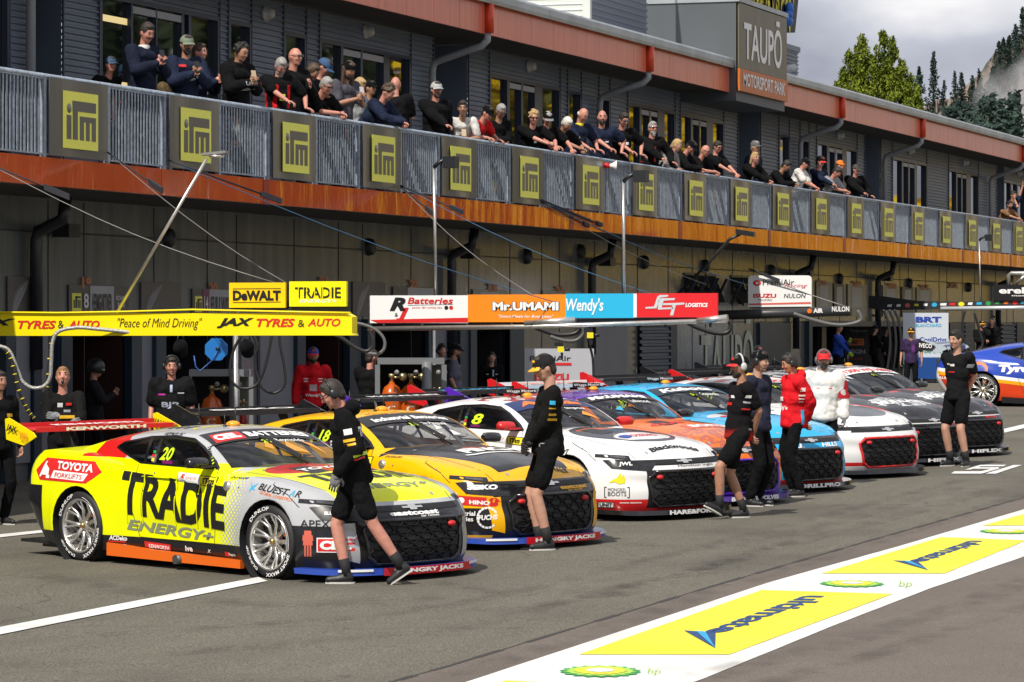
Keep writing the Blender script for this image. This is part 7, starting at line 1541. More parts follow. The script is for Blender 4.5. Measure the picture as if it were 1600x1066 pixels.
    return e, dict(wr=wr, el=el, hd=hd, tor=tor, HC=HC, top=topz, kn=kn)
def camyaw(a):
    v = -FW * math.cos(R(a)) - RT * math.sin(R(a)); return math.atan2(v.y, v.x)
def stand(label, px, py, topy, a, **kw):
    """someone on the apron: px, py where the feet are; topy where the top of the head is"""
    p = gp(px, py); d = FW.x * p.x + FW.y * p.y; return person(label, p, camyaw(a), top=CAMZ - (topy - HY) / F * d, **kw)
def behind(label, px, Y, topy, a, **kw):
    """someone by the garages whose feet are hidden: px and the line Y they stand on"""
    p = onY(px, 500, Y); p.z = G(p.x, p.y); d = FW.x * p.x + FW.y * p.y; return person(label, p, camyaw(a), top=CAMZ - (topy - HY) / F * d, **kw)
SHORTS = fabric('black_work_shorts', (.007, .007, .008), .95); SOCK = mat('black_sock', (.012, .012, .014), .8); AMB = mat('amber_trim', (.75, .42, .01), .5); P_WHITE = WHITE
# ---- the six at the front ----
person_prints = [('t', 'L', .02, .34, .07, .05, WHITE), ('t', 'L', .02, .28, .10, .025, AMB), ('t', 'L', .02, .245, .10, .02, AMB), ('t', 'L', .10, .14, .14, .02, LIME), ('t', 'L', .10, .115, .14, .015, RED), ('t', 'front', -.02, .24, .2, .07, WHITE, 'TRADIE'), ('t', 'back', 0, .30, .24, .09, WHITE, 'TRADIE'), ('t', 'back', 0, .14, .30, .03, LIME)]
stand('walking man in black hoodie and black shorts with headset in front of the lime car', 549, 913, 594, 88, lean=10, head=(4, 28), feet=[(-.40, .05, .05, 34, 0), (.08, -.06, 0, 0, 0)], hands=((.12, .25, .95, (-1, .3, 0), (.25, 0, -1), (0, -1, 0)), 'side'), skin=2, hair='dark', shirt=F_BLK, sleeve='long', fit=.03, hood=True, pants=SHORTS, plen='short', headset=DKMETAL, gloves=GLOVE, socks=SOCK, vox=.011, prints=person_prints, glasses=True)
blk = [('t', 'L', -.02, .37, .05, .035, LBLUE), ('t', 'L', -.01, .33, .08, .012, AMB), ('t', 'L', -.01, .27, .08, .02, AMB), ('t', 'L', -.01, .225, .10, .022, AMB), ('t', 'back', 0, .36, .16, .05, AMB, 'DEWALT'), ('t', 'L', -.06, -.02, .09, .04, GREYP, 'CX')]
stand('tall young man in black and amber cap standing before the amber car', 857, 859, 552, 80, lean=-2, head=(8, 18), feet=[(.06, .10, 0, 0, 10), (.10, -.08, 0, 0, -4)], hands=('front', 'front'), skin=0, hair='dark', shirt=fabric('black_team_shirt', (.008, .008, .008)), sleeve='long', fit=.014, pants=SHORTS, plen='short', cap=fabric('black_cap_cloth', (.015, .015, .016)), brim=mat('amber_brim', (.80, .40, .01), .5), gloves=mat('black_glove', (.012, .012, .014), .7), socks=SOCK, glasses=True, vox=.011, prints=blk)
redshade = mat('shirt_black_to_red', (.03, .028, .032), .95, spec=.1)
nt = redshade.node_tree; t_ = nt.nodes.new('ShaderNodeTexCoord'); s_ = nt.nodes.new('ShaderNodeSeparateXYZ'); r_ = nt.nodes.new('ShaderNodeValToRGB'); nt.links.new(t_.outputs['Object'], s_.inputs[0]); m_ = nt.nodes.new('ShaderNodeMapRange'); m_.inputs[1].default_value = .80; m_.inputs[2].default_value = 1.05; nt.links.new(s_.outputs[2], m_.inputs[0]); nt.links.new(m_.outputs[0], r_.inputs[0]); r_.color_ramp.elements[0].color = (.55, .02, .015, 1); r_.color_ramp.elements[0].position = .25; r_.color_ramp.elements[1].color = (.009, .008, .010, 1); r_.color_ramp.elements[1].position = .75; nt.links.new(r_.outputs[0], nt.nodes['Principled BSDF'].inputs['Base Color'])
stand('man in black shirt with red hem, kicking one foot forward', 1155, 810, 553, 72, lean=-4, head=(6, 2), feet=[(.30, .08, .05, -28, 8), (-.05, -.08, 0, 0, 0)], hands=('back', 'back'), skin=1, hair='dark', beard='dark', shirt=redshade, fit=.02, pants=SHORTS, plen='short', cap=F_BLK, brim=mat('red_brim', (.60, .02, .02), .5), headset=mat('white_headset', (.5, .5, .5), .4), socks=SOCK, shoe=SHOE, vox=.011, prints=[('t', 'front', .06, .36, .06, .03, WHITE), ('t', 'front', -.06, .36, .06, .03, RED), ('t', 'front', .0, .28, .14, .03, RED), ('t', 'L', .0, .37, .05, .03, WHITE), ('t', 'L', .0, .31, .07, .02, GREYP), ('t', 'L', .0, .24, .10, .014, RED), ('t', 'L', .08, .02, .06, .02, GREYP)])
stand('man in navy jacket with hands on hips behind the man kicking his foot', 1183, 791, 546, -60, head=(0, 5), hands=('hip', 'hip'), skin=0, hair='dark', shirt=fabric('navy_team_jacket', (.02, .022, .04)), sleeve='long', fit=.03, cap=F_BLK, headset=DKMETAL, brim='none', vox=.012, prints=[('t', 'L', 0, .35, .08, .03, WHITE), ('t', 'L', 0, .26, .08, .03, RED)])
behind('man in dark shirt and cap with bright red visor, standing beyond the sky blue car', 1184, 14.5, 540, -25, head=(0, 2), skin=2, hair='dark', shirt=F_NAVY, hands=('hip', 'side'), cap=F_BLK, brim=mat('red_brim', (1, 1, 1)), shades=mat('red_lens', (.5, .02, .02), .2), headset=DKMETAL, vox=.014, prints=[('t', 'front', .0, .30, .2, .05, WHITE, 'PremiAir'), ('t', 'front', .05, .18, .15, .03, mat('magenta_pad', (1, 1, 1))), ('t', 'front', .09, .38, .06, .02, WHITE)])
stand('man in red team jacket with headset standing by the sky blue car nose', 1240, 776, 552, 72, lean=0, head=(0, 16), hands=('back', 'back'), skin=1, hair='dark', hstyle='short', shirt=fabric('red_team_jacket', (.60, .012, .02)), sleeve='long', fit=.034, hood=True, headset=DKMETAL, vox=.012, prints=[('t', 'L', .02, .36, .055, .045, WHITE), ('t', 'L', .02, .30, .07, .018, WHITE), ('t', 'L', .02, .26, .07, .014, WHITE), ('t', 'L', .02, .225, .07, .012, GREYP), ('t', 'front', -.03, .12, .24, .06, WHITE, "Wendy's"), ('t', 'L', .05, -.05, .05, .18, LBLUE), ('t', 'front', -.02, .24, .10, .05, WHITE), ('t', 'L', .1, -.02, .04, .02, BLACK)])
stand('man in white puffer jacket with red sleeve panels and red cap, facing the camera', 1287, 758, 546, 2, head=(0, 0), hands=('side', 'side'), skin=1, hair='dark', beard='dark', shirt=mat('white_puffer', (.68, .66, .62), .6, noise=.06, nsc=10, bump=.35, bdist=.02), sleeve='long', fit=.05, hood=True, cap=mat('red_cap_cloth', (.58, .01, .015), .7), brim=mat('red_cap_cloth', (1, 1, 1)), shades=LENS, headset=mat('grey_headset', (.12, .12, .13), .5), gloves=GLOVE, vox=.012, prints=[('t', 'L', 0, .20, .14, .24, mat('red_panel', (.50, .01, .015), .7)), ('t', 'front', .08, .33, .04, .012, RED), ('t', 'front', -.08, .33, .05, .012, RED)])
stand('man in black and red polo shirt standing by the painted numeral', 1496, 729, 515, 42, head=(0, 8), feet=[(.02, .13, 0, 0, 14), (.02, -.12, 0, 0, -14)], hands=('back', 'back'), skin=0, hair='black', shirt=fabric('black_polo', (.008, .008, .009)), fit=.016, pants=SHORTS, plen='short', socks=SOCK, gloves=None, vox=.012, prints=[('t', 'L', .06, .02, .05, .24, RED), ('t', 'L', .11, .02, .02, .22, WHITE), ('t', 'front', .0, .28, .09, .012, RED), ('t', 'front', .0, .36, .07, .03, WHITE), ('t', 'L', 0, .34, .06, .05, GREYP), ('t', 'front', -.06, .38, .05, .02, WHITE)])
# ---- by the garages ----
behind('man at the far left edge in black top, mostly cut off by the picture edge', -3, 17.6, 578, -40, skin=1, hair='dark', shirt=F_BLK, sleeve='long', fit=.02, vox=.016, prints=[('t', 'front', .1, .3, .12, .04, AMB), ('t', 'R', .0, .2, .1, .06, WHITE)])
behind('yawning fair haired man in black and amber crew shirt with crossed arms', 98, 17.4, 572, -12, head=(-6, -12), mouth=True, hands=('crossed', 'crossed'), skin=2, hair='ginger', shirt=fabric('black_team_shirt', (1, 1, 1)), sleeve='long', gloves=mat('pale_glove', (.22, .23, .25), .8), fit=.02, vox=.013, prints=[('t', 'R', .0, .40, .07, .02, WHITE), ('t', 'R', .0, .35, .07, .015, RED), ('t', 'R', .0, .29, .08, .014, WHITE), ('t', 'R', .0, .23, .11, .018, AMB), ('t', 'front', -.04, .36, .06, .05, WHITE), ('t', 'front', .06, .38, .07, .03, RED), ('t', 'front', .04, .30, .08, .03, GREYP), ('t', 'front', .02, .23, .2, .035, AMB)])
behind('crew member in black helmet and race suit inside the left garage', 146, 20.2, 563, -95, head=(0, 8), hands=('phone', 'phone'), skin=1, shirt=fabric('black_race_suit', (.012, .012, .016)), sleeve='long', fit=.025, helmet=True, vox=.016, prints=[('t', 'L', .0, .30, .08, .03, WHITE), ('t', 'L', .05, .12, .04, .04, RED)])
behind('stocky man with headphones in a black polo shirt with large silver letters', 268, 17.8, 556, -4, head=(4, 6), hands=('side', 'side'), skin=2, hair='dark', shirt=fabric('black_polo', (1, 1, 1)), fit=.05, headset=DKMETAL, vox=.013, prints=[('t', 'front', .0, .17, .24, .085, mat('silver_blue_print', (.38, .42, .52), .4), 'BJR'), ('t', 'front', -.12, .34, .09, .02, mat('magenta_pad', (1, 1, 1))), ('t', 'front', .12, .36, .08, .016, WHITE), ('t', 'front', .0, .38, .03, .09, mat('pale_shirt_front', (.35, .42, .55), .7))])
behind('bearded man in red hooded top and blue and red cap in the third garage doorway', 489, 18.9, 541, -5, head=(0, 6), skin=1, hair='dark', beard='black', shirt=fabric('red_team_jacket', (1, 1, 1)), sleeve='long', fit=.035, hood=True, cap=mat('royal_blue_cap', (.02, .05, .30), .7), brim=mat('red_brim', (1, 1, 1)), vox=.014, prints=[('t', 'front', .0, .06, .24, .06, WHITE, "Wendy's"), ('t', 'front', .0, .16, .11, .10, mat('pink_white_print', (.60, .45, .48), .6)), ('t', 'front', -.11, .34, .07, .014, WHITE), ('t', 'front', .11, .34, .07, .014, WHITE), ('t', 'front', -.11, .30, .06, .014, WHITE), ('t', 'front', .11, .30, .05, .014, WHITE)])
behind('grey haired man in black jacket seen from behind by the orange gas bottles', 578, 18.0, 545, -150, head=(-25, 4), hands=('crossed', 'crossed'), skin=2, hair='dark', shirt=F_BLK, sleeve='long', fit=.04, vox=.015)
behind('crew man in headset looking out behind the man with the black cap and harness', 689, 19.6, 537, -30, skin=2, hair='dark', shirt=F_BLK, headset=DKMETAL, vox=.016)
behind('man in black cap and grey safety harness in profile', 709, 18.8, 536, -92, head=(0, 4), skin=1, hair='black', beard='dark', shirt=fabric('slate_harness_vest', (.10, .10, .14)), fit=.025, cap=F_BLK, vox=.014, prints=[('t', 'L', .06, .1, .05, .3, BLACK), ('t', 'L', .10, .1, .02, .3, WHITE), ('t', 'L', .13, .1, .02, .25, RED)])
behind('young woman with long dark hair in a black jacket by the fifth garage', 768, 19.4, 549, -8, head=(0, 0), hands=('front', 'side'), skin=0, hair='dark', hstyle='long', shirt=F_BLK, sleeve='long', fit=.02, vox=.014, prints=[('t', 'front', .02, .30, .035, .14, mat('pale_shirt_front', (1, 1, 1))), ('t', 'front', .1, .34, .05, .014, WHITE), ('t', 'front', -.1, .34, .05, .014, WHITE)])
behind('mechanic in blue and black suit with lime gloves in the dark garage', 1309, 19.0, 505, -70, head=(0, 4), hands=('phone', (.34, -.05, .98, (-.2, -1, 0), (.8, 0, -.8))), skin=1, hair='dark', shirt=fabric('royal_blue_suit', (.02, .06, .35)), sleeve='long', fit=.025, gloves=mat('lime_glove', (.35, .55, .02), .6), vox=.018, prints=[('t', 'L', 0, .3, .08, .06, WHITE), ('t', 'L', 0, .2, .1, .04, BLACK)])
behind('person in black jacket and cap looking right in the dark garage', 1366, 19.2, 508, -110, skin=1, hair='dark', shirt=F_BLK, sleeve='long', fit=.03, cap=F_BLK, hands=('crossed', 'crossed'), vox=.02, prints=[('t', 'L', 0, .28, .07, .05, GREYP)])
behind('person in black next to the garage shelves holding a hand to the face', 1384, 20.0, 512, -60, skin=1, hair='dark', shirt=F_BLK, sleeve='long', fit=.03, hands=('face', 'side'), vox=.02)
behind('man in purple tinged polo shirt and black cap before the white notice board', 1424, 16.2, 511, 12, skin=1, hair='dark', shirt=fabric('plum_black_polo', (.035, .02, .06)), fit=.025, cap=F_BLK, brim=mat('amber_brim', (1, 1, 1)), vox=.017, prints=[('t', 'front', .06, .2, .08, .2, mat('violet_cloth', (.10, .02, .14), .7))])
behind('man in black jacket and cap with a hand to his face behind the blue car', 1534, 17.4, 500, -8, skin=2, hair='dark', beard='dark', shirt=F_BLK, sleeve='long', fit=.04, cap=F_BLK, brim=mat('amber_brim', (1, 1, 1)), hands=('face', 'crossed'), vox=.018)
behind('bald man in black beside the man with the hand to his face', 1549, 18.4, 498, 10, skin=2, hstyle='bald', shirt=F_BLK, sleeve='long', fit=.04, vox=.018)
# ---- the balcony crowd ----
CG = 'spectators along the balcony railing'
phone_m = mat('phone_case_black', (.02, .02, .022), .2); phone_g = mat('phone_case_gold', (.55, .42, .28), .3); phone_w = mat('phone_case_white', (.6, .6, .6), .3)
def spect(label, px, topy, yaw, Yo=.42, lean=None, phone=None, plabel=None, hands=('rail', 'rail'), **kw):
    """px, topy: head place; yaw 0 looks straight out over the rail, + turns towards the right of the picture"""
    if yaw < 90: yaw = yaw * .6 - 48 + 14 * math.sin(px * 1.7); kw['head'] = (kw.get('head', (0, 0))[0] * .5 - 6, kw.get('head', (0, 0))[1])
    Yh = YF + Yo - (.30 if lean is None or lean > 12 else 0)
    for _ in range(2):
        hp_ = onY(px, topy, Yh); want = hp_.z - ZD
        best = 0
        if lean is None:
            Hh = kw.get('H', 1.76); ratio = want / (Hh * 1.0); 
            if ratio >= .985: best = 2
            else:
                c = max(.25, (want * 1.8 / Hh - 1.17) / .63); best = math.degrees(math.acos(min(1, c)))
        else: best = lean
        fwd = .72 * math.sin(R(best)) ; Yh = YF + Yo + .04 - fwd * .75
    kw.pop('H', None); wy = -math.pi / 2 + R(yaw)
    Yb = YF + max(Yo, .30); fx = Vector((math.cos(wy), math.sin(wy), 0)); X = onY(px, topy, Yb - fwd * .8).x - fx.x * fwd * .8
    D_ = Yb - YF - .03; fx_ = fx.x; nh = []
    for s, h in zip((1, -1), hands):
        if h in ('rail', 'elbows'):
            wv = Vector((s * (.24 if h == 'rail' else .06) + fx_ * .22, -(D_ - .01) if h == 'rail' else -(D_ + .11), 1.05)); lv = Matrix.Rotation(-wy, 3, 'Z') @ wv; dr = Matrix.Rotation(-wy, 3, 'Z') @ (Vector((0, -1, -.3)) if h == 'rail' else Vector((-s * .9, -.3, -.3)))
            nh.append((lv.x, lv.y, lv.z, (-.3, s * .9, -.5), tuple(dr), (.1, 0, -1)))
        else: nh.append(h)
    hands = nh
    e, J = person(label, Vector((X, Yb, ZD)), wy, top=None, lean=best, hands=hands, railx=(Yb - YF) / max(.8, math.cos(R(yaw))), group=CG, vox=kw.pop('vox', .017), legs=kw.pop('legs', False), **kw)
    hz = J['top']; p = onY(px, topy, Yb + (fx.y * J['HC'].x)); sc = (p.z - ZD) / hz; sc = max(.86, min(1.12, sc)); e.scale = (sc, sc, sc)
    # bring the head over its place along the rail
    hw = e.location + Vector((math.cos(wy) * J['HC'].x - math.sin(wy) * J['HC'].y, math.sin(wy) * J['HC'].x + math.cos(wy) * J['HC'].y, 0)) * sc; e.location.x += onY(px, topy, hw.y).x - hw.x
    if phone is not None:
        w0 = (J['wr'][1] + J['wr'][-1]) / 2 + Vector((.06, 0, .09)); w1 = Matrix.Rotation(wy, 3, 'Z') @ (w0 * sc) + e.location; q = empty('phone', w1, wy, plabel, 'phone', 'phones held up by spectators'); m_ = MB(); m_.obox((0, 0, 0), (.006, 0, .002), (0, .037, 0), (-.018, 0, .074)); m_.build('phone_case', phone, q); m_ = MB(); m_.obox((-.008, 0, 0), (.001, 0, 0), (0, .033, 0), (-.018, 0, .068)); m_.build('screen', LENS, q)
    return e
NAVJ = fabric('navy_jumper', (.010, .014, .03)); GRT = fabric('slate_tshirt', (.07, .07, .085))
spect('person in blue cap sitting low behind the rail beside the tall moustached man', 173, 97, 55, skin=2, hair='dark', shirt=F_BLK, cap=mat('faded_blue_cap', (.03, .07, .13), .8), hands=('side', 'side'), lean=30, Yo=.9)
spect('tall dark haired moustached man in navy jumper with white collar holding a phone', 230, 35, 12, Yo=.40, lean=3, head=(0, 22), phone=phone_m, plabel='black phone held by the moustached man in the navy jumper', hands=('phone', 'phone'), skin=2, hair='dark', hstyle='moustache', shirt=NAVJ, sleeve='long', fit=.03, collar=WHITE, vox=.014)
spect('man in sage green cap and mirrored glasses in a navy jacket holding a phone', 292, 53, 10, Yo=.40, lean=3, head=(0, 8), phone=phone_m, plabel='black phone held by the man in the sage green cap', hands=('phone', 'phone'), skin=1, hair='dark', beard='dark', shirt=F_NAVY, sleeve='long', fit=.04, cap=mat('sage_cap', (.16, .20, .14), .8), brim=mat('sage_cap', (1, 1, 1)), shades=mat('yellow_mirror_lens', (.45, .42, .03), .1, .5), vox=.014, prints=[('t', 'front', .0, .25, .06, .06, WHITE), ('t', 'front', -.1, .42, .1, .03, RED)])
spect('man in dark jacket half hidden behind the sage green cap', 312, 66, 60, Yo=.95, lean=3, skin=2, hair='brown', shirt=F_NAVY, sleeve='long', fit=.03, hands=('phone', 'phone'))
spect('curly black haired man in black hoodie holding a gold phone over the rail', 377, 67, 35, Yo=.38, lean=8, head=(20, 18), phone=phone_g, plabel='gold phone held over the rail by the black hoodie man', hands=('phone', 'phone'), skin=1, hair='black', hstyle='curly', shirt=F_BLK, sleeve='long', fit=.04, hood=True, vox=.014, prints=[('t', 'front', 0, .3, .2, .05, GREYP, 'UNITY'), ('t', 'front', 0, .22, .16, .04, GREYP)])
spect('grey haired man with long grey beard in red and black vest leaning on the rail', 439, 92, 25, head=(10, 40), skin=2, hair='grey', beard='grey', shirt=F_BLK, fit=.04, hands=('rail', 'rail'), vox=.014, prints=[('t', 'R', .0, .1, .08, .35, F_RED), ('t', 'front', -.1, .1, .05, .32, F_RED), ('t', 'front', .1, .1, .05, .32, F_RED), ('t', 'front', 0, .2, .08, .09, YEL), ('t', 'R', 0, .38, .1, .02, YEL)])
spect('bald man in black and red jacket looking away to the right', 461, 56, 60, Yo=.55, lean=4, head=(25, 5), skin=2, hstyle='bald', shades=LENS, shirt=F_BLK, sleeve='long', fit=.04, hands=('phone', 'side'), vox=.014, prints=[('t', 'R', 0, .05, .2, .06, F_RED), ('t', 'back', 0, .05, .2, .06, F_RED)])
spect('brown haired woman with head bowed beside the bald man in red and black', 489, 100, 30, head=(10, 35), skin=1, hair='brown', hstyle='bob', shirt=F_BLK, fit=.02, hands=('phone', 'phone'), Yo=.5)
spect('man in a blue baseball cap bowed over the rail', 507, 88, 50, Yo=.8, head=(15, 35), skin=2, hair='dark', shirt=F_BLK, cap=mat('denim_blue_cap', (.03, .08, .18), .8), brim=mat('denim_blue_cap', (1, 1, 1)), hands=('phone', 'side'))
spect('fair haired man in sunglasses leaning far over with a phone', 510, 121, 35, head=(15, 30), skin=2, hair='grey', shades=LENS, shirt=F_BLK, fit=.03, hands=('elbows', 'elbows'), prints=[('t', 'front', 0, .3, .1, .03, GREYP)], vox=.014)
spect('long haired man with goatee in slate T-shirt reading his phone', 545, 95, 35, Yo=.42, lean=8, head=(0, 25), phone=phone_w, plabel='pale phone read by the man in the slate T-shirt', skin=1, hair='brown', hstyle='long', beard='dark', shirt=GRT, fit=.03, cap=F_BLK, capback=True, hands=('phone', 'phone'), vox=.014, prints=[('t', 'front', 0, .28, .14, .03, WHITE, 'Vivian')])
spect('blond person looking down behind the slate T-shirt man', 562, 122, 40, Yo=.75, head=(10, 30), skin=2, hair='blond', hstyle='bob', shirt=F_LG, hands=('side', 'side'))
spect('man in black cap with only his head showing between the T-shirt and navy jacket', 578, 124, 60, Yo=.8, skin=1, hair='dark', shirt=F_BLK, cap=F_BLK, hands=('side', 'side'))
spect('curly brown haired person in navy jacket leaning with a drink', 607, 133, 35, head=(15, 35), skin=2, hair='brown', hstyle='curly', shirt=F_NAVY, sleeve='long', fit=.035, hands=('elbows', 'elbows'), vox=.014)
spect('bald man in black T-shirt turned away with a phone', 618, 118, 100, Yo=.5, lean=4, head=(10, 5), skin=2, hstyle='bald', shirt=F_BLK, fit=.04, hands=('phone', 'phone'), phone=phone_m, plabel='black phone held by the bald man in a plain black T-shirt')
spect('man in pale grey cap, blue mirror sunglasses and black jacket', 682, 126, 15, Yo=.42, lean=6, head=(-5, 2), skin=2, hair='dark', beard='brown', shirt=F_BLK, sleeve='long', fit=.045, cap=mat('pale_grey_cap', (.38, .38, .38), .8), brim=mat('pale_grey_cap', (1, 1, 1)), shades=mat('blue_mirror_lens', (.02, .18, .45), .1, .5), hands=('side', 'rail'), vox=.014)
spect('dark haired woman in white T-shirt photographing with a gold phone', 723, 156, -5, head=(-10, 10), phone=phone_g, plabel='gold phone held to the face by the woman in white', skin=1, hair='dark', hstyle='pony', shirt=F_WHT, fit=.02, hands=('phone', 'phone'), vox=.014)
spect('man in bright red team shirt and black cap leaning on the rail', 762, 165, 30, head=(10, 30), skin=2, hair='dark', shirt=F_RED, fit=.03, cap=F_BLK, hands=('rail', 'rail'), vox=.014, prints=[('t', 'R', 0, .36, .05, .03, WHITE), ('t', 'R', 0, .31, .05, .03, WHITE), ('t', 'R', 0, .26, .05, .03, WHITE), ('t', 'R', 0, .21, .05, .03, WHITE)])
spect('grey haired person in black behind the red shirted man', 783, 163, 30, Yo=.65, head=(5, 30), skin=1, hair='grey', shirt=F_BLK, sleeve='long', glasses=True, hands=('crossed', 'crossed'))
spect('person with shaggy blond grey hair and dark sunglasses in black', 834, 172, 5, head=(10, 15), skin=2, hair='blond', hstyle='curly', shades=LENS, shirt=F_BLK, fit=.03, hands=('elbows', 'elbows'), vox=.014, prints=[('t', 'front', .05, .3, .05, .05, WHITE)])
spect('man in black patterned cap leaning beside the shaggy blond person', 856, 174, 10, Yo=.5, head=(5, 25), skin=2, hair='grey', shirt=F_BLK, fit=.03, cap=F_BLK, brim=mat('grey_brim', (.2, .2, .2), .6), hands=('elbows', 'rail'), prints=[('t', 'front', 0, .3, .1, .03, WHITE), ('t', 'front', .05, .22, .05, .04, RED)])
spect('white haired man in green and black shirt bent over the rail', 886, 185, 45, head=(10, 45), skin=1, hair='white', shirt=F_BLK, fit=.03, hands=('elbows', 'elbows'), vox=.014, prints=[('t', 'R', 0, .12, .14, .30, F_GRN), ('t', 'R', .03, .12, .02, .3, WHITE), ('t', 'L', 0, .3, .12, .14, F_GRN)])
spect('balding white haired man in navy polo with yellow collar, head bowed', 911, 169, 30, head=(5, 32), lean=16, Yo=.40, skin=2, hair='white', hstyle='ring', shirt=F_NAVY, fit=.035, collar=YEL, hands=('rail', 'rail'), vox=.014, prints=[('t', 'front', -.08, .32, .04, .04, YEL)])
spect('bald heavy man in navy polo with small red crest facing the camera', 941, 171, 0, head=(-12, 4), lean=14, Yo=.40, skin=2, hstyle='bald', beard='dark', shirt=F_NAVY, fit=.04, hands=('rail', 'rail'), vox=.014, prints=[('t', 'front', -.07, .29, .04, .06, RED), ('t', 'front', .07, .31, .06, .02, WHITE)])
spect('dark haired man with glasses in black polo with white sleeve prints', 975, 176, 25, head=(10, 25), lean=14, Yo=.40, skin=2, hair='dark', glasses=True, shirt=F_BLK, fit=.04, hands=('rail', 'rail'), vox=.014, prints=[('t', 'R', 0, .34, .07, .04, WHITE), ('t', 'R', 0, .26, .08, .03, WHITE), ('t', 'front', .06, .3, .06, .04, WHITE), ('t', 'R', 0, .16, .1, .014, mat('pink_trim', (.6, .2, .25), .6))])
spect('grey haired man in sunglasses and black team jacket with red lanyard', 1020, 189, 15, head=(-5, 4), lean=8, Yo=.42, skin=2, hair='grey', beard='grey', shades=LENS, shirt=F_BLK, sleeve='long', fit=.04, hands=('rail', 'rail'), vox=.014, prints=[('t', 'front', 0, .12, .02, .28, RED), ('t', 'R', 0, .33, .08, .02, WHITE), ('t', 'R', 0, .27, .08, .02, WHITE), ('t', 'R', 0, .1, .1, .014, RED)])
spect('blond woman with tied hair in a grey and black top holding a coffee cup', 1058, 217, 40, head=(15, 20), skin=0, hair='blond', hstyle='pony', shirt=fabric('grey_marl_top', (.22, .21, .21)), sleeve='long', fit=.02, hands=('phone', 'phone'), prints=[('t', 'front', 0, .05, .22, .38, F_BLK), ('t', 'R', .05, .05, .1, .3, F_BLK)])
spect('man in black cap with bowed head beside the blond woman in grey', 1080, 221, 45, head=(10, 40), skin=2, hair='dark', shirt=F_BLK, sleeve='long', fit=.03, cap=F_BLK, hands=('elbows', 'elbows'))
spect('bald man in sunglasses and black shirt leaning on folded arms', 1102, 226, 30, head=(10, 25), skin=2, hstyle='bald', shades=LENS, shirt=F_BLK, fit=.03, hands=('elbows', 'elbows'))
spect('dark grey haired man in sunglasses leaning at the end of the group', 1121, 220, 15, head=(-5, 20), skin=2, hair='dark', shades=LENS, shirt=F_BLK, fit=.03, hands=('elbows', 'elbows'), prints=[('t', 'R', 0, .35, .07, .05, WHITE)])
spect('man in grey cap standing behind the blond woman with folded arms', 1180, 219, 30, Yo=.8, lean=2, skin=1, hair='grey', shirt=F_NAVY, sleeve='long', cap=mat('mid_grey_cap', (.10, .10, .10), .8), brim=mat('mid_grey_cap', (1, 1, 1)), hands=('side', 'side'))
spect('blond woman in black jacket leaning with folded arms by the dark recess', 1180, 237, 5, head=(-5, 5), skin=2, hair='blond', hstyle='bob', shirt=F_BLK, sleeve='long', fit=.03, hands=('elbows', 'elbows'), prints=[('t', 'front', 0, .15, .05, .22, F_LG)])
spect('dark haired person in black bent over at the start of the right group', 1229, 251, 60, head=(20, 35), skin=1, hair='black', shirt=F_BLK, sleeve='long', fit=.03, hands=('elbows', 'elbows'))
spect('man in white T-shirt and black cap leaning with forearms over the rail', 1258, 247, 60, head=(15, 30), skin=2, hair='black', shirt=F_WHT, fit=.04, cap=F_BLK, hands=('elbows', 'elbows'))
spect('man in navy jacket and black cap behind the white T-shirt', 1282, 243, 50, Yo=.6, head=(10, 15), skin=2, hair='dark', shirt=F_NAVY, sleeve='long', cap=F_BLK, brim=mat('red_brim', (1, 1, 1)), hands=('side', 'rail'))
spect('person in bright orange beanie behind the grey T-shirt man', 1313, 250, 50, Yo=.7, head=(5, 20), skin=2, hair='brown', shirt=F_BLK, sleeve='long', cap=mat('orange_beanie', (.75, .18, .01), .8, bump=.5, nsc=40), brim='none', hands=('side', 'side'))
spect('dark haired man in grey and white T-shirt leaning far forward', 1308, 262, 60, head=(20, 40), skin=2, hair='dark', shirt=fabric('grey_white_tshirt', (.28, .29, .31)), fit=.03, hands=('elbows', 'elbows'), prints=[('t', 'R', 0, .15, .1, .2, F_BLK)])
spect('man in black rain jacket and dark cap at the end of the crowd', 1338, 256, 10, head=(20, 10), lean=8, skin=2, hair='dark', shirt=F_BLK, sleeve='long', fit=.045, cap=mat('dark_olive_cap', (.05, .05, .045), .8), brim=mat('dark_olive_cap', (1, 1, 1)), hands=('rail', 'rail'), prints=[('t', 'front', .08, .3, .06, .012, WHITE)])
spect('bearded man in brown sleeveless top leaning at the right edge', 1578, 313, 15, head=(10, 10), skin=1, hair='black', beard='black', shirt=F_BRN, fit=.015, hands=('elbows', 'elbows'))
spect('person with arms raised behind the brown sleeveless top', 1583, 297, 20, Yo=.8, lean=2, skin=1, hair='black', shirt=F_NAVY, fit=.02, hands=('up', 'face'))
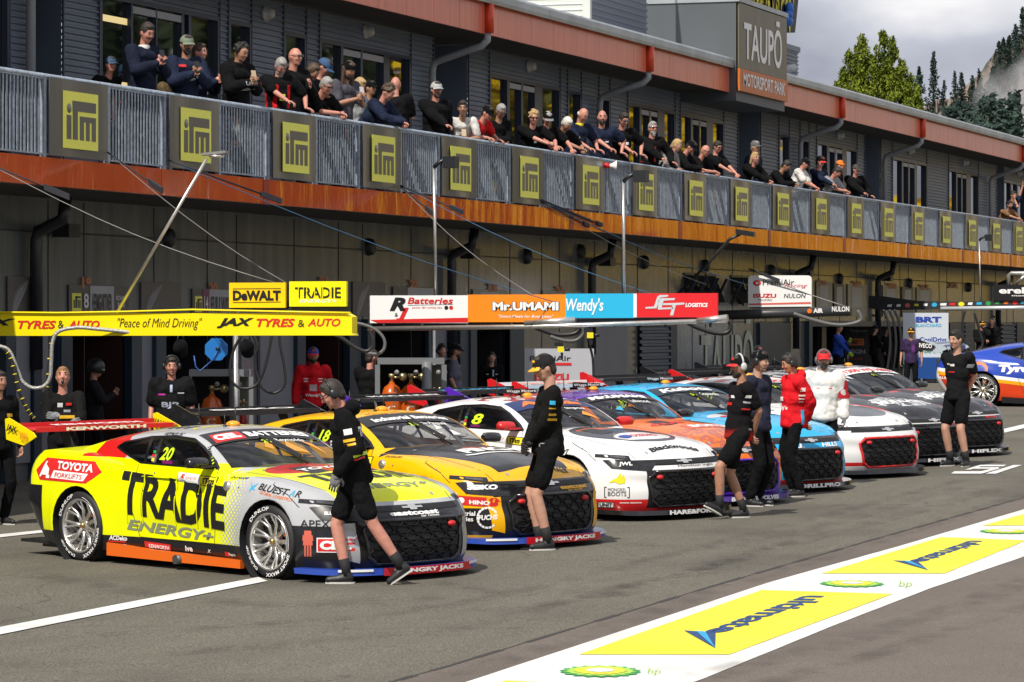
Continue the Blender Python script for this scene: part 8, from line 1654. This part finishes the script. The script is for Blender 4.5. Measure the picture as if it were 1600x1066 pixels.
# ================= garage equipment =================
ORC = mat('orange_gas_bottle', (.50, .09, .008), .25, coat=.4); REDB = mat('red_gas_bottle', (.40, .02, .015), .3, coat=.4); RACKS = mat('rack_silver', (.20, .21, .22), .4, .3); HOSE = mat('black_hose', (.015, .015, .016), .45); BRAID = mat('braided_silver_hose', (.38, .38, .36), .45, .4, noise=.35, nsc=60, bump=.5)
def gp0(X, Y): return Vector((X, Y, G(X, Y)))
def bottle(label, c, r, h, m, letters=True, grp='gas bottles standing in the pit racks', toward=None):
    e = empty('gas_bottle', c, TH + math.pi, label, 'gas bottle', grp); b = MB(); b.lathe([(0, 0), (r, 0), (r, h * .72), (r * .95, h * .80), (r * .7, h * .88), (r * .3, h * .92), (r * .2, h * .95), (0, h * .95)], (0, 0, 0), 'z', 20); b.build('cylinder', m, e)
    v = MB(); v.lathe([(r * .18, h * .94), (r * .18, h * 1.0), (r * .28, h * 1.0), (r * .28, h * 1.05), (0, h * 1.05)], (0, 0, 0), 'z', 10); v.tube([(0, 0, h), (0, r * .8, h * 1.01)], r * .12, 6); v.lathe([(0, -.012), (r * .38, -.01), (r * .38, .01), (0, .012)], (0, r * 1.05, h * 1.01), 'x', 12, 0); v.build('valve', mat('brass_valve', (.45, .38, .2), .3, .7), e)
    if letters:
        t = MB()
        for k, ch in enumerate('COPE'):
            vs, fs, _ = text2d(ch, .03); z = h * (.56 - k * .125); pts = []
            for u, w_ in vs: a = (u - .5) * .75; pts.append(((r + .003) * math.cos(a), (r + .003) * math.sin(a), z + h * .095 * w_))
            t.add(pts, fs)
        t.build('bottle_lettering', mat('pale_bottle_print', (.62, .58, .45), .5), e)
def rack(px0, px1, ytop, Y, bottles, label, reds=()):
    a = onY(px0, 500, Y); d = FW.x * a.x + FW.y * a.y; zt = CAMZ - (ytop - HY) / F * d; z0 = G(a.x, a.y); e = empty('gas_rack', (a.x, a.y, z0), 0, label, 'rack', 'silver gas racks under the team booms')
    W_ = (px1 - px0) / F * d; H_ = zt - z0; b = MB(); dep = .35 * FW
    def q(u, v, w_=0): return RT * (u * W_) + FW * w_ + UP * v
    def bar(p, r_, hx, hz): b.obox(p, RT * hx, FW * .03, UP * hz)
    b.obox(q(.5, H_ - .04, .15), RT * W_ / 2, FW * .2, UP * .045); b.obox(q(.5, .12, .15), RT * W_ / 2, FW * .2, UP * .03)
    for u in (0, .74, 1): b.obox(q(u, H_ / 2, -.03), RT * .035, FW * .03, UP * (H_ / 2 - .09))
    b.build('rack_frame', RACKS, e); b = MB(); b.obox(q(.37, H_ / 2, .36), RT * W_ * .37, FW * .01, UP * (H_ / 2 - .1)); b.build('back_panel', DARK, e); b = MB(); b.obox(q(.87, H_ / 2, .36), RT * W_ * .12, FW * .01, UP * (H_ / 2 - .1)); b.build('side_panel', mat('rack_panel_olive', (.12, .12, .09), .5), e)
    b = MB(); b.tube([q(.74, H_ - .05, -.08), q(.74, .15, -.08)], .07, 12); b.build('front_post', RACKS, e)
    for i, px in enumerate(bottles): c = atd(px, 500, d + .06); c.z = z0 + .12; bottle('%s orange gas bottle in the %s' % (('left', 'right', 'third')[i] if len(bottles) > 1 else 'single', label.split(',')[0].replace('silver ', '')), c, .155, H_ * .74, ORC)
    for i, px in enumerate(reds): c = atd(px, 500, d + .12); c.z = z0 + .12; bottle('%s slim red bottle in the %s' % (('left', 'right')[i], label.split(',')[0].replace('silver ', '')), c, .075, H_ * .62, REDB, False)
    for i, px in enumerate(bottles + list(reds)): g = MB(); c = atd(px + 8, 500, d - .02) - e.location; c.z = H_ * .87; g.lathe([(0, -.012), (.034, -.01), (.036, .01), (0, .012)], c, 'x', 14); g.build('gauge', mat('gauge_face', (.22, .22, .22), .3), e)
    return e
rack(296, 392, 578, 18.9, [331], 'silver rack behind the lime car, beside the man with headphones', (366, 380))
rack(590, 694, 560, 17.8, [612, 642], 'silver rack behind the amber car, below the white board', (677, 687))
# blue hose reel
c = atd(338, 546, 44.2); e = empty('hose_reel', c, 0, 'round blue hose reel hanging under the yellow boom', 'hose reel'); m_ = MB(); k = 24
for i_ in range(1):
    ring = [RT * (.15 * math.cos(2 * math.pi * j / 8 + .39)) + UP * (.15 * math.sin(2 * math.pi * j / 8 + .39)) for j in range(8)]
    m_.add([p - FW * .04 for p in ring] + [p + FW * .04 for p in ring], [tuple(range(8)), tuple(range(8, 16))[::-1]] + [(j, (j + 1) % 8, 8 + (j + 1) % 8, 8 + j) for j in range(8)])
m_.build('reel_drum', mat('blue_reel', (.01, .16, .5), .4), e); m_ = MB(); m_.tube([RT * .03 - FW * .06, RT * -.05 - UP * .14 - FW * .06, RT * -.2 - UP * .27, RT * -.26 - UP * .22, RT * -.28 - UP * .08], .008, 6); m_.build('blue_air_line', mat('blue_air_line', (.02, .10, .4), .4), e); m_ = MB(); m_.tube([RT * .0 - FW * .06, RT * .05 + UP * .02 - FW * .06], .02, 8); m_.tube([UP * .14, UP * .3], .02, 8); m_.build('hub', DKMETAL, e)
# hoses and cables hanging under the booms: points given as image places at one distance
def spl(P, n=6): return crom([Vector(p) for p in P], n)
def hose(label, pts, d, r, m, rings=None, grp='hoses and cables hanging under the booms', name='hose'):
    P = [atd(x, y, d + (q[0] if q else 0)) for x, y, *q in pts]; o = P[0].copy(); e = empty(name, o, 0, label, 'hose', grp); b = MB(); Q = spl([p - o for p in P]); b.tube(Q, r, 8); b.build('hose_line', m, e)
    if rings:
        b = MB()
        for i in range(4, len(Q) - 2, rings): b.tube([Q[i], Q[i].lerp(Q[i + 1], .35)], r * 1.25, 8)
        b.build('yellow_tape_ring', YBRD, e)
hose('silver braided hose looping down from the yellow beam to the left edge', [(228, 523), (190, 518), (150, 514), (120, 512), (92, 518), (82, 535), (80, 565), (78, 590), (68, 604), (50, 606), (35, 596), (28, 580), (14, 548), (-6, 540)], 40.0, .022, BRAID)
hose('black hose with yellow tape rings hanging left of the yawning man', [(5, 545), (15, 556), (22, 580), (28, 605), (38, 630), (46, 645), (55, 655)], 39.9, .020, HOSE, 3)
hose('black hose with yellow tape rings beside the braided loop', [(84, 524), (78, 545), (76, 575), (74, 600), (72, 620)], 40.1, .018, HOSE, 5)
hose('long black hose slung from the beam end of the yellow board', [(250, 522), (380, 517), (450, 513), (500, 513), (530, 526), (555, 543), (572, 549), (582, 541), (581, 528), (575, 514)], 40.3, .022, HOSE)
hose('grey hose coil at the tip of the yellow beam', [(556, 505), (570, 508), (588, 516), (600, 530), (600, 545), (590, 553), (575, 552)], 40.5, .018, mat('grey_hose', (.12, .12, .12), .5))
hose('black cable loop hanging before the grey garage panel', [(395, 523), (402, 540), (398, 560), (402, 590), (412, 608), (430, 614), (445, 600), (444, 570), (438, 540), (437, 523)], 43.5, .018, HOSE)
hose('black cable loop hanging from the hose reel bracket', [(378, 523), (366, 545), (360, 570), (362, 595), (378, 607), (400, 602), (412, 580), (420, 550), (425, 523)], 43.3, .018, HOSE)
hose('black hose loop below the orange board', [(825, 507), (845, 515), (870, 523), (895, 522), (905, 515), (905, 505)], 55.5, .035, HOSE)
hose('second black hose loop below the orange board', [(860, 526), (880, 532), (900, 532), (912, 520), (908, 508)], 55.4, .03, mat('worn_hose', (.10, .10, .10), .5))
hose('black hose loop below the red board', [(1070, 502), (1090, 512), (1115, 520), (1135, 520), (1142, 510), (1138, 500)], 55.5, .035, HOSE)
hose('black cable dropping from the yellow air gun', [(915, 510), (920, 535), (926, 560), (928, 600), (932, 625)], 55.6, .02, HOSE)
hose('grey hose drooping from the slim boom into the dark garage', [(1240, 490), (1270, 500), (1300, 507), (1325, 507), (1345, 500), (1340, 485)], 68, .035, mat('grey_hose', (1, 1, 1)))
for i, (x, d_) in enumerate(((1388, 0), (1397, .2), (1405, .4))): hose('%s black hose hanging in the dark garage from the stickered boom' % ('left', 'middle', 'right')[i], [(x - 8, 484), (x, 505), (x + 3, 540), (x - 2, 580)], 80 + d_, .03, HOSE)
hose('black hose loop hanging above the phone holding man', [(1508, 485), (1503, 510), (1508, 535), (1520, 550), (1535, 540), (1530, 515), (1522, 488)], 84, .03, HOSE)
hose('thin black cable on the wall below the red fascia', [(410, 338), (470, 372), (540, 372), (585, 345)], 62, .012, HOSE) if 0 else None
# yellow air guns
def airgun(label, px, py, d):
    c = atd(px, py, d); e = empty('air_gun', c, 0, label, 'air gun', 'yellow air guns hanging under the booms'); b = MB(); b.obox((0, 0, 0), RT * .05, FW * .05, UP * .045); b.build('gun_body', YEL, e); b = MB(); b.obox(UP * .08 - RT * .03, RT * .07, FW * .05, UP * .03); b.obox(-UP * .10 + RT * .02, RT * .02, FW * .03, UP * .05); b.tube([RT * .06, RT * .15], .03, 8); b.build('gun_grip', DKMETAL, e)
airgun('yellow air gun hanging below the sky blue board', 922, 524, 55.3); airgun('yellow air gun lying on top of the white equipment cabinet', 876, 546, 56)
# white equipment cabinet with team name
def panel_board(name, cat, label, px0, px1, py0, Y, m, texts, dep=.3, zfloor=0, base=None):
    a = onY(px0, 500, Y); d = FW.x * a.x + FW.y * a.y; z0 = G(a.x, a.y) + zfloor; W_ = (px1 - px0) / F * d; zt = CAMZ - (py0 - HY) / F * d; e = empty(name, (a.x, a.y, z0), 0, label, cat); b = MB(); b.obox(RT * W_ / 2 + UP * (zt - z0) / 2 + FW * dep / 2, RT * W_ / 2, FW * dep / 2, UP * (zt - z0) / 2); b.build('cabinet' if dep > .1 else 'panel', m, e)
    t = MB(); ms = []
    for (s, x0, x1, y0, y1, mm, bo) in texts:
        if mm not in ms: ms.append(mm)
        p = lambda x, y: RT * ((x - px0) / F * d) + UP * (CAMZ - (y - HY) / F * d - z0) - FW * .008
        if s: vs, fs, _ = text2d(s, bo); t.add([p(x0 + (x1 - x0) * v[0], y1 + (y0 - y1) * v[1]) for v in vs], fs, ms.index(mm))
        else: t.add([p(x0, y1), p(x1, y1), p(x1, y0), p(x0, y0)], [(0, 1, 2, 3)], ms.index(mm))
    if ms: t.build('panel_print', ms, e)
    return e
LCAB = mat('pale_grey_cabinet', (.42, .43, .47), .4)
panel_board('equipment_cabinet', 'cabinet', 'pale grey equipment cabinet with red and black team lettering behind the cars', 820, 928, 545, 18.4, LCAB, [('PremiAir', 828, 892, 556, 564, BLACK, .01), (None, 835, 893, 567, 571, RED, 0), ('ISUZU', 835, 889, 584, 595, RED, .04), ('TRUCKS', 845, 884, 598, 602, BLACK, 0), ('SA', 914, 926, 585, 592, RED, .0)])
panel_board('notice_board', 'board', 'tall white notice board with blue team lettering and green base band', 1411, 1482, 489, 18.6, mat('pale_blue_board', (.55, .60, .66), .4), [('BRT', 1431, 1471, 495, 504, P_BLUE, .05), ('BLANCHARD', 1431, 1471, 506, 511, LBLUE, .01), ('CoolDrive', 1437, 1480, 527, 534, BLUE, .02), (None, 1437, 1480, 536, 538, LBLUE, 0), ('SNAPON', 1437, 1470, 547, 552, GREEN, .02), (None, 1411, 1482, 569, 576, mat('teal_band', (.02, .25, .20), .5), 0)], .05)
panel_board('dark_wall', 'partition', 'black team partition with white and orange sponsor lettering in the garage', 1320, 1395, 484, 22.4, mat('black_partition', (.010, .010, .012), .5), [('erebus', 1322, 1358, 493, 502, GREYP, .03), ('motorsport', 1324, 1358, 503, 506, GREYP, .01), ('Tyrepower', 1328, 1356, 515, 520, GREYP, .02), (None, 1327, 1350, 529, 540, ORANGE, 0), ('BIC', 1330, 1347, 531, 538, BLACK, .04), ('SIGN', 1328, 1352, 546, 553, GREYP, .04), ('PLUS', 1325, 1347, 559, 562, RED, .01)], .06)
mb = MB(); c = onY(1276, 500, 21.6); c.z = G(c.x, c.y); e = empty('white_bucket', c, 0, 'pale bucket standing high on a stand in the dark garage', 'bucket'); mb.lathe([(0, 1.3), (.16, 1.3), (.19, 1.72), (.17, 1.72)], (0, 0, 0), 'z', 16); mb.build('bucket_shell', mat('dull_white_plastic', (.35, .35, .35), .5), e); mb = MB(); mb.box((-.25, -.2, 0), (.25, .2, 1.29)); mb.build('bucket_stand', DKMETAL, e)
# black bags hanging under the first boom
for i, (x, y) in enumerate(((282, 541), (386, 541))):
    c = atd(x, y, 43.6); e = empty('tool_bag', c, 0, '%s black tool bag hanging under the yellow boom' % ('left', 'right')[i], 'bag', 'black bags hanging under the boom'); b = MB(); b.ell((0, 0, -.02), (.15, .08, .11), 12, 8); b.ell((.02, 0, -.08), (.13, .07, .07), 12, 8); b.build('bag', F_BLK, e); b = MB(); b.tube([(-.1, 0, .05), (-.06, 0, .18)], .01, 5); b.tube([(.1, 0, .05), (.06, 0, .18)], .01, 5); b.build('bag_strap', HOSE, e)
# clutter and tall silver stand posts by the booms
for i, (x, y0, Y, yt) in enumerate(((368, 600, 18.2, 523), (677, 560, 18.6, 512), (172, 640, 21.5, 500))):
    a = onY(x, 500, Y); a.z = G(a.x, a.y); d = FW.x * a.x + FW.y * a.y; e = empty('boom_stand', a, 0, ('silver post between the boom and the rack behind the lime car', 'silver post below the white board behind the amber car', 'thin pale post inside the left dark red garage')[i], 'post'); zt = CAMZ - (yt - HY) / F * d - a.z; b = MB(); b.tube([(0, 0, 0), (0, 0, zt)], .035 if i < 2 else .02, 12); b.build('post', SILVER if i < 2 else RACKS, e); b = MB(); b.lathe([(0, 0), (.16, 0), (.16, .02), (.04, .03)], (0, 0, 0), 'z', 14); b.build('foot_plate', RACKS, e)
# loudhailer held over the rail
c = onY(954, 259, YF - .12); e = empty('loudhailer', c, 0, 'small white and red loudhailer hanging on the balcony rail', 'loudhailer'); b = MB(); b.tube([RT * -.02, RT * .03, RT * .09, RT * .11], [.03, .045, .085, .10], 14); b.build('horn', WHITE, e); b = MB(); b.tube([RT * -.12, RT * -.10, RT * -.02], [.045, .055, .04], 12); b.build('horn_body', RED, e); b = MB(); b.tube([RT * -.16 + UP * .03, RT * -.19 - UP * .02, RT * -.12 - UP * .05], .012, 6); b.build('grip', WHITE, e)
# stacked tyres, trolleys and clutter just inside the open garages
def clutter(label, px, Y, h, m1, kind):
    a = onY(px, 500, Y); a.z = G(a.x, a.y); e = empty(kind, a, 0, label, kind.replace('_', ' ')); b = MB()
    if kind == 'tool_cabinet':
        b.box((-.35, -.25, .1), (.35, .25, h)); b.build('cabinet_body', m1, e); b = MB()
        for k in range(5): b.box((-.33, -.262, .16 + k * (h - .2) / 5), (.33, -.252, .14 + (k + .85) * (h - .2) / 5))
        b.build_each('drawer', DKMETAL, e); b = MB(); [b.lathe([(0, -.02), (.05, -.02), (.05, .02), (0, .02)], (x, y, .05), 'y', 10) for x in (-.28, .28) for y in (-.2, .2)]; b.build_each('castor', BLKRUB, e)
clutter('red tool cabinet inside the first dark red garage', 184, 22.6, 1.1, mat('tool_red', (.25, .02, .015), .4), 'tool_cabinet'); clutter('grey tool cabinet inside the second garage', 300, 23.0, 1.2, GREYD, 'tool_cabinet'); clutter('blue tool cabinet under the white notice board', 1452, 17.9, .62, mat('cabinet_blue', (.01, .06, .25), .4), 'tool_cabinet')
